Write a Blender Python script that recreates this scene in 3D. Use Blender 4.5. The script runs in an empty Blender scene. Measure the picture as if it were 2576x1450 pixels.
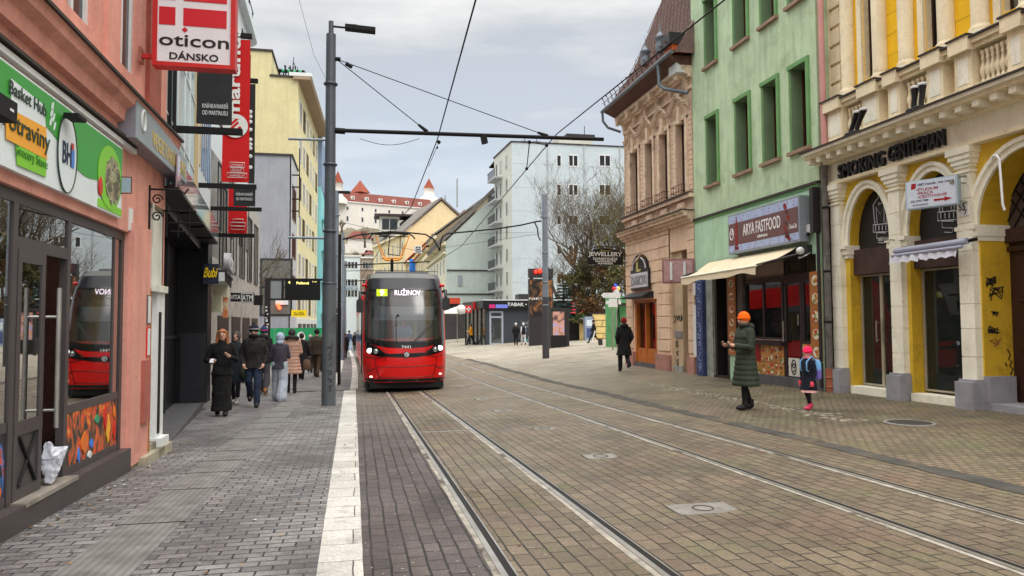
import bpy, bmesh, math, random
from mathutils import Vector, Matrix, Euler
from mathutils.geometry import tessellate_polygon
rnd = random.Random(7)
SC = bpy.context.scene
COL = SC.collection
# ------------------------------------------------------------------ camera, sky, sun, exposure
FPX = 1850.0
YAW = math.atan(388/FPX); PITCH = math.atan(90/FPX); ROLL = math.radians(.3); EYE = 1.42
_cy, _sy, _cp, _sp, _cr, _sr = math.cos(YAW), math.sin(YAW), math.cos(PITCH), math.sin(PITCH), math.cos(ROLL), math.sin(ROLL)
_r0 = Vector((_cy, -_sy, 0)); FW = Vector((_sy*_cp, _cy*_cp, _sp)); _u0 = Vector((-_sy*_sp, -_cy*_sp, _cp))
RT = _r0*_cr - _u0*_sr; UP = _r0*_sr + _u0*_cr
CAM = Vector((0, 0, EYE))
cd = bpy.data.cameras.new('camera'); cd.sensor_width = 36; cd.lens = 36*FPX/2576; cd.clip_start = .1; cd.clip_end = 3000
cam = bpy.data.objects.new('camera', cd); COL.objects.link(cam)
M3 = Matrix((RT, UP, -FW)).transposed().to_4x4(); M3.translation = CAM
cam.matrix_world = M3
SC.camera = cam
def ray(u, v): return RT*((u-1288)/FPX) + UP*((725-v)/FPX) + FW
def PX(u, v, X): d = ray(u, v); return CAM + d*(X/d.x)          # survey helpers: where a sight line meets a plane of the street
def PY(u, v, Y): d = ray(u, v); return CAM + d*(Y/d.y)
SUN_E, SUN_A = math.radians(48), math.radians(200)
w = bpy.data.worlds.new("World"); SC.world = w; w.use_nodes = True
nt = w.node_tree; nt.nodes.clear()
def wn(t, **k):
    n = nt.nodes.new(t)
    for a, b in k.items(): setattr(n, a, b)
    return n
sky = wn('ShaderNodeTexSky', sky_type='NISHITA', sun_disc=False, sun_elevation=SUN_E, sun_rotation=SUN_A)
bg1 = wn('ShaderNodeBackground'); bg1.inputs[1].default_value = .05; nt.links.new(sky.outputs[0], bg1.inputs[0])
tc = wn('ShaderNodeTexCoord'); sep = wn('ShaderNodeSeparateXYZ'); nt.links.new(tc.outputs['Generated'], sep.inputs[0])
mp = wn('ShaderNodeMapping'); mp.inputs['Scale'].default_value = (1.2, 1.0, 6.5); mp.inputs['Rotation'].default_value = (0, .12, .3)
nt.links.new(tc.outputs['Generated'], mp.inputs[0])
nz = wn('ShaderNodeTexNoise'); nz.inputs['Scale'].default_value = 2.3; nz.inputs['Detail'].default_value = 7; nz.inputs['Roughness'].default_value = .55
nt.links.new(mp.outputs[0], nz.inputs['Vector'])
# cloud deck: pale at the horizon, slate blue above it, warm white higher up, brighter overhead as a real overcast is
rp = wn('ShaderNodeValToRGB'); e = rp.color_ramp.elements
stops = [(0, (.66, .655, .65)), (.10, (.55, .555, .56)), (.19, (.45, .46, .465)), (.28, (.46, .455, .44)), (.36, (.60, .58, .52)), (.46, (.80, .765, .68)), (1, (.90, .88, .84))]
e[0].position = 0; e[0].color = (*stops[0][1], 1); e[1].position = 1; e[1].color = (*stops[-1][1], 1)
for p, c in stops[1:-1]:
    q = e.new(p); q.color = (*c, 1)
ma = wn('ShaderNodeMath', operation='MULTIPLY_ADD'); ma.inputs[1].default_value = .60; ma.inputs[2].default_value = -.30
nt.links.new(nz.outputs[0], ma.inputs[0])
ad = wn('ShaderNodeMath', operation='ADD'); nt.links.new(sep.outputs[2], ad.inputs[0]); nt.links.new(ma.outputs[0], ad.inputs[1])
nt.links.new(ad.outputs[0], rp.inputs[0])
st = wn('ShaderNodeMapRange'); st.inputs['From Min'].default_value = .45; st.inputs['From Max'].default_value = 1; st.inputs['To Min'].default_value = 1.0; st.inputs['To Max'].default_value = 4.2
nt.links.new(sep.outputs[2], st.inputs[0])
bg2 = wn('ShaderNodeBackground'); nt.links.new(rp.outputs[0], bg2.inputs[0]); nt.links.new(st.outputs[0], bg2.inputs[1])
mx = wn('ShaderNodeAddShader'); nt.links.new(bg1.outputs[0], mx.inputs[0]); nt.links.new(bg2.outputs[0], mx.inputs[1])
wo = wn('ShaderNodeOutputWorld'); nt.links.new(mx.outputs[0], wo.inputs[0])
sl = bpy.data.lights.new('sun', 'SUN'); sl.energy = 1.0; sl.angle = math.radians(25); sl.color = (1, .96, .9)
so = bpy.data.objects.new('sun', sl); COL.objects.link(so)
so.rotation_euler = (math.radians(90)-SUN_E, 0, math.radians(25))
SC.view_settings.view_transform = 'Standard'; SC.view_settings.look = 'None'; SC.view_settings.exposure = 0.12; SC.view_settings.gamma = 1
SC.cycles.max_bounces = 7; SC.cycles.diffuse_bounces = 3; SC.cycles.glossy_bounces = 3; SC.cycles.transmission_bounces = 4; SC.cycles.transparent_max_bounces = 8
SC.cycles.sample_clamp_indirect = 6
# ------------------------------------------------------------------ helpers
def tag(o, label=None, cat=None, group=None, kind=None):
    if label: o['label'] = label
    if cat: o['category'] = cat
    if group: o['group'] = group
    if kind: o['kind'] = kind
    return o
def thing(name, label, cat, loc=(0, 0, 0), group=None, rz=0):
    o = bpy.data.objects.new(name, None); COL.objects.link(o); o.location = loc; o.rotation_euler = (0, 0, rz)
    o.empty_display_size = .2
    return tag(o, label, cat, group)
def lin(c):
    return tuple((x/12.92 if x <= .04045 else ((x+.055)/1.055)**2.4) for x in c)
MATS = {}
def mat(name, c, rough=.8, var=.12, vs=2.5, bump=0.0, bs=30, metal=0, ior=1.45, streak=0.0, dirt=0.0, dirtc=(.25, .22, .2), fine=.06):
    """painted / plastered / metal surface: blotchy colour, optional rain streaks and dirt patches, fine bump; c is sRGB"""
    if name in MATS: return MATS[name]
    m = bpy.data.materials.new(name); m.use_nodes = True; t = m.node_tree; N = t.nodes; L = t.links
    b = N['Principled BSDF']; b.inputs['Roughness'].default_value = rough; b.inputs['Metallic'].default_value = metal; b.inputs['IOR'].default_value = ior
    c = lin(c); m.diffuse_color = (*c, 1)
    g = N.new('ShaderNodeNewGeometry')
    def noise(sc, det=5, vec=None, ro=.6):
        n = N.new('ShaderNodeTexNoise'); n.inputs['Scale'].default_value = sc; n.inputs['Detail'].default_value = det; n.inputs['Roughness'].default_value = ro
        L.new(vec or g.outputs['Position'], n.inputs['Vector']); return n.outputs[0]
    def mr(x, a, bb, lo, hi):
        r = N.new('ShaderNodeMapRange'); r.inputs['From Min'].default_value = a; r.inputs['From Max'].default_value = bb
        r.inputs['To Min'].default_value = lo; r.inputs['To Max'].default_value = hi; L.new(x, r.inputs[0]); return r.outputs[0]
    def mul(a, bb):
        q = N.new('ShaderNodeMath'); q.operation = 'MULTIPLY'; L.new(a, q.inputs[0]); L.new(bb, q.inputs[1]); return q.outputs[0]
    f = mr(noise(vs), .3, .7, 1-var, 1+var)
    if fine: f = mul(f, mr(noise(vs*14, 3), .3, .7, 1-fine, 1+fine))
    if streak:
        mpn = N.new('ShaderNodeMapping'); mpn.inputs['Scale'].default_value = (3.2, 3.2, .22); L.new(g.outputs['Position'], mpn.inputs[0])
        f = mul(f, mr(noise(1.6, 5, mpn.outputs[0], .7), .45, .75, 1, 1-streak))
    v = N.new('ShaderNodeMix'); v.data_type = 'RGBA'; v.blend_type = 'MULTIPLY'; v.inputs[0].default_value = 1
    v.inputs[6].default_value = (*c, 1); L.new(f, v.inputs[7])
    out = v.outputs[2]
    if dirt:
        d = N.new('ShaderNodeMix'); d.data_type = 'RGBA'; L.new(mr(noise(1.1, 8, None, .7), .53, .62, 0, dirt), d.inputs[0])
        L.new(out, d.inputs[6]); d.inputs[7].default_value = (*lin(dirtc), 1); out = d.outputs[2]
        d = N.new('ShaderNodeMix'); d.data_type = 'RGBA'; L.new(mr(noise(6.5, 7, None, .65), .64, .68, 0, min(1, dirt*1.3)), d.inputs[0])
        L.new(out, d.inputs[6]); d.inputs[7].default_value = (*[x*.8 for x in lin(dirtc)], 1); out = d.outputs[2]
    L.new(out, b.inputs['Base Color'])
    if bump:
        bp = N.new('ShaderNodeBump'); bp.inputs['Strength'].default_value = bump; bp.inputs['Distance'].default_value = .01
        L.new(noise(bs, 6), bp.inputs['Height']); L.new(bp.outputs[0], b.inputs['Normal'])
    MATS[name] = m; return m
def flat(name, c, rough=.5, ior=1.45, metal=0, emis=0):
    if name in MATS: return MATS[name]
    m = bpy.data.materials.new(name); m.use_nodes = True; b = m.node_tree.nodes['Principled BSDF']
    b.inputs['Base Color'].default_value = (*lin(c), 1); b.inputs['Roughness'].default_value = rough; b.inputs['IOR'].default_value = ior; b.inputs['Metallic'].default_value = metal
    if emis:
        b.inputs['Emission Color'].default_value = (*lin(c), 1); b.inputs['Emission Strength'].default_value = emis
    MATS[name] = m; return m
def sheer(name, c, alpha, rough=.08, ior=1.5):
    """see-through glass: tinted body mixed with transparency, clear reflections"""
    if name in MATS: return MATS[name]
    m = flat(name, c, rough, ior); t = m.node_tree; b = t.nodes['Principled BSDF']
    tr = t.nodes.new('ShaderNodeBsdfTransparent'); gl = t.nodes.new('ShaderNodeBsdfGlossy'); gl.inputs['Roughness'].default_value = rough*.3
    fr = t.nodes.new('ShaderNodeFresnel'); fr.inputs[0].default_value = ior
    a = t.nodes.new('ShaderNodeMixShader'); a.inputs[0].default_value = alpha; t.links.new(tr.outputs[0], a.inputs[1]); t.links.new(b.outputs[0], a.inputs[2])
    q = t.nodes.new('ShaderNodeMixShader'); t.links.new(fr.outputs[0], q.inputs[0]); t.links.new(a.outputs[0], q.inputs[1]); t.links.new(gl.outputs[0], q.inputs[2])
    t.links.new(q.outputs[0], t.nodes['Material Output'].inputs[0]); return m
def picture(name, cols, scale=9, kind='VORONOI', rough=.4, seed=0.0, stretch=(1, 1, 1)):
    """printed photo / poster: irregular patches of the given sRGB colours"""
    if name in MATS: return MATS[name]
    m = bpy.data.materials.new(name); m.use_nodes = True; t = m.node_tree; N = t.nodes; L = t.links
    b = N['Principled BSDF']; b.inputs['Roughness'].default_value = rough
    g = N.new('ShaderNodeNewGeometry'); mp_ = N.new('ShaderNodeMapping'); mp_.inputs['Scale'].default_value = stretch; mp_.inputs['Location'].default_value = (seed, seed*2, seed*3)
    L.new(g.outputs['Position'], mp_.inputs[0])
    n1 = N.new('ShaderNodeTexNoise'); n1.inputs['Scale'].default_value = scale; n1.inputs['Detail'].default_value = 6; n1.inputs['Distortion'].default_value = 1.2
    L.new(mp_.outputs[0], n1.inputs['Vector'])
    r = N.new('ShaderNodeValToRGB'); L.new(n1.outputs[0], r.inputs[0]); el = r.color_ramp.elements
    n = len(cols)
    for i, c in enumerate(cols):
        p = .30 + .42*i/(n-1)
        if i == 0: el[0].position = p; el[0].color = (*lin(c), 1)
        elif i == 1: el[1].position = p; el[1].color = (*lin(c), 1)
        else: q = el.new(p); q.color = (*lin(c), 1)
    L.new(r.outputs[0], b.inputs['Base Color']); MATS[name] = m; return m

class Frame:
    """facade frame: s along, z up, d outward"""
    def __init__(f, o, a, n): f.o, f.a, f.n = Vector(o), Vector(a), Vector(n)
    def __call__(f, s, z, d=0): return f.o + f.a*s + f.n*d + Vector((0, 0, z))
W3 = Frame((0, 0, 0), (1, 0, 0), (0, -1, 0))
class MB:
    def __init__(m): m.v, m.f, m.mi, m.sm, m.ms = [], [], [], [], []
    def mat(m, mt):
        if mt not in m.ms: m.ms.append(mt)
        return m.ms.index(mt)
    def add(m, vs, fs, mt, smooth=False):
        b = len(m.v); m.v += [tuple(v) for v in vs]; i = m.mat(mt)
        for f in fs: m.f.append([b+k for k in f]); m.mi.append(i); m.sm.append(smooth)
        return m
    def hexa(m, p, mt): return m.add(p, [(0, 1, 2, 3), (7, 6, 5, 4), (0, 4, 5, 1), (1, 5, 6, 2), (2, 6, 7, 3), (3, 7, 4, 0)], mt)
    def box(m, x0, x1, y0, y1, z0, z1, mt):
        return m.hexa([(x0, y0, z0), (x1, y0, z0), (x1, y1, z0), (x0, y1, z0), (x0, y0, z1), (x1, y0, z1), (x1, y1, z1), (x0, y1, z1)], mt)
    def fb(m, fr, s0, s1, z0, z1, d0, d1, mt):
        return m.hexa([fr(s0, z0, d0), fr(s1, z0, d0), fr(s1, z0, d1), fr(s0, z0, d1), fr(s0, z1, d0), fr(s1, z1, d0), fr(s1, z1, d1), fr(s0, z1, d1)], mt)
    def obox(m, c, ax, ay, az, mt):
        c, ax, ay, az = map(Vector, (c, ax, ay, az))
        return m.hexa([c-ax-ay-az, c+ax-ay-az, c+ax+ay-az, c-ax+ay-az, c-ax-ay+az, c+ax-ay+az, c+ax+ay+az, c-ax+ay+az], mt)
    def poly(m, pts, mt): return m.add(pts, [list(range(len(pts)))], mt)
    def prism(m, pts, vec, mt, smooth=False):
        n = len(pts); vec = Vector(vec); P = [Vector(p) for p in pts]
        tri = tessellate_polygon([P])
        m.add(P + [p+vec for p in P], [tuple(t) for t in tri] + [tuple(n+i for i in reversed(t)) for t in tri], mt)
        return m.add(P + [p+vec for p in P], [(i, (i+1) % n, n+(i+1) % n, n+i) for i in range(n)], mt, smooth)
    def fprism(m, fr, pts, d0, d1, mt): return m.prism([fr(s, z, d0) for s, z in pts], fr.n*(d1-d0), mt)
    def tube(m, path, r, mt, n=8, closed=False, caps=True):
        P = [Vector(p) for p in path]; R = r if isinstance(r, (list, tuple)) else [r]*len(P); vs = []; fs = []
        k = len(P); prev = None
        for i, p in enumerate(P):
            t = (P[(i+1) % k]-P[i-1]) if closed else (P[min(i+1, k-1)]-P[max(i-1, 0)])
            t.normalize()
            if prev is None: a = t.orthogonal().normalized()
            else:
                a = prev - t*prev.dot(t)
                a = a.normalized() if a.length > 1e-6 else t.orthogonal().normalized()
            prev = a; b = t.cross(a)
            for j in range(n):
                an = 2*math.pi*j/n; vs.append(p + a*math.cos(an)*R[i] + b*math.sin(an)*R[i])
        for i in range(k if closed else k-1):
            i2 = (i+1) % k
            for j in range(n): fs.append((i*n+j, i*n+(j+1) % n, i2*n+(j+1) % n, i2*n+j))
        m.add(vs, fs, mt, True)
        if caps and not closed:
            m.add(vs[:n], [tuple(reversed(range(n)))], mt); m.add(vs[-n:], [tuple(range(n))], mt)
        return m
    def lathe(m, prof, c, mt, n=16, ax=None):
        c = Vector(c); vs = []; fs = []
        A = Matrix.Identity(3) if ax is None else Vector((0, 0, 1)).rotation_difference(Vector(ax)).to_matrix()
        for r, z in prof:
            for j in range(n):
                a = 2*math.pi*j/n; vs.append(c + A @ Vector((r*math.cos(a), r*math.sin(a), z)))
        for i in range(len(prof)-1):
            for j in range(n): fs.append((i*n+j, i*n+(j+1) % n, (i+1)*n+(j+1) % n, (i+1)*n+j))
        return m.add(vs, fs, mt, True)
    def ball(m, c, r, mt, nu=12, nv=8, rot=None):
        r = (r, r, r) if not isinstance(r, (tuple, list)) else r; c = Vector(c); vs = []; fs = []
        for i in range(nv+1):
            th = math.pi*i/nv
            for j in range(nu):
                ph = 2*math.pi*j/nu
                q = Vector((r[0]*math.sin(th)*math.cos(ph), r[1]*math.sin(th)*math.sin(ph), r[2]*math.cos(th)))
                if rot: q = rot @ q
                vs.append(c+q)
        for i in range(nv):
            for j in range(nu): fs.append((i*nu+j, (i+1)*nu+j, (i+1)*nu+(j+1) % nu, i*nu+(j+1) % nu))
        return m.add(vs, fs, mt, True)
    def wall(m, fr, s0, s1, z0, z1, holes, depth, mt, mtr=None, d=0, outer=None):
        outer = [Vector((s, z, 0)) for s, z in (outer or [(s0, z0), (s1, z0), (s1, z1), (s0, z1)])]
        hs = [[Vector((a, b, 0)) for a, b in h] for h in holes]
        allp = list(outer)
        for h in hs: allp += h
        tri = tessellate_polygon([outer]+hs)
        m.add([fr(p.x, p.y, d) for p in allp], [tuple(t) for t in tri], mt)
        for h in hs:
            n = len(h); P = [fr(p.x, p.y, d) for p in h]; Q = [fr(p.x, p.y, d-depth) for p in h]
            m.add(P+Q, [(i, (i+1) % n, n+(i+1) % n, n+i) for i in range(n)], mtr or mt)
        return m
    def build(m, name, parent=None, label=None, fixn=True, cat=None, group=None, kind=None, merge=False):
        me = bpy.data.meshes.new(name); me.from_pydata(m.v, [], m.f)
        for x in m.ms: me.materials.append(x)
        me.polygons.foreach_set('material_index', m.mi); me.polygons.foreach_set('use_smooth', m.sm)
        if fixn or merge:
            b = bmesh.new(); b.from_mesh(me)
            if merge: bmesh.ops.remove_doubles(b, verts=b.verts, dist=1e-4)
            if fixn: bmesh.ops.recalc_face_normals(b, faces=b.faces)
            b.to_mesh(me); b.free()
        me.update()
        o = bpy.data.objects.new(name, me); COL.objects.link(o)
        if parent: adopt(o, parent)
        return tag(o, label, cat, group, kind)
def adopt(o, parent):
    """parent o (built in world coordinates) without moving it"""
    o.parent = parent
    mw = (Matrix.Translation(parent.location) @ parent.rotation_euler.to_matrix().to_4x4()) if parent.parent is None else Matrix.Identity(4)
    o.matrix_parent_inverse = mw.inverted()
    return o
def rectp(s0, s1, z0, z1): return [(s0, z0), (s1, z0), (s1, z1), (s0, z1)]
def archp(s0, s1, z0, zs, zc, n=14):
    c = (s0+s1)/2; r = (s1-s0)/2
    return [(s0, z0), (s1, z0)] + [(c+r*math.cos(math.pi*i/n), zs+(zc-zs)*math.sin(math.pi*i/n)) for i in range(n+1)]
def copy_tree(o, parent=None):
    c = o.copy(); COL.objects.link(c)
    if parent: c.parent = parent; c.matrix_parent_inverse = o.matrix_parent_inverse.copy()
    for ch in list(o.children): copy_tree(ch, c)
    return c
def lettering(parent, s, org, right, up, h, mt, width=None, depth=.01, bold=0.0, align='CENTER', name='lettering', shear=0, spacing=1.0):
    """text lying in the plane (right, up) through org; h = letter height, width = total length to fit"""
    cu = bpy.data.curves.new(name, 'FONT'); cu.body = s; cu.size = 1; cu.align_x = align; cu.align_y = 'CENTER'; cu.offset = bold; cu.shear = shear
    cu.space_character = spacing; cu.resolution_u = 3; cu.extrude = .5
    to = bpy.data.objects.new('t', cu); me = bpy.data.meshes.new_from_object(to); bpy.data.objects.remove(to); bpy.data.curves.remove(cu)
    xs = [v.co.x for v in me.vertices]; ys = [v.co.y for v in me.vertices]
    w0 = max(xs)-min(xs); h0 = .72 if '\n' not in s else max(ys)-min(ys)
    k = h/h0; kx = width/w0 if width else k
    right, up, org = Vector(right).normalized(), Vector(up).normalized(), Vector(org); nn = right.cross(up)
    cx = (max(xs)+min(xs))/2 if align == 'CENTER' else min(xs); cyy = (max(ys)+min(ys))/2
    for v in me.vertices:
        v.co = org + right*(v.co.x-cx)*kx + up*(v.co.y-cyy)*k + nn*(v.co.z+.5)*depth
    me.materials.clear(); me.materials.append(mt); me.name = name
    o = bpy.data.objects.new(name, me); COL.objects.link(o)
    if parent: adopt(o, parent)
    return o
def window(fr, parent, s0, s1, z0, z1, d, fm, gm, nx=2, nz=1, fw=.06, trans=None, name='window', thick=.05):
    """a frame with mullions and one pane object as its child"""
    f = MB(); a = fw
    f.fb(fr, s0, s1, z0, z0+a, d-thick, d, fm).fb(fr, s0, s1, z1-a, z1, d-thick, d, fm)
    f.fb(fr, s0, s0+a, z0+a, z1-a, d-thick, d, fm).fb(fr, s1-a, s1, z0+a, z1-a, d-thick, d, fm)
    for i in range(1, nx): c = s0+(s1-s0)*i/nx; f.fb(fr, c-a/2, c+a/2, z0+a, z1-a, d-thick, d-.004, fm)
    for t in ([trans] if trans else [z0+(z1-z0)*i/nz for i in range(1, nz)]): f.fb(fr, s0+a, s1-a, t-a/2, t+a/2, d-thick, d-.002, fm)
    w_ = f.build(name, parent)
    p = MB(); gm = rnd.choice((gm, gm, CURT, CURT2)) if gm.name == 'window_glass' else gm
    p.fb(fr, s0+a*.5, s1-a*.5, z0+a*.5, z1-a*.5, d-thick+.012, d-thick+.02, gm); p.build('pane', w_)
    return w_
# ------------------------------------------------------------------ the lie of the land
def smin(a, b, k=4):
    h = max(k-abs(a-b), 0)/k; return min(a, b)-h*h*k*.25
def ground(x, y):
    yy = max(y, 0)
    b = .027*smin(yy, 25)+.008*min(max(yy-25, 0), 45)
    xr = smin(max(x-1.5, 0), 22)
    return -b+.0024*max(xr, 0)*smin(yy, 30)
def on(x, y, dz=0): return Vector((x, y, ground(x, y)+dz))
# ------------------------------------------------------------------ paving materials
def paving(name, c1, c2, cm, bw, rh, mort, along='Y', bump=.5, rough=.62, fleck=.5, var=.25, patch=None, far=None):
    m = bpy.data.materials.new(name); m.use_nodes = True; t = m.node_tree; N = t.nodes; L = t.links
    b = N['Principled BSDF']; g = N.new('ShaderNodeNewGeometry'); sp = N.new('ShaderNodeSeparateXYZ'); L.new(g.outputs['Position'], sp.inputs[0])
    def noise(sc, det=4, ro=.6, vec=None):
        n = N.new('ShaderNodeTexNoise'); n.inputs['Scale'].default_value = sc; n.inputs['Detail'].default_value = det; n.inputs['Roughness'].default_value = ro
        L.new(vec or g.outputs['Position'], n.inputs['Vector']); return n
    def mr(x, a, bb, lo, hi):
        r = N.new('ShaderNodeMapRange'); r.inputs['From Min'].default_value = a; r.inputs['From Max'].default_value = bb
        r.inputs['To Min'].default_value = lo; r.inputs['To Max'].default_value = hi; L.new(x, r.inputs[0]); return r.outputs[0]
    cb = N.new('ShaderNodeCombineXYZ')
    ix, iy = ((1, 0) if along == 'Y' else (0, 1))
    L.new(sp.outputs[ix], cb.inputs[0]); L.new(sp.outputs[iy], cb.inputs[1])
    wob = noise(1.3, 2); sb = N.new('ShaderNodeVectorMath'); sb.operation = 'MULTIPLY_ADD'
    sb.inputs[1].default_value = (.035, .035, 0); L.new(wob.outputs['Color'], sb.inputs[0]); L.new(cb.outputs[0], sb.inputs[2])
    wob2 = noise(9, 2); s2 = N.new('ShaderNodeVectorMath'); s2.operation = 'MULTIPLY_ADD'
    s2.inputs[1].default_value = (.009, .009, 0); L.new(wob2.outputs['Color'], s2.inputs[0]); L.new(sb.outputs[0], s2.inputs[2])
    br = N.new('ShaderNodeTexBrick'); L.new(s2.outputs[0], br.inputs['Vector'])
    br.inputs['Scale'].default_value = 1; br.inputs['Brick Width'].default_value = bw; br.inputs['Row Height'].default_value = rh
    br.inputs['Mortar Size'].default_value = mort; br.inputs['Mortar Smooth'].default_value = .3; br.inputs['Bias'].default_value = 0
    br.inputs['Color1'].default_value = (*lin(c1), 1); br.inputs['Color2'].default_value = (*lin(c2), 1); br.inputs['Mortar'].default_value = (*[(a+b_)/2 for a, b_ in zip(lin(c1), lin(c2))], 1)
    col = br.outputs['Color']
    def mix(fac, a, bcol, mode='MIX'):
        q = N.new('ShaderNodeMix'); q.data_type = 'RGBA'; q.blend_type = mode
        if isinstance(fac, (int, float)): q.inputs[0].default_value = fac
        else: L.new(fac, q.inputs[0])
        L.new(a, q.inputs[6])
        if isinstance(bcol, tuple): q.inputs[7].default_value = (*lin(bcol), 1)
        else: L.new(bcol, q.inputs[7])
        return q.outputs[2]
    def mth(op, a, bb):
        q = N.new('ShaderNodeMath'); q.operation = op; q.use_clamp = True
        for i, x in enumerate((a, bb)):
            if isinstance(x, (int, float)): q.inputs[i].default_value = x
            else: L.new(x, q.inputs[i])
        return q.outputs[0]
    jn = mth('MULTIPLY', br.outputs['Fac'], mr(noise(2.2, 5, .7).outputs[0], .34, .54, .55, 1)); col = mix(jn, col, cm)
    if patch:                                    # worn / mossy zones of another tint
        for (pc, sc, lo, hi, amt) in patch: col = mix(mth('MULTIPLY', mr(noise(sc, 6, .65).outputs[0], lo, hi, 0, amt), mr(br.outputs['Fac'], 0, 1, 1, .2)), col, pc)
    if far:                                      # paler stones further up the street; grazing-view paleness is put into the colour too
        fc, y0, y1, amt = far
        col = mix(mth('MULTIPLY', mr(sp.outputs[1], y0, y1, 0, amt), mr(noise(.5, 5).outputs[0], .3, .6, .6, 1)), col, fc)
    v = mr(noise(1.1, 7, .62).outputs[0], .3, .7, 1-var, 1+var); col = mix(1.0, col, v, 'MULTIPLY')
    col = mix(1.0, col, mr(noise(.42, 9, .72).outputs[0], .50, .66, 1, .62), 'MULTIPLY'); col = mix(1.0, col, mr(noise(3.4, 5, .6).outputs[0], .60, .68, 1, .70), 'MULTIPLY')
    v2 = mr(noise(38, 4, .7).outputs[0], .3, .7, .72, 1.28); col = mix(1.0, col, v2, 'MULTIPLY')
    if fleck:
        fl = noise(26, 3, .5); col = mix(mr(fl.outputs[0], .68, .74, 0, fleck), col, (.72, .70, .68))
        fl2 = noise(60, 2, .5); col = mix(mr(fl2.outputs[0], .70, .76, 0, fleck*.7), col, (.12, .11, .10))
    L.new(col, b.inputs['Base Color'])
    L.new(mr(noise(.8, 6).outputs[0], .35, .65, rough-.18, rough+.14), b.inputs['Roughness'])
    bp = N.new('ShaderNodeBump'); bp.inputs['Strength'].default_value = bump; bp.inputs['Distance'].default_value = .02
    hh = N.new('ShaderNodeMath'); hh.operation = 'MULTIPLY_ADD'; hh.inputs[1].default_value = -1.0; L.new(br.outputs['Fac'], hh.inputs[0])
    L.new(mr(noise(14, 6, .7).outputs[0], .2, .8, 0, .8), hh.inputs[2]); L.new(hh.outputs[0], bp.inputs['Height']); L.new(bp.outputs[0], b.inputs['Normal'])
    return m
P_walk = paving('grey_pavers', (.54, .53, .525), (.385, .38, .385), (.05, .05, .055), .20, .108, .008, 'X', patch=[((.34, .30, .30), .7, .45, .65, .5), ((.62, .61, .60), 2.3, .55, .7, .4)], fleck=.55, var=.3, bump=.6)
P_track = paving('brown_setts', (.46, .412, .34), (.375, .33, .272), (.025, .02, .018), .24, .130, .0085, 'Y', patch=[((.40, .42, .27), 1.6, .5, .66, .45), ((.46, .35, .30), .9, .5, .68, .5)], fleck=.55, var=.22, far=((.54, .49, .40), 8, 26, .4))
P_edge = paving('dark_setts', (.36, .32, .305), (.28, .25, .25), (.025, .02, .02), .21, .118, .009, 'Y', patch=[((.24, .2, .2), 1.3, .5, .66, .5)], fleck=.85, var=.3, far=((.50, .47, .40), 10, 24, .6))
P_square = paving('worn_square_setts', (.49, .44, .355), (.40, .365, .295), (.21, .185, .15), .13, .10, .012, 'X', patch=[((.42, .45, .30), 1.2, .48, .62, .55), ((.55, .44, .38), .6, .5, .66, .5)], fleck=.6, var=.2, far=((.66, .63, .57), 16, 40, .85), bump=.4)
P_far = paving('pale_slabs', (.74, .72, .66), (.68, .66, .61), (.42, .4, .37), .6, .4, .01, 'X', fleck=.2, var=.15, bump=.2)
P_white = paving('white_kerb_stone', (.80, .79, .76), (.71, .70, .68), (.25, .24, .23), 9, .42, .006, 'X', fleck=.4, var=.12, bump=.2)
P_gutter = mat('gutter_asphalt', (.27, .265, .25), .85, .35, 2.5, .5, 60, dirt=.9, dirtc=(.38, .34, .27))
CEM = mat('rail_cement', (.62, .60, .56), .9, .35, 6, .5, 25, dirt=.9, dirtc=(.28, .25, .22))
STEEL = mat('rail_steel', (.68, .67, .65), .40, .25, 3, 0, 30, metal=.8)
BLACK = mat('black_groove', (.03, .03, .03), .7, .3, 4)
# ------------------------------------------------------------------ ground and paving sheets
def sheet(name, m, xs, ys, dz, kind='structure', xf=None, label=None, cat=None):
    """sheet draped dz above the ground; xs/ys are grid lines, xf(y) shifts the sheet sideways"""
    vs = []; fs = []
    for y in ys:
        for x in xs:
            xx = x+(xf(y) if xf else 0); vs.append((xx, y, ground(xx, y)+dz))
    n = len(xs)
    for j in range(len(ys)-1):
        for i in range(n-1): fs.append((j*n+i, j*n+i+1, (j+1)*n+i+1, (j+1)*n+i))
    q = MB(); q.add(vs, fs, m, True); return q.build(name, kind=kind, label=label, cat=cat, fixn=False)
def rng(a, b, s):
    n = max(1, round((b-a)/s)); return [a+(b-a)*i/n for i in range(n+1)]
YS = rng(-6, 30, 1)+rng(31, 100, 3)
sheet('ground', mat('far_ground', (.42, .41, .38), .9, .2, .3), [-700, -60, -20, -8]+rng(-4, 26, 1)+[40, 90, 700], rng(-60, -6, 9)+YS[1:]+[130, 200, 400, 1500], -.03)
sheet('pavement', P_walk, rng(-7.5, -.24, .9), YS[:60], .004)
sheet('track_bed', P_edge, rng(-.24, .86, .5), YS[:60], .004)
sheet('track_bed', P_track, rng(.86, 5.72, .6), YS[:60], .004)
q = MB(); vs = []; gy = rng(-4, 40, .22)
for y in gy:
    for x in (5.70+rnd.uniform(-.03, .03), 5.98+rnd.uniform(-.06, .03)): x += .03*math.sin(y*.8); vs.append((x, y, ground(x, y)+.009))
q.add(vs, [(2*i, 2*i+1, 2*i+3, 2*i+2) for i in range(len(gy)-1)], P_gutter); q.build('gutter', kind='structure', fixn=False)
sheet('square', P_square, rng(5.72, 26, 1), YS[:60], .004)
q = MB(); vs = []
ky = rng(-4, 23.5, .25)
for y in ky:
    for x in (-.20-.009*y+rnd.uniform(-.002, .002), .065-.005*y+rnd.uniform(-.002, .002)): vs.append((x, y, ground(x, y)+.010))
q.add(vs, [(2*i, 2*i+1, 2*i+3, 2*i+2) for i in range(len(ky)-1)], P_white); q.build('kerb_strip', kind='structure', fixn=False)
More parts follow.
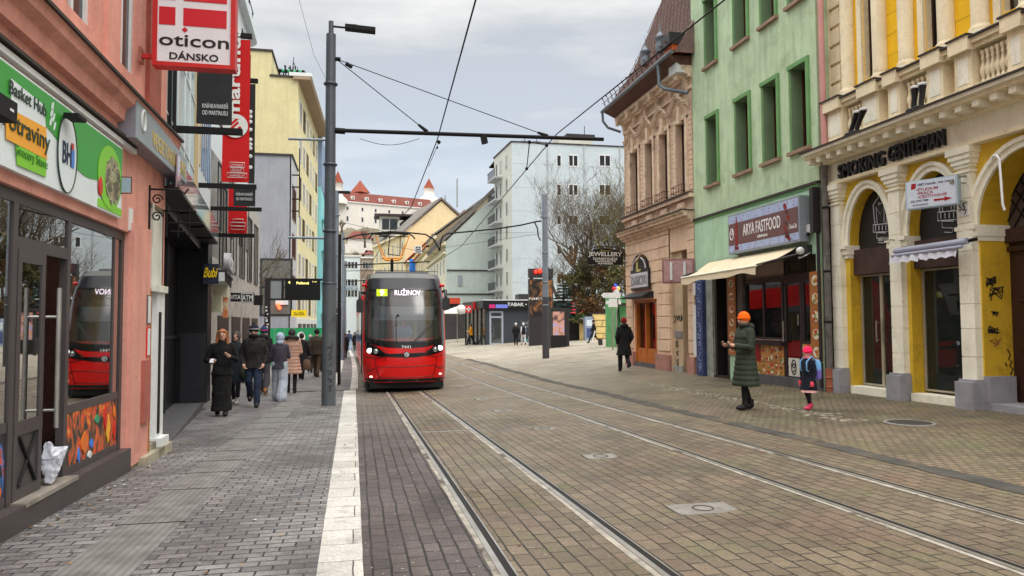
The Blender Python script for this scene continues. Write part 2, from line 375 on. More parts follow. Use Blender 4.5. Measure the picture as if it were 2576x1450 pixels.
# worn line of white setts across the square
q = MB()
SETT = mat('pale_sett', (.60, .57, .51), .8, .25, 9, .3, 40)
for i in range(260):
    y = 10.2+11*rnd.random()**1.1; x = 7.62+rnd.gauss(0, .13)+(y-11)*.012; a = rnd.uniform(.012, .04)
    z = ground(x, y)+.009; q.box(x-a, x+a, y-a*1.2, y+a*1.2, z-.006, z, SETT)
q.build('white_setts', kind='structure')
# raised tram stop platform with its pale edge
q = MB(); ys = rng(23.4, 78, 2)
for a, b in zip(ys[:-1], ys[1:]):
    sh = lambda y: -.0016*max(y-30, 0)**1.62
    for (x0, x1, dz, mm) in ((-1.9, -.22, .03, P_walk), (-.22, .02, .07, P_white), (-.95, -.70, .034, P_white)):
        xa, xb, xc, xd = x0+sh(a), x1+sh(a), x0+sh(b), x1+sh(b)
        q.hexa([(xa, a, ground(xa, a)-.02), (xb, a, ground(xb, a)-.02), (xd, b, ground(xd, b)-.02), (xc, b, ground(xc, b)-.02),
                (xa, a, ground(xa, a)+dz), (xb, a, ground(xb, a)+dz), (xd, b, ground(xd, b)+dz), (xc, b, ground(xc, b)+dz)], mm)
q.build('platform', kind='structure')
# ------------------------------------------------------------------ rails
def xc(y, c): return c - (.0016*max(y-30, 0)**1.62 if y > 30 else 0)
def rail(c, label, near=0.0):
    r = thing('tram_rail', label, 'rail', on(c, 5), 'grooved rails set in the paving')
    for nm, a, b, dz, mm in (('rail_head', -.052, -.010, .011, STEEL), ('groove', -.010, .040, .007, BLACK), ('guard_lip', .040, .052, .010, STEEL), ('cement_joint', -.10, -.052, .0075, CEM)):
        q = MB(); vs = []; fs = []
        ys_ = rng(-3, 30, .5)+rng(31, 80, 1)
        for y in ys_:
            x = xc(y, c) - near*max(0, 1-max(y, 0)/9)**2
            ja = rnd.uniform(-.012, .012) if nm == 'cement_joint' else 0
            for d in (a+ja, b): vs.append((x+d, y, ground(x+d, y)+dz))
        fs = [(2*i, 2*i+1, 2*i+3, 2*i+2) for i in range(len(ys_)-1)]
        q.add(vs, fs, mm); q.build(nm, r, fixn=False)
rail(.93, 'grooved steel rail nearest the white kerb strip, running under the red tram', .06)
rail(1.87, 'second grooved rail from the white kerb strip, right rail of the tram\'s own track', .04)
rail(3.98, 'left rail of the empty second track, just right of the square drain lids', .15)
rail(4.95, 'rightmost grooved rail, beside the dark gutter band', .18)
# drain lids between the tracks, cross joint, manhole
LIDM = mat('lid_grey', (.50, .49, .47), .6, .3, 9, .3, 40, dirt=.5, dirtc=(.36, .33, .29)); LIDD = mat('lid_dark', (.2, .19, .18), .7, .2, 9)
for i, (x, y, sx, sy) in enumerate([(2.83, 5.77, .27, .17), (2.90, 8.63, .2, .15), (2.94, 11.54, .18, .14), (2.89, 14.72, .2, .2), (3.0, 17.82, .18, .25), (3.3, 22.4, .35, .15)]):
    z = ground(x, y)+.006
    lab = ['square grey drain lid with a round ring, nearest between the tracks', 'second nearest grey drain lid between the two tracks', 'third nearest grey drain lid between the tracks', 'fourth grey drain lid between the tracks, a pale sliver', 'fifth grey drain lid from the viewer, small pale mark between tracks', 'pale drain grate right beside the tram\'s front corner'][i]
    r = thing('drain_lid', lab, 'drain lid', (x, y, z), 'drain lids between the tracks')
    q = MB(); q.box(x-sx, x+sx, y-sy, y+sy, z-.004, z+.004, LIDM); q.build('plate', r)
    q = MB(); n = 20
    ring = [Vector((x+.085*math.cos(k*2*math.pi/n), y+.085*math.sin(k*2*math.pi/n), z+.002)) for k in range(n)]
    q.tube(ring, .008, LIDD, 6, closed=True); q.build('ring', r)
x, y = 8.15, 9.71; z = ground(x, y)
r = thing('manhole_cover', 'round dark manhole cover on the square before the yellow building', 'manhole cover', (x, y, z))
q = MB(); q.lathe([(0, .012), (.30, .012), (.31, .004)], (x, y, z), LIDD, 28)
q.build('cover', r); q = MB(); q.lathe([(.31, .004), (.315, .014), (.36, .014), (.37, .004)], (x, y, z), LIDM, 28); q.build('rim', r)
x = 7.5; y = 10.0; z = ground(x, y)
q = MB(); q.box(.98, 1.82, 11.95, 12.0, ground(1, 12)-.002, ground(1, 12)+.012, STEEL); tag(q.build('rail_crossbar'), 'thin pale steel bar lying across between the tram\'s rails', 'steel bar')

# ribbed guidance strip in the left pavement, fallen leaves and litter
m = bpy.data.materials.new('ribbed_slab'); m.use_nodes = True; t = m.node_tree; N = t.nodes; L = t.links; b = N['Principled BSDF']; b.inputs['Roughness'].default_value = .7
g = N.new('ShaderNodeNewGeometry'); wv = N.new('ShaderNodeTexWave'); wv.bands_direction = 'X'; wv.inputs['Scale'].default_value = 5.5; wv.inputs['Distortion'].default_value = .2; L.new(g.outputs['Position'], wv.inputs['Vector'])
n_ = N.new('ShaderNodeTexNoise'); n_.inputs['Scale'].default_value = 5; n_.inputs['Detail'].default_value = 8; L.new(g.outputs['Position'], n_.inputs['Vector'])
r1 = N.new('ShaderNodeValToRGB'); r1.color_ramp.elements[0].color = (*lin((.40, .39, .38)), 1); r1.color_ramp.elements[1].color = (*lin((.54, .53, .52)), 1); r1.color_ramp.elements[0].position = .3; r1.color_ramp.elements[1].position = .7; L.new(n_.outputs[0], r1.inputs[0])
mm = N.new('ShaderNodeMix'); mm.data_type = 'RGBA'; mm.blend_type = 'MULTIPLY'; mm.inputs[0].default_value = .28; L.new(r1.outputs[0], mm.inputs[6]); L.new(wv.outputs[0], mm.inputs[7]); L.new(mm.outputs[2], b.inputs['Base Color'])
sheet('guidance_strip', m, [-1.86, -1.62, -1.38], YS[:30], .008)
q = MB(); y = 4.0
while y < 20: q.box(-1.88, -1.36, y, y+.018, ground(-1.6, y), ground(-1.6, y)+.0105, BLACK); y += rnd.uniform(.8, 1.7)
q.build('strip_joints', kind='structure')
q = MB(); LF1 = [mat('leaf_brown', (.42, .30, .18), .9, .3, 20), mat('leaf_tan', (.62, .50, .30), .9, .3, 20), mat('litter_white', (.80, .80, .76), .9)]
for i in range(420):
    if i < 200: x, y = -2.52+abs(rnd.gauss(0, .12)), rnd.uniform(4, 12)
    elif i < 300: x, y = rnd.uniform(-2.3, 0), rnd.uniform(4, 16)
    else: x, y = (9.95-abs(rnd.gauss(0, .15)), rnd.uniform(10.2, 20)) if i < 380 else (rnd.uniform(1, 8), rnd.uniform(4, 14))
    a = rnd.uniform(.006, .02); an = rnd.uniform(0, 3); z = ground(x, y)+.012; c_, s_ = math.cos(an)*a, math.sin(an)*a
    q.add([(x-c_, y-s_, z), (x+s_, y-c_, z+a*.4), (x+c_*1.3, y+s_*1.3, z), (x-s_, y+c_, z+a*.3)], [(0, 1, 2, 3)], LF1[0 if i % 3 else (1 if i % 2 else 2)])
q.build('fallen_leaves', kind='stuff', label='small dry leaves and litter scattered along the pavement edges', cat='litter', fixn=False)
# ------------------------------------------------------------------ shared materials
GLS = flat('window_glass', (.10, .115, .13), .05, 1.6); CURT = mat('curtained_pane', (.42, .42, .40), .12, .3, 9, ior=1.6); CURT2 = mat('grey_curtain_pane', (.20, .20, .20), .08, .5, 3, ior=1.6); GLR = flat('mirror_glass', (.16, .17, .18), .03, 3.2)  # grey pane tones stand in for curtains behind some windows
GLT = sheer('shop_glass', (.20, .24, .25), .12, .05, 1.9)
DARK = flat('dark_void', (.03, .03, .035), .8)
BROWNF = mat('brown_frame', (.22, .13, .10), .5, .2, 6); WHITEF = mat('white_frame', (.86, .87, .87), .5, .06, 5)
CREAM = mat('cream_stucco', (.95, .90, .77), .85, .09, 1.6, .4, 45, streak=.18, dirt=.28, dirtc=(.70, .60, .47))
CREAMW = mat('cream_pale', (.97, .96, .89), .85, .08, 1.8, .4, 45, streak=.12, dirt=.25, dirtc=(.70, .66, .52))
YEL = mat('yellow_plaster', (.90, .76, .26), .85, .12, 2, .4, 60, streak=.12, dirt=.35, dirtc=(.70, .58, .12))
YELU = mat('yellow_ashlar', (.98, .78, .12), .8, .10, 2, .35, 60)
OCH = mat('ochre_plaster', (.82, .67, .17), .85, .14, 2, .4, 60, dirt=.5, dirtc=(.60, .50, .16))
GREYP = mat('grey_plinth', (.60, .60, .63), .8, .12, 3, .4, 50, dirt=.3, dirtc=(.45, .43, .42))
SLATE = mat('dark_slate_edge', (.23, .20, .19), .7, .2, 4)
WOODD = mat('dark_wood', (.23, .14, .11), .55, .3, 3, .3, 20)
RF = lambda X: Frame((X, 0, 0), (0, 1, 0), (-1, 0, 0))
LF = lambda X: Frame((X, 0, 0), (0, 1, 0), (1, 0, 0))
# ================================================================== YELLOW CORNER BUILDING (right foreground)
yb = thing('yellow_building', 'ornate yellow and cream building with arched shopfront, balustrade and columns, nearest on the right', 'building', (10.2, 11, -.05))
F = RF(10.28)      # recessed arcade wall
BAYS = [(12.58, 13.84), (10.84, 12.10), (8.46, 10.48), (6.7, 7.96)]   # arch openings
q = MB(); holes = []
for i, (a, b) in enumerate(BAYS):
    holes.append(archp(a, b, .02, 3.05, 4.17))
q.wall(F, 6.2, 14.42, -.3, 4.44, holes, .62, YEL, OCH)
q.box(10.9, 20, 6.2, 14.42, -.3, 16, DARK)
q.box(10.3, 20, 14.40, 14.42, -.3, 16, CREAM)
q.build('arcade_wall', yb)
# archivolts and imposts
for i, (a, b) in enumerate(BAYS):
    q = MB(); n = 18; c = (a+b)/2; r0 = (b-a)/2; zs, zc = 3.05, 4.17
    for (w0, w1, d0, d1) in ((0, .10, 0, .05), (.10, .17, 0, .09)):
        ou = [(c+(r0+w1)*math.cos(math.pi*k/n), zs+(zc-zs+w1)*math.sin(math.pi*k/n)) for k in range(n+1)]
        inn = [(c+(r0+w0)*math.cos(math.pi*k/n), zs+(zc-zs+w0)*math.sin(math.pi*k/n)) for k in range(n+1)]
        for k in range(n):
            q.hexa([F(*inn[k], d0), F(*inn[k+1], d0), F(*ou[k+1], d0), F(*ou[k], d0), F(*inn[k], d1), F(*inn[k+1], d1), F(*ou[k+1], d1), F(*ou[k], d1)], CREAMW)
    q.build('archivolt', yb)
    for s in ((a-.13, a+.03), (b-.03, b+.13)):
        q = MB(); q.fb(F, s[0], s[1], 2.86, 2.98, -.6, .096, CREAMW).fb(F, s[0]-.0, s[1]+.0, 2.98, 3.05, -.6, .142, CREAMW).fb(F, s[0]+.02, s[1]-.02, 2.78, 2.86, -.58, .06, CREAMW)
        q.build('impost', yb)
# pilasters of cream blocks on grey plinths
PIL = [14.13, 12.34, 10.66, 8.2]
for i, c in enumerate(PIL):
    q = MB(); z = .40; k = 0
    while z < 4.0:
        h = min(.42 + (.06 if k % 2 else 0), 4.02-z)
        q.fb(F, c-.15, c+.15, z+.006, z+h-.006, 0, .13, CREAMW); z += h; k += 1
    q.fb(F, c-.14, c+.14, .4, 4.05, -.02, .118, CREAM)
    q.build('pilaster', yb)
    q = MB(); gz = ground(10, c)
    q.fb(F, c-.19, c+.19, gz-.05, .40, 0, .26, GREYP); q.fb(F, c-.165, c+.165, .40, .44, 0, .2, GREYP); q.build('plinth', yb)
    q = MB()
    for (z0, z1, e) in ((3.96, 4.0, .03), (4.05, 4.11, .02), (4.11, 4.19, .05), (4.19, 4.28, .08), (4.28, 4.40, .11)):
        q.fb(F, c-.15-e, c+.15+e, z0, z1, 0, .13+e, CREAMW)
    q.build('capital', yb)
# frieze, cornice with dentils, balustrade
q = MB()
q.fb(F, 6.2, 14.42, 4.40, 4.47, -.1, .20, CREAM).fb(F, 6.2, 14.40, 4.47, 4.86, -.1, .12, CREAMW); q.build('frieze', yb)
q = MB()
q.fb(F, 6.2, 14.45, 4.86, 4.93, -.1, .30, CREAM).fb(F, 6.2, 14.5, 5.0, 5.07, -.1, .60, CREAM).fb(F, 6.2, 14.5, 5.07, 5.13, -.1, .68, CREAMW).fb(F, 6.2, 14.52, 5.13, 5.16, -.1, .72, SLATE)
q.fb(F, 6.2, 14.45, 4.93, 5.0, -.1, .36, CREAM)
q.build('cornice', yb)
q = MB(); s = 6.4
while s < 14.4:
    q = MB(); q.fb(F, s, s+.13, 4.89, 5.0, .30, .56, CREAMW); q.build('dentil', yb); s += .345
q = MB()       # parapet base and rail under the columns
q.fb(F, 6.2, 14.35, 5.16, 5.42, -.1, .10, CREAM).fb(F, 6.2, 14.35, 6.02, 6.10, -.1, .14, CREAM).fb(F, 6.2, 14.38, 6.10, 6.19, -.1, .2, CREAM).fb(F, 6.2, 14.4, 6.19, 6.22, -.1, .25, SLATE)
q.fb(F, 6.2, 14.3, 5.42, 6.02, -.1, -.06, CREAM)
q.build('parapet', yb)
PED = [(13.76, 14.3), (12.62, 13.12), (12.05, 12.36), (10.98, 11.36), (10.36, 10.72), (9.35, 9.66), (8.7, 9.1), (7.4, 7.8), (6.3, 6.8)]
for a, b in PED:
    q = MB(); q.fb(F, a, b, 5.16, 6.02, -.06, .16, CREAM); q.fb(F, a-.03, b+.03, 5.16, 5.36, -.06, .2, CREAM); q.fb(F, a-.03, b+.03, 6.0, 6.24, -.06, .27, CREAM); q.fb(F, a-.05, b+.05, 6.24, 6.27, -.06, .3, SLATE)
    q.fb(F, a+.07, b-.07, 5.46, 5.92, .16, .168, CREAMW)
    q.build('pedestal', yb)
bal = [(0.035, 0), (.035, .03), (.02, .05), (.03, .08), (.052, .16), (.05, .22), (.025, .30), (.018, .36), (.03, .38), (.03, .40), (.02, .42), (.03, .46), (.042, .50), (.042, .53)]
proto = None
for (a, b, n) in ((13.16, 13.72, 5), (11.42, 12.0, 5), (9.72, 10.31, 6), (7.85, 8.65, 7)):
    for k in range(n):
        s = a+(b-a)*(k+.5)/n
        if proto is None:
            q = MB(); q.lathe(bal, (0, 0, 0), CREAM, 10); proto = q.build('baluster', None); ob = proto
        else:
            ob = proto.copy(); COL.objects.link(ob)
        ob.parent = yb; ob.matrix_parent_inverse = Matrix.Translation(yb.location).inverted(); ob.location = F(s, 5.43, .03)
# upper storey
FU = RF(10.42)
q = MB(); WIN = [(13.03, 13.38), (11.27, 11.66), (9.58, 9.98), (7.85, 8.25)]
holes = [rectp(a, b, 6.5, 9.2) for a, b in WIN]
q.wall(FU, 6.2, 14.36, 6.1, 16, holes, .22, YELU, CREAM)
q.build('upper_wall', yb)
q = MB()   # ashlar joints of the yellow fields
for z in [6.75+.42*k for k in range(12)]:
    for a, b in ((12.2, 12.75), (10.5, 11.0), (8.9, 9.3)): q.fb(FU, a, b, z, z+.012, 0, .004, OCH)
q.build('ashlar_joints', yb)
for a, b in WIN:
    window(FU, yb, a-.01, b+.01, 6.45, 9.25, -.12, BROWNF, GLS, 2, 1, .045, trans=7.9)
    q = MB()
    for s0, s1 in ((a-.16, a-.02), (b+.02, b+.16)): q.fb(FU, s0, s1, 6.24, 10, 0, .06, CREAM)
    q.build('window_surround', yb)
for c in (13.82, 12.83, 12.10, 11.12, 10.38, 9.45, 8.75, 7.6):
    q = MB(); p = FU(c, 6.25, .07)
    q.lathe([(.21, 0), (.21, .05), (.16, .07), (.18, .11), (.18, .15), (.145, .19), (.15, .21), (.145, .3), (.15, 1.8), (.125, 4.6)], p, CREAM, 18)
    q.fb(FU, c-.22, c+.22, 6.22, 6.29, -.03, .30, CREAMW); q.build('column', yb)
q = MB()
for k in range(14):
    z = 6.3+k*.42; q.fb(FU, 14.05, 14.38+(.05 if k % 2 else 0), z+.015, z+.36, 0, .10, CREAM)
q.fb(FU, 14.02, 14.36, 6.2, 12, 0, .05, CREAM)
q.build('quoins', yb)
# shop windows behind the arches
SIGNM = mat('weathered_board', (.27, .19, .17), .7, .35, 3, .3, 15); BLK = mat('black_board', (.12, .12, .125), .55, .2, 3)
for i, (a, b) in enumerate(BAYS[:2]):
    G_ = RF(10.50)
    r = MB(); r.wall(G_, a, b, 2.50, 4.17, [], .02, BLK, outer=[(a, 2.95), (b, 2.95)]+archp(a, b, 2.9, 3.05, 4.16)[2:]); lun = r.build('lunette_board', yb)
    # emblem: a hexagonal coat of arms drawn in pale line over a ribbon
    e_ = MB(); cx = (a+b)/2-.08; WL = flat('chalk_line', (.80, .80, .82), .6)
    hexp = [(cx-.17, 3.42), (cx-.20, 3.85), (cx, 4.02), (cx+.20, 3.85), (cx+.17, 3.42)]
    e_.tube([G_(s, z, .015) for s, z in hexp], .011, WL, 5, closed=True)
    e_.tube([G_(s, z, .015) for s, z in [(cx-.1, 3.45), (cx-.12, 3.8), (cx, 3.62), (cx+.12, 3.8), (cx+.1, 3.45)]], .008, WL, 5)
    e_.tube([G_(s, z, .015) for s, z in [(cx-.05, 3.86), (cx+.05, 3.82), (cx+.05, 3.88), (cx-.05, 3.82)]], .008, WL, 5, closed=True)
    e_.tube([G_(s, z, .015) for s, z in [(cx-.22, 3.40), (cx+.22, 3.44), (cx+.22, 3.28), (cx-.22, 3.24)]], .01, WL, 5, closed=True)
    e_.tube([G_(s, z, .015) for s, z in [(cx-.15, 3.22), (cx+.12, 3.26), (cx+.12, 3.14), (cx-.12, 3.10), (cx-.10, 3.02), (cx+.08, 3.05)]], .009, WL, 5)
    for k in range(4): e_.tube([G_(cx-.15+k*.1, 3.28+k*.01, .015), G_(cx-.15+k*.1, 3.38+k*.01, .015)], .010, WL, 5)
    e_.build('emblem', lun)
    q = MB(); q.fb(G_, a-.0, b, 2.42, 2.95, -.02, .14, SIGNM); q.build('sign_board', yb)
    # glazing
    GLT2 = sheer('gentleman_glass', (.40, .46, .44), .12, .05, 1.5)
    fm = mat('pale_metal_frame', (.66, .63, .55), .5, .1, 4)
    if i == 0:
        for s0, s1 in ((a+.02, a+.62), (a+.62, b-.02)):
            dr = window(G_, yb, s0, s1, .10, 2.41, .0, fm, GLT2, 1, 1, .035, name='glass_door')
            h = MB(); hs = s1-.09 if s0 < a+.3 else s0+.09
            h.tube([G_(hs, 1.0, .06), G_(hs, 1.45, .06)], .015, STEEL, 8); h.tube([G_(hs, 1.05, .0), G_(hs, 1.05, .06)], .01, STEEL, 6); h.tube([G_(hs, 1.4, .0), G_(hs, 1.4, .06)], .01, STEEL, 6); h.build('handle', dr)
    else: window(G_, yb, a+.02, b-.02, .12, 2.41, .0, fm, GLT2, 1, 1, .035, name='shop_window')
    q = MB(); q.fb(F, a-.0, b, -.12, .08, -.6, .07, CREAMW); q.build('threshold', yb)
    # the dim room behind
    rm = mat('room_wall_%d' % i, (.30, .33, .32) if i == 0 else (.22, .23, .25), .9, .3, 1.5)
    q = MB(); q.box(11.9, 11.92, a-.2, b+.2, 0, 2.5, rm); q.box(10.75, 11.9, a-.2, b+.2, .02, .04, mat('room_floor', (.3, .25, .2), .5))
    q.box(10.78, 11.9, b-.02, b, 0, 2.5, rm); q.box(10.66, 10.68, b-.47, b-.04, .12, 2.38, mat('curtain_pale', (.84, .92, .88), .8, .12, 2)); q.box(11.3, 11.35, a+.1, a+.45, .0, 2.4, mat('curtain_grey', (.50, .56, .54), .8)); q.build('interior', yb)
    # red sheet behind the glass, a stand-in for red street reflections
    q = MB(); RD = flat('reflected_red', (.62, .12, .12), .7)
    q.box(11.2, 11.23, a+.5, a+.72, .9, 2.35, RD); q.build('red_reflection', yb)
# white leaflet on the glass
q = MB(); q.fb(RF(10.50), 12.62, 12.74, 1.18, 1.62, .02, .026, flat('leaflet', (.25, .25, .27), .5)); q.fb(RF(10.50), 12.62, 12.74, 1.65, 1.82, .02, .027, flat('leaflet_red', (.75, .25, .22), .5)); q.build('notice', yb)
# big door in the third arch
G_ = RF(10.86); a, b = BAYS[2]
q = MB(); q.wall(G_, a, b, .0, 3.0, [], .02, WOODD); q.build('gate_leaf', yb)
q = MB()
for k, (z0, z1) in enumerate([(.25, .8), (.95, 1.6), (1.75, 2.5)]):
    for s0, s1 in ((a+.15, a+.9), (a+1.1, b-.15)):
        q.fb(G_, s0, s1, z0, z1, 0, .035, WOODD); q.fb(G_, s0+.08, s1-.08, z0+.08, z1-.08, .035, .05, WOODD)
q.fb(G_, a, b, 2.75, 2.98, 0, .10, WOODD); q.fb(G_, a, b, 2.6, 2.68, 0, .06, WOODD)
q.build('gate_panels', yb)
q = MB(); FAN = mat('fanlight', (.32, .29, .28), .4, .3, 4)
q.wall(G_, a, b, 0, 0, [], .02, FAN, outer=[(a, 3.0), (b, 3.0)]+archp(a, b, 3.0, 3.06, 4.16)[2:])
for k in range(9):
    s = a+.2*k
    q.tube([G_(s, 3.0, .015), G_(s+.7, 4.0, .015)], .012, DARK, 5)
    q.tube([G_(s+.7, 3.0, .017), G_(s, 4.0, .017)], .012, DARK, 5)
q.build('fanlight', yb)
q = MB(); q.fb(F, 8.46, 10.48, -.12, .06, -.6, .03, GREYP); q.build('threshold', yb)
q = MB(); q.fb(F, 10.36, 10.49, -.1, .50, -.5, .02, GREYP); q.build('stone_guard', yb)
# letters
LET = flat('black_letter', (.09, .09, .10), .45)
lettering(yb, 'SMOKING', F(13.20, 4.64, .13), (0, -1, 0), (0, 0, 1), .29, LET, 1.42, .07, .022, spacing=1.05)
lettering(yb, 'GENTLEMAN', F(11.68, 4.67, .13), (0, -1, 0), (0, 0, 1), .29, LET, 1.40, .07, .022, spacing=1.05)
# house number
r = thing('house_number_plate', 'small white house number plate beside the third arch', 'number plate', F(10.66, 3.35, .14))
q = MB(); q.fb(F, 10.55, 10.76, 3.22, 3.48, .131, .145, flat('enamel', (.90, .91, .90), .3)); q.build('plate', r)
lettering(r, '55', F(10.68, 3.38, .147), (0, -1, 0), (0, 0, 1), .12, LET, .13, .004, .01); lettering(r, '7', F(10.61, 3.28, .147), (0, -1, 0), (0, 0, 1), .09, LET, .06, .004, .01)
# graffiti on the deep ochre jamb of the big gate
def squiggle(parent, pts, fr3, r, m, name='graffiti'):
    q = MB()
    for st in pts: q.tube([fr3(x, z) for x, z in st], r, m, 5)
    return q.build(name, parent)
INK = flat('spray_black', (.13, .12, .10), .7); INKR = flat('spray_red', (.62, .40, .22), .7)
JF = lambda t, z: Vector((10.30+t*.55, BAYS[2][1]-.004, z))
def scr(x0, z0, w_, h_, n, sd):
    r_ = random.Random(sd); out = []
    for _ in range(n):
        p = [(x0+r_.random()*w_, z0+r_.random()*h_) for _ in range(r_.randint(3, 6))]; out.append(p)
    return out
squiggle(yb, scr(.1, 2.0, .4, .18, 6, 1)+scr(.15, 1.72, .6, .3, 4, 2)+scr(.25, 1.5, .3, .1, 3, 3)+scr(.1, 1.2, .45, .14, 6, 4), JF, .010, INK)
squiggle(yb, [[(.8, .95), (.9, .85), (.82, .78), (.95, .74), (.86, .66), (.98, .62), (.88, .52)], [(.7, .72), (.76, .66)]], JF, .011, INK)
squiggle(yb, scr(.15, 1.0, .5, .15, 2, 6), JF, .012, INKR)
# ledge boots (decorative boots on the cornice)
for k, (c, lean, lab) in enumerate(((12.80, .18, 'pair of black decorative boots leaning on the cornice, further left of two'), (11.10, .02, 'pair of black decorative boots standing upright on the cornice, nearer the street front'))):
    r = thing('ornamental_boots', lab, 'boots', F(c, 5.18, .62), 'boot ornaments on the cornice ledge'); LE = flat('boot_black', (.06, .06, .07), .35)
    for j, dx in enumerate((-.09, .09)):
        q = MB(); s = c+dx
        q.tube([F(s, 5.18, .60), F(s-.0, 5.26, .60), F(s-lean*.4, 5.42, .58), F(s-lean, 5.58, .58)], [.05, .045, .05, .07], LE, 10)
        q.ball(F(s+.05, 5.195, .64), (.05, .10, .035), LE, 10, 6); bt = q.build('boot', r)
        q = MB(); q.lathe([(.068, 0), (.078, .02), (.075, .045), (.05, .05)], F(s-lean, 5.565, .58), WHITEF, 10); q.build('cuff', bt)
# projecting lightbox sign, drawn in the plane facing up the street
r = thing('projecting_sign', 'white projecting lightbox sign about study and work with a red arrow, above the grey awning', 'sign', (9.9, 10.9, 3.6))
SW = mat('lightbox_white', (.80, .84, .90), .4, .05, 2); SE = mat('lightbox_edge', (.66, .74, .80), .4, .08, 2)
# box hangs on a bracket by the third pilaster; its face looks towards the street and a little towards the viewer
fx = Vector((.42, -.91, 0)).normalized(); fn = Vector((-.91, -.42, 0)).normalized(); c0 = Vector((9.80, 10.95, 3.655))
q = MB(); q.obox(c0, fx*.43, fn*.07, (0, 0, .25), SE); q.build('box', r)
q = MB(); q.obox(c0+fn*.072, fx*.40, fn*.004, (0, 0, .23), SW); q.build('face', r)
RDT = flat('sign_red', (.62, .10, .12), .5); BLT = flat('sign_blue', (.30, .32, .45), .5)
def st_(s, dx, dz, h, w_, m, al='LEFT', b=.006): lettering(r, s, c0+fn*.077+fx*dx+Vector((0, 0, dz)), fx, (0, 0, 1), h, m, w_, .003, b, al)
st_('AMET Australia - Asia Center', -.22, .17, .045, .58, BLT, b=.012)
st_('•ŠTUDIUM', -.24, .085, .05, .36, RDT, b=.006); st_('•PRÁCA', -.23, .02, .05, .27, RDT, b=.006); st_('•CESTOVANIE', -.22, -.05, .05, .48, RDT, b=.006)
st_('(02) 5292 7888', -.34, -.12, .035, .30, BLT, b=.006); st_('www.amet.sk', -.31, -.18, .035, .26, BLT, b=.006)
q = MB(); pr = [(.05, -.155), (.22, -.15), (.22, -.175), (.34, -.135), (.22, -.095), (.22, -.12), (.05, -.115)]
q.prism([c0+fn*.077+fx*a+Vector((0, 0, b)) for a, b in pr], fn*.003, RDT); q.build('arrow', r)
q = MB(); q.prism([c0+fn*.077+fx*a+Vector((0, 0, b)) for a, b in [(-.33, .10), (-.25, .11), (-.24, .20), (-.32, .20)]], fn*.003, RDT); q.build('logo', r)
q = MB(); q.tube([c0+fx*.43+Vector((0, 0, .22)), Vector((10.2, 10.6, 3.9))], .02, STEEL, 8); q.tube([c0+fx*.43+Vector((0, 0, -.2)), Vector((10.2, 10.6, 3.45))], .02, STEEL, 8); q.build('bracket', r)
# retracted awning with scalloped valance
r = thing('retracted_awning', 'grey roller awning with scalloped white valance above the second arch', 'awning', (9.9, 11.3, 2.7))
q = MB(); AL = mat('awning_aluminium', (.66, .68, .76), .35, .08, 3); p0 = Vector((9.98, 12.12, 2.76)); p1 = Vector((9.95, 10.40, 2.76))
q.tube([p0, p1], .055, AL, 14); q.build('cassette', r)
q = MB(); q.tube([p0+Vector((-.06, .02, -.09)), p1+Vector((-.06, .05, -.09))], .03, AL, 8); q.build('front_bar', r)
q = MB(); CAN = mat('valance_canvas', (.82, .83, .88), .9, .14, 5); n = 44; vs = []; fs = []
for k in range(n+1):
    t = k/n; y = 12.18-1.62*t; x = 9.91+.015*math.sin(k*1.1)
    zb = 2.50+.035*abs(math.sin(t*math.pi*7))+(.05 if .47 < t < .5 else 0)
    vs += [(x, y, 2.66), (x-.03-.012*math.sin(k*.9), y, zb)]
for k in range(n): fs.append((2*k, 2*k+1, 2*k+3, 2*k+2))
q.add(vs, fs, CAN, True); q.build('valance', r, fixn=False)
q = MB()
for y in (12.1, 10.42): q.tube([(10.15, y, 2.80), (9.96, y, 2.76)], .03, DARK, 8)
q.build('bracket', r)
# lamps on brackets on the pilasters
for (s, z, lab) in ((12.34, 3.0, 'small metal spotlight on the middle pilaster beside the first arch'), (10.6, 3.78, 'small metal spotlight above the house number')):
    r = thing('facade_spotlight', lab, 'spotlight', F(s, z, .13), 'small spotlights on the yellow facade')
    q = MB(); q.tube([F(s, z, .13), F(s, z, .34)], .014, STEEL, 6); q.build('arm', r); q = MB(); q.fb(F, s-.03, s+.09, z-.02, z+.05, .30, .42, mat('lamp_grey', (.55, .55, .53), .4)); q.build('lamp_head', r)
# white cane-shaped tube near the big arch
q = MB(); q.tube([(9.6, 9.32, 3.1), (9.6, 9.35, 3.2), (9.6, 9.38, 3.9), (9.6, 9.43, 3.97), (9.6, 9.49, 3.97), (9.6, 9.52, 3.92)], .018, WHITEF, 8)
tag(q.build('hanging_cane'), 'white cane-shaped ornament hanging in front of the big arch', 'ornament')
# ================================================================== GREEN BUILDING
gb = thing('green_building', 'mint green plastered building with deep narrow windows above the fast food shop', 'building', (10, 17.4, -.1))
GRN = mat('mint_plaster', (.74, .825, .685), .88, .13, 1.3, .5, 55, streak=.26, dirt=.40, dirtc=(.56, .63, .49))
GRNL = mat('mint_plaster_low', (.70, .84, .72), .85, .1, 1.2, .4, 55, streak=.2, dirt=.3, dirtc=(.6, .7, .55))
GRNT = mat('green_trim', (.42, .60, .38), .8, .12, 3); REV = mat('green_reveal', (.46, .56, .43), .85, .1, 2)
TERR = mat('sill_tin', (.58, .47, .40), .6, .2, 5); BRF = mat('brown_window', (.30, .15, .10), .5, .2, 5)
F = RF(10.0)
GW = [(18.97, 19.77), (17.24, 18.08), (15.91, 16.71), (14.70, 15.49)]
q = MB(); holes = [rectp(a+.06, b-.06, z0, z1) for a, b in GW for z0, z1 in ((5.45, 7.38), (8.95, 10.9))]
q.wall(F, 14.42, 20.62, 4.53, 14, holes, .36, GRN, REV); q.box(10.01, 20, 14.43, 14.45, -.5, 14, GRN); q.box(10.4, 20, 14.44, 20.6, 4, 14, DARK); q.build('upper_wall', gb)
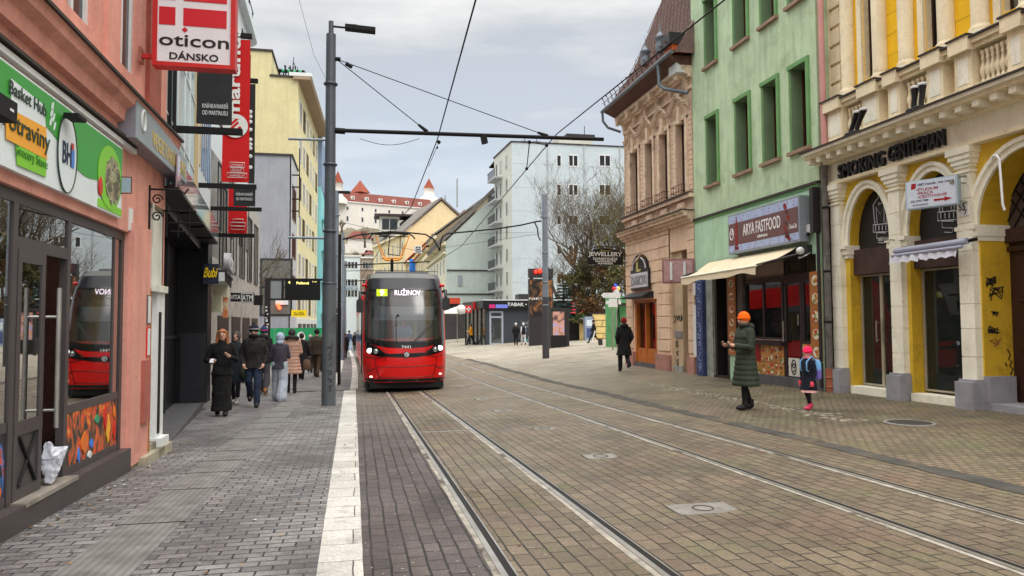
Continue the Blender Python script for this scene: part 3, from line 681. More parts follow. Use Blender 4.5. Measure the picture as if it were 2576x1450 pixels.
for a, b in GW:
    for z0, z1 in ((5.38, 7.48), (8.88, 11.0)):
        q = MB(); q.fb(F, a-.02, b+.02, z1-.10, z1, -.005, .05, GRNT).fb(F, a-.02, a+.08, z0, z1-.10, -.005, .05, GRNT).fb(F, b-.05, b+.0, z0, z1-.10, -.005, .02, GRNT)
        q.build('window_trim', gb)
        q = MB(); q.fb(F, a-.04, b+.03, z0-.05, z0+.03, -.3, .10, TERR); q.build('sill', gb)
        window(F, gb, a+.03, b-.03, z0+.05, z1-.08, -.30, BRF, GLS, 1, 1, .07)
q = MB(); q.fb(F, 14.42, 20.6, 4.50, 4.56, -.05, .06, SLATE); q.fb(F, 14.42, 20.6, 4.44, 4.50, -.05, .03, GRNT); q.build('string_course', gb)
# ground floor: wall with the doorway and the shop opening
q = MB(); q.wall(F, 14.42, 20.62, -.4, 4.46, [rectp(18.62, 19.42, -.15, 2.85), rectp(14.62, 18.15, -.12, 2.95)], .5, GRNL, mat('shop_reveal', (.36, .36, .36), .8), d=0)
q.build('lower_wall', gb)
q = MB(); q.fb(RF(10.5), 18.4, 19.6, -.2, 3.0, -.3, 0, DARK); q.box(10.02, 11, 18.62, 18.66, -.1, 2.8, DARK); q.build('dark_passage', gb)
q = MB(); DF = mat('charcoal_frame', (.17, .16, .17), .45, .15, 4)
q.fb(F, 19.30, 19.42, -.1, 2.8, -.3, .01, DF); q.fb(F, 18.60, 18.70, -.1, 2.8, -.3, .01, DF); q.fb(F, 18.6, 19.42, -.14, -.06, -.3, .05, DF)
q.build('passage_frame', gb)
q = MB(); GP = mat('rough_grey_pier', (.60, .62, .60), .9, .3, 3, .6, 30, dirt=.6, dirtc=(.38, .36, .34)); q.fb(F, 19.46, 19.86, -.2, 2.86, 0, .05, GP); q.build('pier', gb)
# shop front
sf = F
q = MB(); K = mat('plinth_grey', (.36, .36, .37), .85, .15, 2, .3, 40, dirt=.4, dirtc=(.25, .24, .23))
q.fb(sf, 14.45, 18.05, -.3, .12, -.4, .05, K); q.fb(sf, 14.45, 15.05, .12, .52, -.3, .05, K); q.fb(sf, 14.45, 15.05, .52, .55, -.3, .09, CREAMW); q.build('shop_plinth', gb)
def fbx(name, s0, s1, z0, z1, d0, d1, m, par=gb, **k): q = MB(); q.fb(F, s0, s1, z0, z1, d0, d1, m); return q.build(name, par, **k)
fbx('fascia_panel', 16.1, 17.9, 2.55, 2.95, -.2, -.12, mat('beige_panel', (.62, .55, .52), .7))
fbx('pier_left', 17.88, 18.2, .0, 2.95, -.3, .0, mat('pier_dark', (.38, .36, .35), .8, .2))
FOOD1 = picture('food_photo_a', [(.35, .12, .05), (.75, .42, .15), (.85, .62, .35), (.93, .90, .80), (.70, .2, .1)], 7, seed=1)
FOOD2 = picture('food_photo_b', [(.60, .38, .18), (.70, .45, .20), (.76, .52, .26), (.90, .80, .60), (.78, .25, .15)], 11, seed=4)
ORG = mat('menu_orange', (.66, .42, .22), .5, .12, 3)
sw1 = window(F, gb, 16.10, 17.86, .98, 2.5, -.08, DF, GLT, 2, 1, .07, name='shop_window')
fr2 = window(F, gb, 15.96, 16.95-.0, 2.55, 2.94, -.11, DF, GLT, 1, 1, .05, name='shop_transom') if False else None
fbx('counter_rail', 16.0, 17.9, .86, .98, -.2, .06, DF); fbx('steel_rail', 16.0, 17.9, .98, 1.0, -.1, .10, STEEL)
pn = fbx('red_panel', 17.1, 17.86, .42, .86, -.12, -.06, picture('red_poster', [(.35, .03, .03), (.55, .08, .06), (.62, .12, .08), (.5, .05, .05)], 5, seed=2))

sd = window(F, gb, 15.30, 16.02, .12, 2.42, -.06, DF, GLT, 1, 1, .08, name='shop_door')
q = MB(); q.fb(F, 15.40, 15.92, .40, .50, -.09, -.052, DF); q.tube([F(15.95, .95, .02), F(15.95, 1.45, .02)], .018, STEEL, 8); q.tube([F(15.36, 1.35, .0), F(15.36, 1.6, .0)], .014, STEEL, 8); q.build('handle', sd)
pw = MB(); WP = flat('poster_white', (.86, .86, .83), .4); pw.fb(F, 15.42, 15.86, .15, .58, -.055, -.048, WP); ps = pw.build('logo_poster', sd)
q = MB(); n = 20; q.tube([F(15.64+.09*math.cos(k*math.pi*2/n), .365+.17*math.sin(k*math.pi*2/n), -.044) for k in range(n)], .012, INK, 6, closed=True); q.tube([F(15.64+.05*math.cos(k*math.pi*2/n), .40+.05*math.sin(k*math.pi*2/n), -.044) for k in range(n)], .012, INK, 6, closed=True); q.tube([F(15.60, .3, -.044), F(15.70, .24, -.044)], .012, INK, 5); q.build('emblem', sd)
q = MB(); q.fb(F, 15.40, 15.92, .62, .95, -.085, -.075, flat('red_sheet', (.45, .05, .06), .4)); q.build('red_sheet', sd)
fbx('transom_bar', 14.6, 17.88, 2.42, 2.55, -.2, -.05, DF)
window(F, gb, 15.96, 16.06, 2.55, 2.9, -.1, DF, GLT, 1, 1, .02, name='transom_window')
window(F, gb, 15.32, 15.94, 2.55, 2.93, -.1, DF, GLT, 1, 1, .05, name='transom_window')
window(F, gb, 14.66, 15.28, 2.55, 2.93, -.1, DF, GLT, 1, 1, .05, name='transom_window')
sw2 = window(F, gb, 14.62, 15.28, .92, 2.42, -.06, DF, GLT, 1, 1, .06, name='shop_window')

# poster column to the right and menu strip on the left, each picture a dish on an orange board
def dishboard(name, s0, s1, z0, z1, d, n, seed):
    q = MB(); q.fb(F, s0, s1, z0, z1, d-.02, d, ORG); b_ = q.build(name, gb)
    r_ = random.Random(seed); D = [flat('dish_white', (.90, .86, .78), .5), flat('dish_red', (.75, .22, .14), .5), flat('dish_bun', (.80, .55, .28), .5), flat('dish_green', (.45, .55, .25), .5)]
    h = (z1-z0)/n; q = MB()
    for k in range(n):
        c = (s0+s1)/2; z = z0+h*(k+.5)
        q.fb(F, s0+.02, s1-.02, z0+h*k+.0, z0+h*k+.006, d, d+.003, D[2])
        a, b = min((s1-s0)*.30, .16), h*.30
        q.prism([F(c+a*math.cos(t*math.pi/6), z+b*math.sin(t*math.pi/6), d) for t in range(12)], (-.004, 0, 0), D[0])
        for j in range(7):
            u = c+r_.uniform(-.6, .6)*a; v = z+r_.uniform(-.6, .6)*b; w_ = a*r_.uniform(.2, .45); mm = D[r_.randint(1, 3)]
            q.prism([F(u+w_*math.cos(t*math.pi/3), v+w_*.8*math.sin(t*math.pi/3), d+.004) for t in range(6)], (-.003-.001*j, 0, 0), mm)
    q.build('dish_pictures', b_)
def dishgrid(name, s0, s1, z0, z1, d, nc, nr, seed):
    q = MB(); q.fb(F, s0, s1, z0, z1, d-.02, d, mat('menu_orange_pale', (.74, .52, .30), .5, .12, 3)); b_ = q.build(name, gb); r_ = random.Random(seed); q = MB()
    D = [flat('dish_white', (.9, .86, .78)), flat('dish_red', (.75, .22, .14)), flat('dish_bun', (.8, .55, .28)), flat('dish_green', (.45, .55, .25)), flat('dish_brown', (.45, .24, .12))]
    w_, h = (s1-s0)/nc, (z1-z0)/nr
    for i in range(nc):
        for j in range(nr):
            c, z = s0+w_*(i+.5), z0+h*(j+.5)
            for k in range(5):
                a, b = w_*r_.uniform(.12, .34), h*r_.uniform(.12, .36); u, v = c+r_.uniform(-.15, .15)*w_, z+r_.uniform(-.2, .2)*h
                q.prism([F(u+a*math.cos(t*math.pi/4+k), v+b*math.sin(t*math.pi/4+k), d+.002) for t in range(8)], (-.002-.0012*k-.0004*j, 0, 0), D[(k*2+i+j) % 5] if k else D[0])
    q.build('dish_pictures', b_)
dishgrid('photo_panel', 16.06, 17.86, .12, .42, -.045, 9, 2, 1); dishgrid('photo_panel', 16.06, 17.08, .43, .85, -.046, 5, 2, 2); dishgrid('photo_panel', 14.95, 15.28, .12, .92, -.045, 2, 4, 4)
dishboard('menu_board', 14.44, 14.84, .55, 2.55, .03, 5, 3)
dishboard('menu_strip', 18.17, 18.60, .55, 2.66, .04, 6, 5)
# interior
q = MB(); q.box(11.8, 11.85, 14.6, 18.1, 0, 3, mat('kebab_wall', (.25, .2, .2), .8, .4, 1.2)); q.box(11.0, 11.4, 15.2, 17.8, .1, 1.05, mat('kebab_counter', (.45, .42, .38), .4)); q.build('interior', gb)
q = MB(); q.box(11.0, 11.2, 16.3, 16.9, 1.06, 1.2, flat('warm_lamp', (.95, .8, .3), .4, emis=1.2)); q.build('display_light', gb)
# fast food lightbox
r = thing('shop_sign', 'long fast food lightbox with white lettering on brown between pale blue bands', 'sign', F(16.4, 3.75, .2))
q = MB(); SG = mat('sign_case', (.55, .58, .62), .4, .08, 3); q.fb(F, 14.80, 18.07, 3.24, 4.29, .02, .26, SG); q.build('case', r)
q = MB(); BL_ = mat('sign_pale_blue', (.66, .72, .86), .35, .10, 6); q.fb(F, 14.85, 18.02, 3.29, 4.24, .26, .266, BL_); q.build('face', r)
q = MB(); q.fb(F, 14.85, 18.02, 3.46, 4.04, .266, .270, mat('sign_brown', (.42, .29, .29), .35, .12, 4)); q.build('brown_band', r)
lettering(r, 'ARYA FASTFOOD', F(16.42, 3.80, .271), (0, -1, 0), (0, 0, 1), .30, flat('sign_white', (.92, .91, .92), .4), 1.72, .006, .006)
lettering(r, 'kebab•pizza', F(16.35, 3.55, .271), (0, -1, 0), (0, 0, 1), .085, flat('sign_white', (.9, .9, .9), .4), .45, .006, .004)
lettering(r, 'Coca-Cola', F(15.05, 3.62, .271), (0, -1, 0), (0, 0, 1), .11, flat('sign_white', (.9, .9, .9), .4), .30, .006, .004, shear=.3)
q = MB(); SRD = flat('sign_spill_red', (.55, .10, .09), .5); SBR = flat('sign_meat', (.36, .13, .10), .5)
q.prism([F(17.62+dx, z, .271) for dx, z in [(.05, 3.42), (-.06, 3.44), (-.05, 4.05), (-.01, 4.2), (.03, 4.02), (.06, 3.8)]], (-.004, 0, 0), SRD)
for k, (s, z, a) in enumerate([(15.36, 4.12, .07), (15.30, 3.98, .05), (15.24, 3.84, .06), (15.33, 3.72, .05), (15.38, 3.6, .06), (15.30, 3.45, .09), (15.22, 3.36, .06), (17.66, 3.38, .06), (17.55, 3.37, .05)]):
    q.prism([F(s+a*math.cos(t*math.pi/3), z+a*1.2*math.sin(t*math.pi/3+.3), .271) for t in range(6)], (-.005, 0, 0), (SRD, SBR)[k % 2])
for z in (3.33, 3.40, 4.10, 4.18):
    for k in range(9): s = 15.0+k*.33+rnd.uniform(-.1, .1); q.prism([F(s, z, .267), F(s+.02, z+.03, .267), F(s+.03, z-.02, .267)], (-.004, 0, 0), SRD)
n = 18; q.tube([F(17.86+.09*math.cos(k*2*math.pi/n), 3.76+.15*math.sin(k*2*math.pi/n), .274) for k in range(n)], .014, flat('sign_white', (.9, .9, .9)), 5, closed=True)
q.tube([F(17.86+.04*math.cos(k*2*math.pi/n), 3.80+.05*math.sin(k*2*math.pi/n), .274) for k in range(n)], .012, flat('sign_white', (.9, .9, .9)), 5, closed=True)
q.build('pictures', r)
# cream awning
r = thing('cream_awning', 'cream canvas awning sagging over the fast food entrance', 'awning', F(17.2, 3, .5))
q = MB(); CV = mat('cream_canvas', (.90, .84, .72), .9, .06, 2, .15, 60); vs = []; fs = []; NU, NV = 24, 8
for i in range(NU+1):
    for j in range(NV+1):
        s = 19.45-(4.35-.35*j/NV)*i/NU; t = j/NV; u = i/NU
        d = .12+.88*t; z = 3.16-.42*t-.05*math.sin(math.pi*t)-.02*math.sin(u*20)*t-.04*t*(1-u)
        vs.append(F(s, z, d))
for i in range(NU):
    for j in range(NV): a = i*(NV+1)+j; fs.append((a, a+1, a+NV+2, a+NV+1))
q.add(vs, fs, CV, True); q.build('canvas', r, fixn=False)
q = MB(); vs = []; fs = []
for i in range(NU+1):
    u = i/NU; s = 19.45-4.0*u; z = 3.16-.42-.02*math.sin(u*20)-.04*(1-u)
    vs += [F(s, z, 1.0), F(s, z-.17-.03*math.sin(u*14), 1.01)]
for i in range(NU): fs.append((2*i, 2*i+1, 2*i+3, 2*i+2))
q.add(vs, fs, CV, True); q.tube([F(19.45, 2.70, 1.0), F(15.45, 2.73, 1.0)], .025, CREAMW, 8); q.build('valance', r, fixn=False)
q = MB(); q.tube([F(14.9, 3.0, .1), F(15.5, 2.75, .95)], .03, DF, 6); q.tube([F(19.3, 3.0, .1), F(19.4, 2.75, .95)], .03, DF, 6); q.fb(F, 14.75, 19.5, 2.95, 3.16, .0, .13, DF); q.build('arms', r)
q = MB(); q.ball(F(14.75, 3.02, .3), .09, WHITEF, 10, 8); q.tube([F(14.75, 2.98, .05), F(14.62, 2.9, .25), F(14.8, 2.85, .3), F(14.95, 2.9, .2)], .018, STEEL, 6); q.build('motor', r)
# blue graffiti covered meter board, white panels beside, dead lightbox
q = MB(); NB = mat('blue_board', (.22, .28, .45), .7, .2, 4); q.fb(F, 19.88, 20.30, -.12, 2.88, 0, .16, NB); bb = q.build('board'); tag(bb, 'tall blue graffiti-covered board between peach and green buildings', 'board')
q = MB(); CH = flat('chalk_blue', (.62, .68, .82), .8)
r_ = random.Random(11)
for k in range(26):
    z = .0+k*.105; s = 20.08+r_.uniform(-.03, .03)
    p = [(s+r_.uniform(-.14, .14), z+r_.uniform(-.03, .08)) for _ in range(5)]
    q.tube([F(a, b, .165) for a, b in p], .008, CH, 4)
q.build('graffiti', bb)
q = MB(); q.fb(F, 20.32, 20.62, .42, 1.95, .05, .10, WHITEF); q.fb(F, 20.32, 20.62, 2.25, 2.62, .05, .10, WHITEF); tag(q.build('wall_panels'), 'two white metal wall panels beside the blue graffiti board', 'panel')
r = thing('dead_lightbox', 'faded pinkish lightbox showing two bare tubes, sticking out over the peach doorway', 'sign', (9.6, 21.0, 3))
c0 = Vector((9.58, 20.9, 3.0)); fx = Vector((.86, -.50, 0)); fn = Vector((-.50, -.86, 0)); PK = mat('faded_pink', (.70, .55, .55), .6, .2, 8)
q = MB(); q.obox(c0, fx*.48, fn*.08, (0, 0, .37), mat('pink_rim', (.55, .38, .38), .6, .2)); q.build('case', r)
q = MB(); q.obox(c0+fn*.082, fx*.43, fn*.004, (0, 0, .32), PK); q.build('face', r)
q = MB()
for dx in (-.2, .2): q.tube([c0+fn*.12+fx*dx+Vector((0, 0, -.27)), c0+fn*.12+fx*dx+Vector((0, 0, .27))], .04, WHITEF, 10)
q.build('tubes', r)
# downpipes at the joint of green and yellow
r = thing('downpipe', 'tall downpipe between the green and yellow buildings, pink above, grey with stickers below, terracotta foot', 'downpipe', F(14.5, 0, .1))
q = MB(); q.tube([F(14.30, 4.95, -.06), F(14.32, 14, -.06)], .065, mat('pink_pipe', (.80, .58, .56), .5, .1), 12); q.build('upper_pipe', r)
q = MB(); PG = mat('dirty_pipe', (.40, .38, .37), .6, .35, 6, dirt=.5, dirtc=(.65, .65, .62)); q.tube([F(14.26, .42, -.02), F(14.26, 2.5, -.02), F(14.28, 4.5, -.02), F(14.30, 5.0, -.05)], .07, PG, 12)
for z in (1.4, 2.5, 3.9): q.lathe([(.07, 0), (.082, .01), (.082, .04), (.07, .05)], F(14.26, z, -.02), DARK, 12)
q.build('lower_pipe', r)
q = MB(); TC = mat('terracotta', (.62, .36, .26), .7, .2, 6); q.tube([F(14.26, -.12, -.02), F(14.26, .42, -.02)], .085, TC, 12)
for z in (.0, .2): q.lathe([(.085, 0), (.1, .01), (.1, .035), (.085, .045)], F(14.26, z, -.02), TC, 12)
q.build('foot', r)
q = MB(); q.tube([F(14.46, 0, .05), F(14.46, 4.4, .05)], .035, DF, 8); q.fb(F, 14.40, 14.52, 3.4, 4.4, .01, .2, DF); q.box(10.02, 10.27, 14.385, 14.41, -.2, 4.4, DF); tag(q.build('cable_duct_gap_shade'), 'dark cable duct beside the grey downpipe and a painted shade sheet in the gap', 'duct')  # the thin dark sheet over the wall return paints in the gap's shade
q = MB(); q.fb(F, 14.66, 14.80, 3.42, 3.62, 0, .1, WHITEF); q.ball(F(14.73, 3.40, .1), .045, DARK, 8, 6); tag(q.build('alarm_box'), 'small white alarm box with dark lens on the green wall', 'alarm box')
# ================================================================== PEACH BUILDING
pb = thing('peach_building', 'old peach stucco building with carved cornice, quoins and mansard roof', 'building', (10, 23.5, -.2))
PEA = mat('peach_stucco', (.86, .75, .65), .9, .12, 1.8, .5, 45, streak=.22, dirt=.35, dirtc=(.66, .54, .46))
PEAL = mat('peach_low', (.88, .77, .66), .9, .12, 1.5, .4, 45, streak=.15, dirt=.35, dirtc=(.68, .54, .44))
PEAC = mat('peach_carving', (.86, .77, .67), .9, .2, 5, .6, 40, dirt=.45, dirtc=(.45, .37, .32)); TILE = mat('diamond_tile', (.47, .38, .36), .8, .3, 3, .5, 20)
GUT = mat('zinc_grey', (.42, .45, .48), .45, .15, 4, metal=.4); RUST = mat('rust', (.35, .2, .16), .8, .3, 6); EAV = mat('eave_wood', (.36, .25, .21), .8, .25, 4)
PW = [(25.02, 25.76), (23.67, 24.30), (22.38, 23.06), (21.08, 21.74)]
q = MB(); holes = [rectp(a, b, 5.46, 7.78) for a, b in PW]
q.wall(F, 20.64, 26.4, 4.9, 9.0, holes, .26, PEA); q.box(10.01, 22, 26.36, 26.40, -.6, 9.6, PEA); q.box(10.35, 21, 20.7, 26.3, 4.9, 9.4, DARK)
q.build('upper_wall', pb)
q = MB(); q.wall(F, 20.64, 26.4, -.6, 4.9, [rectp(23.6, 25.62, .0, 2.25), rectp(21.15, 22.40, -.25, 3.72)], .45, PEAL); q.box(10.5, 20, 20.7, 26.3, -.3, 4.6, DARK); q.build('lower_wall', pb)
q = MB(); z = .5
while z < 4.4:
    for a, b in ((20.64, 21.1), (22.45, 23.5), (25.75, 26.42)): q.fb(F, a, b, z, z+.36, 0, .035, PEAL)
    if z > 2.7: q.fb(F, 22.45, 26.42, z, z+.36, 0, .034, PEAL)
    z += .385
q.fb(F, 26.40, 26.42, -.2, 9, -.5, .04, PEAL)
q.build('rusticated_blocks', pb)
q = MB(); PKB = mat('pink_base', (.68, .50, .45), .9, .2, 3, .5, 30, dirt=.5, dirtc=(.45, .38, .35))
for a, b in ((22.42, 23.58), (25.64, 26.45), (20.62, 21.13)): q = MB(); q.fb(F, a, b, -.6, .38, -.05, .09, PKB); q.build('base_course', pb)
q = MB()
for (z0, z1, d1) in ((4.50, 4.58, .12), (4.58, 4.68, .22), (4.68, 4.78, .34), (4.78, 4.84, .40)): q.fb(F, 20.62, 26.5, z0, z1, -.05, d1, PEAC)
q.fb(F, 20.60, 26.55, 4.84, 4.87, -.05, .44, SLATE); q.build('lower_cornice', pb)
q = MB(); q.fb(F, 20.62, 26.48, 5.26, 5.38, -.05, .16, PEAC).fb(F, 20.62, 26.5, 5.38, 5.42, -.05, .22, SLATE); q.build('sill_band', pb)
for a, b in PW:
    window(F, pb, a-.01, b+.01, 5.44, 7.80, -.16, BROWNF, GLS, 2, 1, .055, trans=7.0)
    c = (a+b)/2; q = MB()
    for s0, s1 in ((a-.16, a), (b, b+.16)): q.fb(F, s0, s1, 5.42, 7.86, 0, .07, PEAC)
    q.fb(F, a-.16, b+.16, 7.78, 7.92, 0, .08, PEAC); q.fb(F, c-.10, c+.10, 7.7, 8.25, 0, .14, PEAC)
    # wavy hood mould
    pts = [(-.72, 8.18), (-.5, 8.20), (-.42, 8.32), (-.28, 8.36), (-.2, 8.5), (0, 8.56), (.2, 8.5), (.28, 8.36), (.42, 8.32), (.5, 8.20), (.72, 8.18)]
    for dz, rr, dd in ((0, .045, .16), (.07, .035, .20), (-.06, .03, .12)): q.tube([F(c+x, z_+dz, dd) for x, z_ in pts], rr, PEAC, 6)
    q.build('window_surround', pb)
    q = MB(); q.fb(F, c-.26, c+.26, 4.98, 5.2, 0, .08, PEAC).fb(F, c-.2, c+.2, 5.02, 5.17, .08, .10, PEA); q.build('apron_panel', pb)
    q = MB(); 
    for z_ in (5.52, 5.72): q.tube([F(a-.05, z_, .06), F(a-.05, z_, .22), F(b+.05, z_, .22), F(b+.05, z_, .06)], .012, RUST, 5)
    for t in range(5): q.tube([F(a-.05+(b-a+.1)*t/4, 5.42, .22), F(a-.05+(b-a+.1)*t/4, 5.72, .22)], .009, RUST, 5)
    q.build('window_guard', pb)
q = MB()
for k in range(17):
    z0 = 5.5+k*.155
    for a, b in ((25.9, 26.38), (24.5, 24.85), (23.24, 23.5), (21.92, 22.2), (20.66, 20.92)): q.fb(F, a, b, z0+.01, z0+.145, 0, .022, PEA)
q.build('brick_courses', pb)
q = MB()
for (z0, z1, d1) in ((8.62, 8.70, .08), (8.98, 9.06, .14), (9.06, 9.2, .22), (9.2, 9.32, .34)): q.fb(F, 20.62, 26.42+d1*.4, z0, z1, -.05, d1, PEAC)
q.build('upper_cornice', pb)
q = MB(); s = 20.95
while s < 26.5:
    q = MB(); q.prism([F(s-.09, 8.62, .0), F(s-.09, 8.72, .12), F(s-.09, 8.95, .16), F(s-.09, 9.05, .40), F(s-.09, 9.2, .45), F(s-.09, 9.2, .0)], F.a*.18, PEAC); q.ball(F(s, 9.0, .36), (.09, .10, .10), PEAC, 8, 6); q.build('corbel', pb); s += 1.06
q = MB(); q.prism([F(20.62, 9.32, 0), F(20.62, 9.32, .35), F(20.62, 9.52, .78), F(20.62, 9.60, .78), F(20.62, 9.62, 0)], F.a*6.0, EAV)
q.build('eave', pb)
q = MB(); q.tube([F(20.3, 9.58, .80), F(26.75, 9.58, .80)], .07, GUT, 10); q.build('gutter', pb)
q = MB(); q.tube([F(26.7, 9.55, .80), F(26.7, 9.2, .78), F(26.65, 8.95, .6), F(26.45, 8.75, .15)], .05, GUT, 8); q.build('downpipe', pb)
q = MB(); q.tube([F(21.3, 9.5, .80), F(21.3, 8.9, .78), F(21.1, 8.7, .7), F(20.6, 8.45, .15)], .06, GUT, 8); q.build('downpipe', pb)
# mansard
q = MB(); A = [Vector((9.35, 20.4, 9.62)), Vector((9.35, 26.7, 9.62)), Vector((22, 26.7, 9.62)), Vector((22, 20.4, 9.62))]
B = [Vector((11.3, 20.4, 14.2)), Vector((11.3, 24.9, 14.2)), Vector((22, 24.9, 14.2)), Vector((22, 20.4, 14.2))]
Cm = [Vector((10.15, 20.4, 10.9)), Vector((10.15, 25.9, 10.9)), Vector((22, 25.9, 10.9)), Vector((22, 20.4, 10.9))]
q.add(A+Cm+B, [(0, 1, 5, 4), (4, 5, 9, 8), (1, 2, 6, 5), (5, 6, 10, 9), (8, 9, 10, 11), (3, 0, 4, 8, 11, 7)], TILE); rf = q.build('mansard_roof', pb)
q = MB(); TL = mat('tile_line', (.40, .30, .28), .8)
def onroof(s, h):
    if h < 1.28: t = h/1.28; p = Vector((9.35+.8*t, 0, 9.62+1.28*t))
    else: t = (h-1.28)/3.3; p = Vector((10.15+1.15*t, 0, 10.9+3.3*t))
    return Vector((p.x-.02, s, p.z+.015))
for k in range(-16, 34):
    s = 20.4+k*.3; pts = []; pt2 = []
    for j in range(16):
        h = j*.3; sa = s+h*.6; sb = s+8-h*.6-6
        lim = 26.7-h*.40
        if 20.45 < sa < lim: pts.append(onroof(sa, h))
        if 20.45 < sb < lim: pt2.append(onroof(sb, h))
    if len(pts) > 1: q.tube(pts, .012, TL, 4)
    if len(pt2) > 1: q.tube(pt2, .012, TL, 4)
q.build('tile_joints', rf)
for s in (22.3, 23.6):
    q = MB(); p = onroof(s, .7) - Vector((.05, 0, 0))
    q.lathe([(.14, 0), (.17, .25), (.12, .4), (.2, .46), (.13, .55), (.09, .62), (.03, .7), (.045, .78), (.012, .86), (0, 1.15)], p, GUT, 12); q.build('roof_finial', rf)
q = MB(); s = 20.6
while s < 26.7:
    q.tube([F(s, 9.62, .72), F(s, 9.9, .8), F(s+.06, 10.0, .84)], .014, RUST, 4); q.tube([F(s, 9.85, .78), F(s+.12, 9.8, .76)], .012, RUST, 4); q.ball(F(s+.06, 10.02, .84), .03, RUST, 6, 4); s += .42
q.tube([F(20.5, 9.88, .79), F(26.7, 9.88, .79)], .012, RUST, 4); q.build('snow_guard', rf)
q = MB(); q.box(9.2, 9.9, 20.45, 21.1, 9.9, 10.25, DF); q.box(9.3, 9.9, 20.5, 21.0, 9.72, 9.9, mat('orange_tarp', (.75, .35, .15), .7)); q.build('gutter_box', pb)
q = MB(); q.fb(F, 20.64, 21.2, 9.1, 9.6, .1, .5, WHITEF); q.build('wall_patch', pb)
# white chimney stack seen behind the roof
q = MB(); q.box(13.2, 14.6, 25.2, 26.2, 11, 17, mat('chimney_white', (.84, .84, .84), .8, .08)); tag(q.build('chimney_stack'), 'tall pale chimney stack rising behind the peach mansard roof', 'chimney')
# jewellery shop below
q = MB(); WD = mat('orange_wood', (.70, .40, .14), .45, .2, 3, .2, 10)
q.fb(F, 25.45, 25.62, .0, 2.25, -.35, .0, WD).fb(F, 23.62, 23.72, .0, 2.25, -.35, .0, WD).fb(F, 23.6, 25.62, 2.15, 2.25, -.3, .0, WD).fb(F, 23.6, 25.62, -.15, .02, -.3, .04, K); q.fb(F, 24.55, 24.65, 0, 2.2, -.3, 0, WD)
q.fb(F, 23.6, 25.6, .02, .52, -.3, -.02, WD); q.build('shop_frame', pb)
q = MB(); q.fb(F, 23.7, 25.5, .52, 2.16, -.14, -.13, GLT); q.build('shop_pane', pb)
q = MB(); JW = picture('jewel_display', [(.15, .12, .08), (.5, .38, .15), (.85, .75, .35), (.95, .95, .88), (.3, .5, .3)], 9, seed=7); q.fb(F, 23.7, 25.5, .52, .85, -.4, -.2, JW); q.fb(F, 23.7, 25.5, 1.2, 1.24, -.4, -.2, WHITEF); q.fb(F, 23.7, 25.5, .5, 2.2, -.44, -.42, mat('olive_back', (.32, .34, .2), .7, .3)); q.build('display', pb)
q = MB(); q.fb(F, 23.75, 25.45, .86, .9, -.35, -.2, flat('display_glow', (.95, .9, .55), .4, emis=.8)); q.build('display_lamp', pb)
# doorway, graffiti and nameplate
q = MB(); q.fb(RF(10.4), 21.15, 21.75, -.3, 2.7, 0, .03, mat('door_red_brown', (.26, .12, .10), .6, .3)); q.fb(F, 21.75, 22.40, -.3, 3.72, -.44, -.1, mat('plaster_side', (.74, .66, .54), .9, .15, 2, dirt=.4, dirtc=(.5, .45, .4))); q.build('doorway', pb)
PG2 = lambda s, z: F(s, z, -.09)
squiggle(pb, [[(22.35+.09*math.cos(k), 1.55+.10*math.sin(k)) for k in [t*.6 for t in range(11)]], [(22.2, 1.66), (22.12, 1.5), (22.05, 1.66)], [(22.0, 1.66), (21.98, 1.5), (21.88, 1.5), (21.86, 1.66)], [(21.84, 1.68), (21.84, 1.5), (21.78, 1.56), (21.84, 1.67)]], PG2, .016, INK)
squiggle(pb, [[(22.2+.07*math.cos(k), .75+.09*math.sin(k)) for k in [t*.6 for t in range(11)]], [(22.12, .52), (22.24, .45), (22.12, .38)], [(22.12, .26), (22.24, .2), (22.12, .12), (22.24, .05)], [(22.34, -.05), (22.1, .0), (21.9, -.1)]], PG2, .018, INK)
q = MB(); q.fb(F, 21.8, 22.3, .95, 1.15, -.1, -.06, mat('nameplate', (.5, .5, .52), .4)); q.build('intercom', pb)
q = MB(); q.fb(F, 21.76, 22.4, -.35, .05, -.1, -.05, GP); q.build('broken_plaster', pb)
# shop board with arch top
r = thing('jeweller_board', 'black and white arched shop board mounted on the peach wall over the display window', 'sign', F(24.9, 3, .1))
c = 24.85; q = MB(); o_ = [(c-.85, 2.62), (c+.85, 2.62), (c+.85, 3.35)]+[(c+.75*math.cos(t*math.pi/10), 3.35+.55*math.sin(t*math.pi/10)) for t in range(0, 11)]+[(c-.85, 3.35)]
q.fprism(F, o_, .05, .12, flat('board_black', (.12, .12, .13), .4)); q.build('board', r)
q = MB(); WB = mat('board_white', (.80, .80, .82), .5, .15, 5)
q.tube([F(c+.62*math.cos(t*math.pi/10), 3.35+.42*math.sin(t*math.pi/10), .13) for t in range(0, 11)], .03, WB, 6); q.fb(F, c-.8, c+.8, 2.70, 3.22, .12, .14, WB); q.build('white_border', r)
lettering(r, 'L', F(c, 3.47, .13), (0, -1, 0), (0, 0, 1), .4, flat('old_gold', (.72, .68, .42), .4), .38, .03, .03)
lettering(r, 'ZLATNICTVO', F(c, 2.96, .141), (0, -1, 0), (0, 0, 1), .34, flat('grey_letter', (.55, .57, .58), .4), 1.5, .02, .0)
q = MB(); q.tube([F(c-.5, 3.75, .12), F(c-.62, 3.82, .3), F(c-.55, 3.55, .45)], .05, mat('lamp_brass', (.45, .38, .28), .4), 8); q.build('swan_lamp', r)
r = thing('black_awning', 'narrow black roller awning above the jeweller window', 'awning', F(24.9, 2.4, .1))
q = MB(); q.prism([F(23.85, 2.52, .0), F(23.85, 2.52, .14), F(23.85, 2.36, .42), F(23.85, 2.30, .42), F(23.85, 2.3, .0)], F.a*1.95, flat('awning_black', (.10, .10, .11), .6)); q.build('canopy', r)
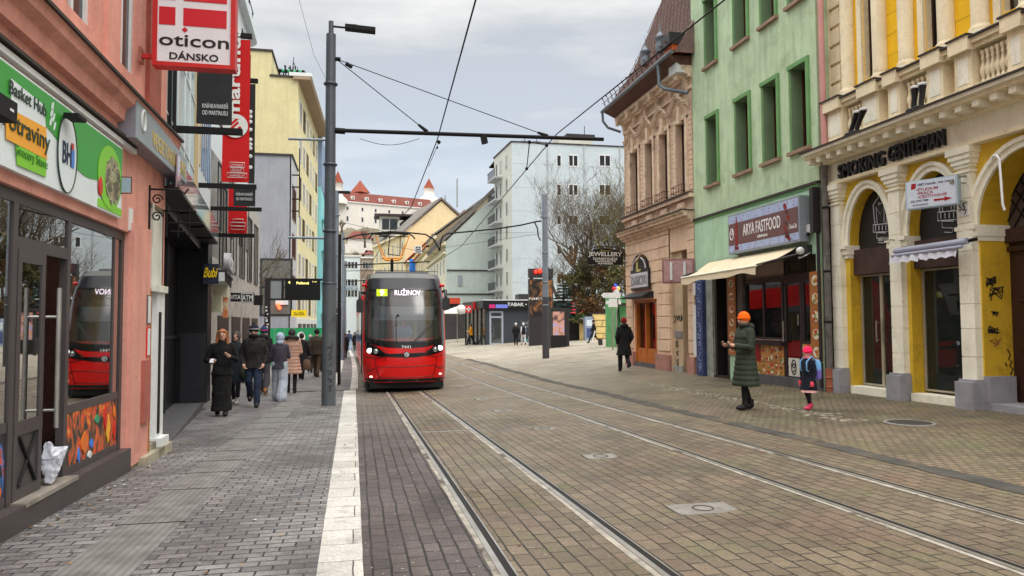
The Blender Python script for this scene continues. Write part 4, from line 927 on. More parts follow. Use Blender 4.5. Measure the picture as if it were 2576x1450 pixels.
q = MB(); q.tube([F(25.8, 2.34, .42), F(26.3, 2.32, .42), F(26.35, 1.2, .3)], .02, DARK, 6); q.build('crank', r)
# hanging jewellery sign on wrought bracket, facing down the street
r = thing('hanging_jewellery_sign', 'black arched hanging sign with white lettering on an iron bracket at the peach corner', 'sign', (9.1, 26.3, 4))
y0 = 26.3; a = PY(1477, 640, y0); b = PY(1567, 667, y0); x0, x1 = a.x, b.x; zt, zb = a.z, b.z; FR = Frame((0, y0, 0), (1, 0, 0), (0, -1, 0)); cx = (x0+x1)/2; hw = (x1-x0)/2
q = MB(); SB = flat('sign_black', (.07, .07, .075), .4); q.fprism(FR, [(x0, zb), (x1, zb), (x1, zt)]+[(cx+hw*math.cos(t*math.pi/12), zt+.22*math.sin(t*math.pi/12)) for t in range(1, 12)]+[(x0, zt)], -.03, .03, SB); q.build('panel', r)
q = MB(); q.tube([FR(cx+(hw+.05)*math.cos(t*math.pi/12), zt+.05+.27*math.sin(t*math.pi/12)) for t in range(0, 13)], .02, SB, 6); q.tube([FR(x1+.08, zb-.1), FR(x1+.08, zt+.1)], .02, SB, 6)
for z in (zt, zb+.1): q.tube([FR(x1-.02, z), FR(10.0, z)], .018, SB, 6)
q.build('bracket', r)
WL2 = flat('sign_letter_white', (.88, .87, .84), .4); H = zt-zb
lettering(r, 'Amor', FR(cx, PY(1522, 631, y0).z, .032), (1, 0, 0), (0, 0, 1), .09, flat('gold_script', (.62, .56, .32), .4), .5, .006, .0, shear=.3)
for s_, v_, h_, w_ in (('JEWELLERY', 641.5, .155, hw*1.88), ('DIAMONDS', 651.5, .085, hw*1.35), ('GARNETS', 657.6, .07, hw*1.15), ('AMBER', 663.2, .07, hw*.9)):
    lettering(r, s_, FR(cx, PY(1522, v_, y0).z, .032), (1, 0, 0), (0, 0, 1), h_, WL2, w_, .006, .022)
# ================================================================== LEFT: PINK SHOP BUILDING
PNK = mat('pink_plaster', (.86, .61, .55), .9, .12, 1.5, .7, 60, streak=.18, dirt=.28, dirtc=(.66, .42, .36))
PNKD = mat('pink_dark_trim', (.66, .38, .33), .9, .15, 2.5, .5, 50, dirt=.4, dirtc=(.45, .28, .25))
FRM = mat('brown_grey_frame', (.29, .265, .265), .45, .12, 4, .1, 60)
pk = thing('pink_building', 'salmon pink plastered building with dark framed grocery shopfront, nearest on the left', 'building', (-2.6, 8, -.2))
F = LF(-2.6)
def FPt(fr, u, v, d=0):
    r_ = ray(u, v); p0 = fr.o + fr.n*d; t = (p0-CAM).dot(fr.n)/r_.dot(fr.n); p = CAM+r_*t; return (p-fr.o).dot(fr.a), p.z
q = MB(); q.wall(F, -5, 10.80, -.6, 3.78, [rectp(-1.5, 9.22, -.35, 2.50), rectp(9.98, 10.78, -.2, 3.0)], .22, PNK); q.wall(F, -5, 10.8, 3.78, 14, [rectp(7.25, 8.05, 4.35, 6.6), rectp(8.75, 9.55, 4.35, 6.6), rectp(5.6, 6.4, 4.35, 6.6), rectp(4, 4.8, 4.35, 6.6)], .2, PNK)
q.box(-12, -2.61, 10.78, 10.80, -.5, 14, PNK); q.box(-12, -2.9, -5, 10.7, 3.0, 14, DARK); q.build('wall', pk)
q = MB()
pr = [(0, 3.66), (.07, 3.68), (.09, 3.80), (.17, 3.86), (.19, 3.95), (.21, 3.97), (.19, 3.99), (0, 4.06)]
q.prism([Vector((-2.6+d, -5, z)) for d, z in pr], (0, 15.83, 0), PNK); q.fb(F, -5, 10.84, 3.955, 3.985, .19, .225, SLATE); q.build('cornice', pk)
for a, b in ((6.6, 7.05), (8.2, 8.6), (9.75, 10.3)):
    q = MB(); q.fb(F, a, b, 4.06, 13, 0, .05, PNKD if a > 9 else PNK); q.build('pilaster', pk)
for a in (4.0, 5.6, 7.25, 8.75): window(F, pk, a, a+.8, 4.35, 6.6, -.10, WHITEF, GLS, 2, 1, .06)
q = MB(); q.fb(F, 9.24, 9.96, -.2, 2.62, 0, .05, PNK); q.fb(F, 9.62, 9.90, .25, 1.0, .05, .09, PNKD); q.build('pier', pk)
CON = mat('bare_concrete', (.66, .63, .55), .95, .25, 4, .8, 30, dirt=.7, dirtc=(.38, .36, .3))
q = MB(); q.fb(F, 9.22, 9.95, -.6, -.08, -.1, .02, CON); q.fb(F, 9.6, 10.9, -.6, -.16, -.1, .12, CON); q.fb(F, 9.95, 10.9, -.16, -.08, -.1, .04, CON); q.build('concrete_base', pk)
q = MB(); q.fb(F, -4, 9.24, 3.42, 3.47, 0, .06, WHITEF); q.fb(F, -4, 9.6, 3.49, 3.52, 0, .09, SLATE); q.build('drip_moulding', pk)
# shop front
def L_(name, s0, s1, z0, z1, d0, d1, m, par=pk, **k): q = MB(); q.fb(F, s0, s1, z0, z1, d0, d1, m); return q.build(name, par, **k)
L_('shop_plinth', -1.5, 9.24, -.7, .02, -.3, .06, FRM)
q = MB(); q.fb(F, -1.5, 9.22, 2.40, 2.50, -.22, -.049, FRM)
for a, b in ((6.43, 6.51), (7.54, 7.62), (3.2, 3.3), (9.13, 9.22)): q.fb(F, a, b, .0, 2.42, -.12, -.05, FRM)
q.fb(F, 6.52, 7.54, 2.04, 2.14, -.12, -.052, FRM); q.fb(F, 7.62, 9.10, .60, .68, -.12, -.052, FRM); q.fb(F, 3.3, 6.40, .60, .68, -.12, -.052, FRM); q.fb(F, 7.62, 9.1, .02, .10, -.12, -.051, FRM); q.fb(F, 3.3, 6.4, .02, .10, -.12, -.051, FRM); q.fb(F, 8.88, 8.92, .68, 2.4, -.12, -.053, FRM)
q.build('shop_frame', pk)
GLW = sheer('street_shop_glass', (.30, .32, .31), .25, .02, 11)
for nm, a, b, z0, z1 in (('shop_pane', 3.3, 6.43, .68, 2.40), ('shop_pane', 7.62, 9.10, .68, 2.40), ('transom_pane', 6.52, 7.54, 2.14, 2.40)): L_(nm, a, b, z0, z1, -.075, -.066, GLW)
ART1 = picture('street_art_a', [(.10, .10, .13), (.12, .12, .14), (.12, .12, .15), (.20, .45, .75), (.85, .35, .15), (.15, .13, .15), (.75, .80, .85)], 3.6, seed=3, stretch=(1, 1.2, .8))
ART2 = picture('street_art_b', [(.12, .12, .12), (.14, .14, .14), (.22, .22, .18), (.78, .38, .14), (.85, .16, .10), (.92, .66, .14), (.14, .14, .14)], 4.6, seed=9, stretch=(1, 1.4, .8))
L_('painted_panel', 3.3, 6.40, .10, .60, -.10, -.06, ART1); L_('painted_panel', 7.62, 9.10, .10, .60, -.10, -.06, ART2)
q = MB(); YE = flat('paint_yellow', (.95, .72, .12), .4); RE = flat('paint_red', (.80, .14, .10), .4); OR = flat('paint_orange', (.88, .45, .12), .4); BL2 = flat('paint_blue', (.25, .50, .85), .4); GN2 = flat('paint_green', (.20, .60, .42), .4)
for s, z, a, b, mm in [(8.72, .42, .05, .14, RE), (8.80, .30, .06, .16, YE), (8.86, .22, .03, .07, RE), (9.0, .46, .04, .07, OR), (9.02, .25, .035, .12, RE), (8.45, .45, .07, .05, GN2), (8.1, .26, .10, .12, OR), (8.3, .22, .05, .05, BL2), (7.95, .16, .03, .08, BL2), (8.25, .12, .06, .04, WHITEF), (5.9, .40, .16, .10, BL2), (6.05, .26, .06, .14, YE), (6.2, .20, .05, .10, RE), (5.7, .25, .1, .1, WHITEF), (6.3, .16, .05, .08, OR)]:
    q.prism([F(s+a*math.cos(t*math.pi/6), z+b*math.sin(t*math.pi/6)*(.8+.2*math.cos(t*2)), -.0595) for t in range(12)], (.003+.0007*s, 0, 0), mm)
q.build('painted_figures', pk)
# double door: the left leaf shut, the right half standing open
dl = thing('x', '', '') if False else None
q = MB(); a, b = 6.52, 7.05
q.fb(F, a, b, .02, .12, -.10, -.045, FRM).fb(F, a+.003, b-.003, .55, .66, -.098, -.042, FRM).fb(F, a, b, 1.94, 2.04, -.10, -.045, FRM).fb(F, a, a+.07, .12, 1.94, -.10, -.045, FRM).fb(F, b-.07, b, .12, 1.94, -.10, -.045, FRM)
q.fb(F, a+.07, b-.07, .12, .55, -.09, -.06, FRM); q.tube([F(a+.11, .14, -.05), F(b-.11, .53, -.05)], .014, BLACK, 5); q.tube([F(a+.11, .53, -.05), F(b-.11, .14, -.05)], .014, BLACK, 5)
dr = q.build('door', pk)
q = MB(); q.fb(F, a+.07, b-.07, .66, 1.94, -.065, -.056, GLW); q.build('pane', dr)
q = MB(); q.tube([F(b-.02, .55, .07), F(b-.02, 1.75, .07)], .02, STEEL, 10); 
for z in (.7, 1.5): q.tube([F(b-.02, z, -.03), F(b-.02, z, .07)], .014, STEEL, 8)
q.build('handle', dr)
q = MB(); NEO = [flat('neon_green', (.45, .9, .5), .5), flat('neon_pink', (.98, .2, .6), .5), flat('neon_yellow', (.95, .85, .2), .5)]
for k in range(3):
    q.fb(F, 6.70, 6.84, 1.16-.13*k, 1.27-.13*k, -.15, -.12, NEO[k])
q.fb(F, 6.86, 6.93, 1.50, 1.66, -.062, -.06, WHITEF); q.build('stickers', dr)
q = MB(); q.box(-6, -5.9, -1, 10, -.2, 3, mat('shop_back', (.22, .19, .17), .9, .5, 1.2)); q.box(-6, -2.9, -1, 10, -.06, .02, mat('shop_floor', (.3, .28, .25), .4)); q.box(-6, -2.9, -1, 10, 2.7, 2.8, WHITEF)
q.box(-4.2, -3.9, 7.7, 9.0, .0, 1.7, picture('shelf_goods', [(.6, .2, .15), (.8, .75, .6), (.3, .35, .25), (.85, .6, .2)], 12, seed=3)); q.build('interior', pk)
tag(L_('door_sill', 6.5, 7.6, .0, .035, -.2, .07, mat('worn_tin', (.55, .52, .48), .5, .3, 6)))
# white plastic bag bulging from the doorway
q = MB(); BG = mat('plastic_bag', (.84, .85, .90), .4, .06, 8, .3, 20)
q.hexa([(-2.66, 7.17, .05), (-2.60, 7.17, .05), (-2.60, 7.23, .05), (-2.66, 7.23, .05), (-2.70, 7.12, .30), (-2.56, 7.12, .30), (-2.57, 7.44, .33), (-2.69, 7.44, .33)], BG); q.hexa([(-2.68, 7.12, .27), (-2.58, 7.12, .27), (-2.58, 7.26, .30), (-2.68, 7.26, .30), (-2.65, 7.12, .42), (-2.60, 7.12, .42), (-2.60, 7.16, .40), (-2.65, 7.16, .40)], BG)
bg_ = q.build('plastic_bag'); md = bg_.modifiers.new('fuse', 'REMESH'); md.mode = 'VOXEL'; md.voxel_size = .008; md.use_smooth_shade = True; tx = bpy.data.textures.new('crumple', 'CLOUDS'); tx.noise_scale = .07; md = bg_.modifiers.new('crumple', 'DISPLACE'); md.texture = tx; md.strength = .045; md.texture_coords = 'GLOBAL'
tag(bg_, 'crumpled white plastic bag standing in the open grocery doorway', 'bag')
# grocery sign board
r = thing('grocery_sign', 'long green and white grocery sign board above the pink shopfront', 'sign', F(7, 3, .05))
GNB = flat('board_green', (.22, .62, .20), .4); LMB = flat('board_lime', (.50, .80, .12), .4); WHB = mat('board_face', (.88, .92, .93), .4, .04, 3); YLB = flat('board_amber', (.95, .66, .10), .4)
q = MB(); q.fb(F, 3.0, 8.76, 2.60, 3.38, .0, .045, WHB); q.build('board', r)
BF = lambda s, z, d=.047: F(s, z, d)
q = MB()   # wavy green field
n = 40; top = [(8.74-5.7*k/n, 3.36) for k in range(n+1)]; bot = [(3.04+5.7*k/n, 2.95+.10*math.sin(3.04+5.7*k/n*1.5)+.06*math.sin(k*.55)) for k in range(n+1)]
q.prism([F(s, z, .047) for s, z in bot+top], (.003, 0, 0), GNB); q.build('green_field', r)
def patch(name, pts, m, d=.051, par=r): q = MB(); q.prism([F(s, z, d) for s, z in pts], (.003, 0, 0), m); return q.build(name, par)
def dp(u, v): return FPt(F, u, v, .05)
patch('white_field', [dp(27, 198), dp(110, 265), dp(114, 322), dp(27, 275)], WHB)
patch('amber_field', [dp(12, 268), dp(114, 322), dp(116, 402), dp(13, 350)], YLB, .055)
patch('lime_field', [dp(39, 352), dp(115, 402), dp(114, 446), dp(41, 415)], LMB, .053)
BLT2 = flat('board_text_dark', (.12, .22, .14), .5)
p = F(*dp(70, 250), .058); lettering(r, 'Basket Hub', p, (0, 1, 0), (0, 0, 1), .105, BLT2, .66, .003, .006)
p = F(*dp(66, 335), .062); lettering(r, 'Potraviny', p, (0, 1, 0), (0, 0, 1), .15, BLT2, .84, .003, .006)
p = F(*dp(77, 399), .060); lettering(r, 'Grocery Store', p, (0, 1, 0), (0, 0, 1), .075, flat('board_text_green', (.20, .50, .14), .5), .60, .003, .002)
c = dp(168, 388); q = MB(); el = [F(c[0]+.22*math.cos(k*math.pi/14), c[1]+.35*math.sin(k*math.pi/14), .053) for k in range(28)]
q.prism(el, (.003, 0, 0), WHB); q.tube([x+Vector((.005, 0, 0)) for x in el], .006, BLT2, 5, closed=True); q.build('oval', r)
lettering(r, 'BH', F(c[0]-.02, c[1], .060), (0, 1, 0), (0, 0, 1), .20, flat('navy', (.06, .12, .28), .5), .20, .003, .01)
q = MB(); q.fb(F, c[0]+.07, c[0]+.15, c[1]-.1, c[1]+.06, .058, .062, BL2); q.fb(F, c[0]+.08, c[0]+.13, c[1]+.06, c[1]+.12, .058, .063, RE); q.build('basket_mark', r)
for k, (u, v) in enumerate(((131, 268), (129, 284), (134, 296), (127, 306), (136, 318))):
    c2 = dp(u, v); q = MB(); q.prism([F(c2[0]+(.03)*math.cos(t*math.pi/5)*(1 if k % 2 else .8), c2[1]+.03*math.sin(t*math.pi/5)+.03*math.cos(t*math.pi/5), .053) for t in range(10)], (.003, 0, 0), WHB); q.build('leaf', r)
q = MB(); lm = [F(8.34+.37*math.cos(k*math.pi/14), 2.97+.33*math.sin(k*math.pi/14), .053) for k in range(28)]
q.prism(lm, (.003, 0, 0), LMB); q.fb(F, 8.0, 8.74, 2.62, 2.70, .0455, .0515, LMB); q.build('lime_blob', r)
q = MB(); VEG = picture('veg_photo', [(.25, .30, .15), (.45, .42, .30), (.30, .22, .15), (.70, .72, .55), (.55, .35, .2), (.85, .85, .8)], 9, seed=2); vb = [F(8.42+.25*math.cos(k*math.pi/9), 2.95+.25*math.sin(k*math.pi/9)*(1+.1*math.sin(k*3)), .057) for k in range(18)]; q.prism(vb, (.003, 0, 0), VEG); q.ball(F(8.05, 2.83, .055), (.006, .07, .10), RE, 12, 8); q.build('produce_photo', r)
for u, v, lab in ((190, 296, 'small black floodlight mounted over the green grocery sign'),):
    s_, z_ = FPt(F, u, v, .15); r2 = thing('floodlight', lab, 'floodlight', F(s_, z_, .1)); q = MB(); q.fb(F, s_-.08, s_+.12, z_-.015, z_+.02, .08, .2, DARK); q.build('lamp_head', r2); q = MB(); q.tube([F(s_, z_, 0), F(s_, z_, .12)], .015, DARK, 6); q.build('arm', r2)
r2 = thing('security_camera', 'black box camera cut off by the left picture edge beside the grocery sign', 'camera', F(5.9, 3, .4))
p = PX(8, 272, -2.15); q = MB(); q.box(-2.35, -2.12, p.y-.25, p.y+.12, p.z-.065, p.z+.065, DARK); q.build('housing', r2); q = MB(); q.box(-2.125, -2.118, p.y+.02, p.y+.07, p.z-.008, p.z+.008, WHITEF); q.tube([(-2.6, p.y-.1, p.z), (-2.3, p.y-.1, p.z)], .02, DARK, 6); q.build('arm', r2)
# small square blank sign on a bracket
r2 = thing('blank_bracket_sign', 'small blank grey square sign on a thin wire bracket at the pink wall', 'sign', F(8.9, 2.9, .1))
pa = PX(296, 462, -2.58); Y0 = pa.y; pb_, pc_ = PY(308, 448, Y0), PY(328, 485, Y0); FR = Frame((0, Y0, 0), (1, 0, 0), (0, -1, 0))
q = MB(); q.fb(FR, pb_.x, pc_.x, pc_.z, pb_.z, -.012, .012, mat('blank_sign', (.62, .70, .76), .4)); q.build('panel', r2)
q = MB(); q.tube([(-2.6, Y0, pb_.z+.01), (pc_.x+.01, Y0, pb_.z+.01), (pc_.x+.01, Y0, pc_.z-.01), (-2.6, Y0, pc_.z-.01)], .006, DARK, 5); q.build('bracket', r2)
q = MB(); s_, z_ = FPt(F, 327, 553); q.fb(F, s_-.06, s_+.06, z_-.13, z_+.13, 0, .015, WHITEF); tag(q.build('notice_plate'), 'small white notice plate on the pink pier', 'plate')
# grey lightbox with faded lettering
r = thing('vegetarian_sign', 'long grey box sign with faded yellow lettering under the pink cornice', 'sign', F(10, 3.7, .1))
q = MB(); GS = mat('grey_sign_face', (.56, .60, .62), .35, .12, 3); GSD = mat('grey_sign_side', (.52, .52, .56), .4, .1, 6)
q.hexa([F(8.72, 3.50, 0), F(11.2, 3.45, 0), F(11.2, 3.45, .18), F(8.72, 3.50, .18), F(8.72, 3.98, 0), F(11.2, 3.80, 0), F(11.2, 3.80, .18), F(8.72, 3.98, .18)], GSD); q.build('case', r)
q = MB(); q.hexa([F(8.74, 3.51, .18), F(11.2, 3.46, .18), F(11.2, 3.46, .185), F(8.74, 3.51, .185), F(8.74, 3.97, .18), F(11.2, 3.79, .18), F(11.2, 3.79, .185), F(8.74, 3.97, .185)], GS); q.build('face', r)
lettering(r, 'VEGETARIÁNSKE', F(10.25, 3.66, .187), (0, 1, -.03), (0, 0, 1), .19, flat('faded_gold', (.80, .70, .40), .5), 1.75, .004, .012)
q = MB(); n = 16; q.tube([F(9.0+.07*math.cos(k*2*math.pi/n), 3.76+.12*math.sin(k*2*math.pi/n), .188) for k in range(n)], .02, flat('pale_mark', (.8, .82, .82), .5), 5, closed=True); q.build('round_mark', r)
# old white vitrine, white door, rusty pipe
q = MB(); WV = mat('old_white_wood', (.84, .84, .80), .7, .10, 3, .3, 20, streak=.3, dirt=.4, dirtc=(.55, .52, .45)); BRV = mat('pink_brown_board', (.62, .45, .40), .8, .2, 3)
q.fb(F, 9.99, 10.18, 1.95, 2.95, -.1, -.02, BRV); q.fb(F, 10.20, 10.78, 1.95, 2.95, -.1, -.02, WV); q.fb(F, 10.18, 10.24, 1.9, 3.0, -.1, .01, WV); q.fb(F, 9.98, 10.8, 1.86, 1.95, -.1, .06, WV); q.fb(F, 9.99, 10.78, 2.95, 3.0, -.1, .0, mat('rotten_board', (.45, .38, .32), .9, .3))
q.build('old_vitrine', pk)
wd = window(F, pk, 10.02, 10.42, -.15, 1.84, -.05, WHITEF, GLS, 1, 1, .08, trans=1.35, name='white_door')
q = MB(); q.fb(F, 10.42, 10.80, -.2, 1.86, -.12, .02, WHITEF); q.fb(F, 10.5, 10.6, .0, 1.6, .02, .03, DARK); q.fb(F, 10.40, 10.80, -.2, -.05, -.12, .10, WHITEF); q.build('door_frame', pk)
q = MB(); q.tube([F(10.0, -.15, .03), F(10.0, 1.9, .03)], .03, mat('rust_orange', (.62, .38, .14), .8, .5, 9, .5), 8); tag(q.build('rusty_pipe'), 'rusty orange pipe running up beside the white side door', 'pipe')
for k, (z, lab) in enumerate(((1.62, 'framed white notice on the pink pier, upper of two'), (1.22, 'red framed notice on the pink pier, lower of two'))):
    q = MB(); q.fb(F, 9.80, 9.94, z-.18, z+.18, .05, .065, RE if k else mat('grey_rim', (.4, .38, .36))); q.fb(F, 9.815, 9.925, z-.165, z+.165, .065, .068, WHITEF); tag(q.build('framed_notice'), lab, 'notice', 'framed notices by the side door')
q = MB(); y = F(10.0, 3.1, 0); q.tube([F(10.0, 3.15, 0), F(10.0, 3.15, .35), F(10.0, 3.10, .42), F(10.0, 3.17, .47)], .012, DARK, 6)
for c_, z_ in ((.10, 3.02), (.10, 2.80)): q.tube([F(10.0, z_+.07*math.sin(t*.7)*(1-t/16), c_+.07*math.cos(t*.7)*(1-t/16)) for t in range(14)], .010, DARK, 5)
q.tube([F(10.0, 3.2, 0.01), F(10.0, 2.6, .01)], .012, DARK, 5); tag(q.build('iron_bracket'), 'curly wrought iron sign bracket under the grey box sign', 'bracket')
q = MB()
for z_, a_, b_ in ((2.98, 0.0, .42), (2.82, .05, .5), (2.7, .1, .3)): q.tube([F(10.7, z_, a_), F(10.7, z_, b_)], .012, DARK, 5)
for t_ in (.05, .2, .34): q.tube([F(10.7, 2.62, t_), F(10.7, 3.05, t_)], .012, DARK, 5)
tag(q.build('antenna_rack'), 'black metal rack of crossed bars below the canopy edge', 'rack')
# hearing-aid sign
r = thing('hearing_aid_sign', 'tall projecting sign framed in red with a red and white cross flag', 'sign', (-2.3, 9.5, 5))
FR = Frame((0, 9.5, 0), (1, 0, 0), (0, -1, 0)); SR = mat('sign_frame_red', (.74, .13, .13), .45, .12, 6); SWH = mat('sign_face_white', (.86, .86, .88), .4, .05, 3)
q = MB(); x0, x1, zb, zt = -2.445, -1.495, 4.56, 6.2
q.fb(FR, x0, x1, zb, zb+.05, -.09, .09, SR).fb(FR, x0, x1, zt-.05, zt, -.09, .09, SR).fb(FR, x0, x0+.055, zb+.05, zt-.05, -.09, .09, SR).fb(FR, x1-.055, x1, zb+.05, zt-.05, -.09, .09, SR); q.build('frame', r)
q = MB(); q.fb(FR, x0+.055, x1-.055, zb+.05, zt-.05, -.07, .07, SWH); q.build('face', r)
FRD = flat('flag_red', (.76, .10, .16), .4)
q = MB(); q.fb(FR, -2.375, -2.19, 5.07, 5.29, .07, .076, FRD).fb(FR, -2.10, -1.60, 5.07, 5.29, .07, .076, FRD).fb(FR, -2.375, -2.19, 5.38, 5.66, .07, .076, FRD).fb(FR, -2.10, -1.60, 5.38, 5.66, .07, .076, FRD); q.build('flag', r)
SBK = flat('sign_text_black', (.09, .08, .09), .4)
lettering(r, 'oticon', FR(-1.97, 4.885, .072), (1, 0, 0), (0, 0, 1), .155, SBK, .80, .004, .012)
lettering(r, 'DÁNSKO', FR(-1.97, 4.70, .072), (1, 0, 0), (0, 0, 1), .085, SBK, .56, .004, .022)
q = MB(); q.prism([FR(-2.08+a, 5.02+b, .072) for a, b in ((0, .035), (.035, 0), (0, -.035), (-.035, 0))], (0, -.004, 0), FRD); q.build('diamond', r)
q = MB(); q.box(-2.6, -2.44, 9.47, 9.53, 4.66, 4.71, SR); q.box(-2.6, -2.57, 9.42, 9.58, 4.60, 4.78, PNKD); q.box(-2.6, -2.44, 9.47, 9.53, 5.9, 5.95, SR); q.build('bracket', r)
# ================================================================== GLASS FRONTED BUILDING with black entrance
A0 = Vector((-2.72, 10.82, 0)); A1 = Vector((-3.9, 20.9, 0)); da = (A1-A0).normalized(); FA = Frame(A0, da, Vector((da.y, -da.x, 0))); LA = (A1-A0).length
ga = thing('glass_front_building', 'pale blue glass fronted building with a black recessed entrance and translucent canopy', 'building', A0)
BG1 = mat('blue_glass_panel', (.62, .76, .80), .22, .06, 1.0, ior=1.5); BG2 = mat('pale_glass_panel', (.76, .86, .88), .2, .05, 1.0); BK = mat('entrance_black', (.10, .10, .115), .4, .12, 3); BKS = mat('slate_panel', (.17, .175, .20), .45, .08, 4)
q = MB(); q.fb(FA, 0, 5.35, 3.36, 16, -.3, 0, BG1); q.fb(FA, 0, 6.7, 3.36, 3.5, -.29, .02, BG2); q.fb(FA, 0, 5.3, 3.4, 16, -6, -.3, BG1); q.build('glass_wall', ga)
q = MB()
for s0 in (1.02, 1.62): q.fb(FA, s0, s0+.10, 3.4, 16, 0, .05, DARK)
for s0 in (.3, 2.3, 3.4, 4.3): q.fb(FA, s0, s0+.035, 3.4, 16, 0, .02, WHITEF)
for z0 in (4.6, 6.0, 7.4, 8.8, 10.2): q.fb(FA, 0, 5.35, z0, z0+.03, 0, .015, WHITEF)
q.build('mullions', ga)
q = MB(); q.fb(FA, .0, 6.9, -.9, 3.1, -.5, -.45, BK); q.fb(FA, 0, 6.9, -.9, .0-.30, -.5, .12, mat('entrance_step', (.33, .33, .34), .8, .2, 4, .3)); q.fb(FA, 0, .12, -.3, 3.2, -.45, .02, BKS)
for s0 in (1.2, 2.4, 3.6, 4.8): q.fb(FA, s0, s0+.06, -.3, 3.1, -.45, -.40, BKS)
q.fb(FA, 0, 6.9, 1.15, 1.2, -.45, -.41, BKS); q.fb(FA, -.1, 6.9, 3.1, 3.35, -.5, .05, BK); q.build('entrance', ga)
q = MB(); q.box(-3.95, -3.30, 17.55, 18.0, -.3, 3.3, BK); q.box(-3.85, -3.32, 17.53, 17.55, -.3, 1.25, BKS); q.build('entrance_pier', ga)
# canopy slab and its translucent fascia
q = MB(); c0, c1, c2, c3 = Vector((-2.72, 10.9, 3.28)), Vector((-2.38, 10.5, 3.28)), Vector((-3.16, 17.9, 3.28)), Vector((-3.6, 17.9, 3.28))
CU = mat('canopy_soffit', (.24, .23, .24), .5, .15, 2); q.hexa([c0, c1, c2, c3]+[c+Vector((0, 0, .05)) for c in (c0, c1, c2, c3)], CU)
for t in (.3, .55, .8): a_, b_ = c0.lerp(c3, t), c1.lerp(c2, t); q.obox((a_+b_)/2-Vector((0, 0, .01)), (b_-a_)/2, Vector((0, .02, 0)), (0, 0, .015), DARK)
cn = q.build('canopy', ga)
q = MB(); FG = sheer('frosted_pink_glass', (.80, .70, .74), .75, .15, 1.5); FG2 = sheer('frosted_blue_glass', (.72, .82, .88), .75, .15, 1.5)
m_ = c1.lerp(c2, .35)
for a_, b_, mm in ((c1, m_, FG), (m_, c2, FG2)):
    q.hexa([a_, b_, b_+Vector((-.02, 0, 0)), a_+Vector((-.02, 0, 0))]+[x+Vector((0, 0, .45)) for x in (a_, b_, b_+Vector((-.02, 0, 0)), a_+Vector((-.02, 0, 0)))], mm)
q.build('fascia', cn)
# white building with curved top
wb = thing('white_curved_building', 'tall white building with rounded corner top and blue windows behind the banners', 'building', FA(7, 0))
WBM = mat('white_render', (.84, .88, .90), .7, .06, 1.5); BLW = flat('blue_window', (.30, .45, .65), .1, 1.6); BEI = mat('beige_strip', (.80, .72, .55), .8, .12, 3, streak=.2)
q = MB(); q.fb(FA, 5.35, 6.1, 3.37, 15, -4, .02, BEI); q.fb(FA, 6.1, LA, 3.3, 12.4, -6, 0, WBM); q.build('wall', wb)
C0 = A1; C1 = Vector((-4.15, 30, 0)); dc = (C1-C0).normalized(); FC = Frame(C0, dc, Vector((dc.y, -dc.x, 0))); LC = (C1-C0).length
q = MB(); q.fb(FC, 0, LC-.6, 3.3, 12.4, -6, 0, WBM)
n = 8; pts = [(LC-.6, -6), (LC-.6, 0)]+[(LC-.6+.6*math.sin(k*math.pi/2/n), -.6+.6*math.cos(k*math.pi/2/n)) for k in range(1, n+1)]+[(LC, -6)]
q.prism([FC(s, 3.3, d) for s, d in pts], (0, 0, 9.1), WBM, False)
pts2 = [(LC-.5, -5.8), (LC-.5, .25)]+[(LC-.5+.75*math.sin(k*math.pi/2/n), -.5+.75*math.cos(k*math.pi/2/n)) for k in range(1, n+1)]+[(LC+.25, -5.8)]
q.prism([FC(s, 12.4, d) for s, d in pts2], (0, 0, .35), WBM); q.fb(FC, -3, LC-.5, 12.4, 12.75, -5.8, .25, WBM); q.build('upper_wall', wb)
q = MB(); q.fb(FC, 0, LC-1.5, 12.75, 15.5, -5, -.9, BLW); q.build('blue_attic', wb)
q = MB()
for z in (13.1, 13.5): q.tube([FC(0, z, .1), FC(LC-.5, z, .1), FC(LC, z, -.3)], .02, DARK, 5)
for k in range(8): q.tube([FC(k*1.2, 12.7, .1), FC(k*1.2, 13.5, .1)], .02, DARK, 5)
q.build('roof_railing', wb)
for s0 in (1.2, 3.6, 6.0, 8.0):
    for z0 in (4.2, 7.2, 10.0): window(FC, wb, s0, s0+.7, z0, z0+1.9, .02, DARK, BLW, 1, 1, .05)
for k in range(6): q = MB(); q.fb(FA, 6.5+k*.6, 6.75+k*.6, 5.0, 11, 0, .02, BEI if k == 0 else BLW); q.build('tall_window', wb)
# stone clad storey below with shops
STN = mat('stone_cladding', (.70, .69, .66), .5, .25, 4, .3, 30, dirt=.5, dirtc=(.45, .44, .42))
q = MB(); q.fb(FA, 6.9, LA, -1, 3.3, -6, .0, STN); q.fb(FC, 0, 13, -1.2, 6.2, -6, .0, STN)
q.build('stone_storey', wb)
for k in range(5): window(FC, wb, 1.6+k*2.3, 3.0+k*2.3, 3.1, 5.6, .03, DF, GLS, 2, 1, .06)
for k in range(4): q = MB(); q.fb(FC, 1.5+k*2.9, 3.6+k*2.9, -.9, 1.7, .0, .03, DF); q.build('shop_opening', wb)
q = MB(); q.fb(FA, 7.0, 9.2, -.7, 1.6, .0, .03, mat('roller_shutter', (.58, .60, .62), .5, .1, 3))
for k in range(20): q.fb(FA, 7.0, 9.2, -.6+k*.11, -.57+k*.11, .03, .045, DF)
q.build('roller_shutter', wb)
q = MB(); q.fb(FA, 6.8, LA, 2.42, 2.62, .0, .55, mat('lit_canopy', (.78, .80, .80), .5, .1, 6)); q.fb(FA, 6.8, LA, 2.62, 2.68, .0, .6, DF)
for k in range(16): q.fb(FA, 6.9+k*.2, 6.93+k*.2, 2.42, 2.62, .55, .57, DF)
q.build('shop_canopy', wb)
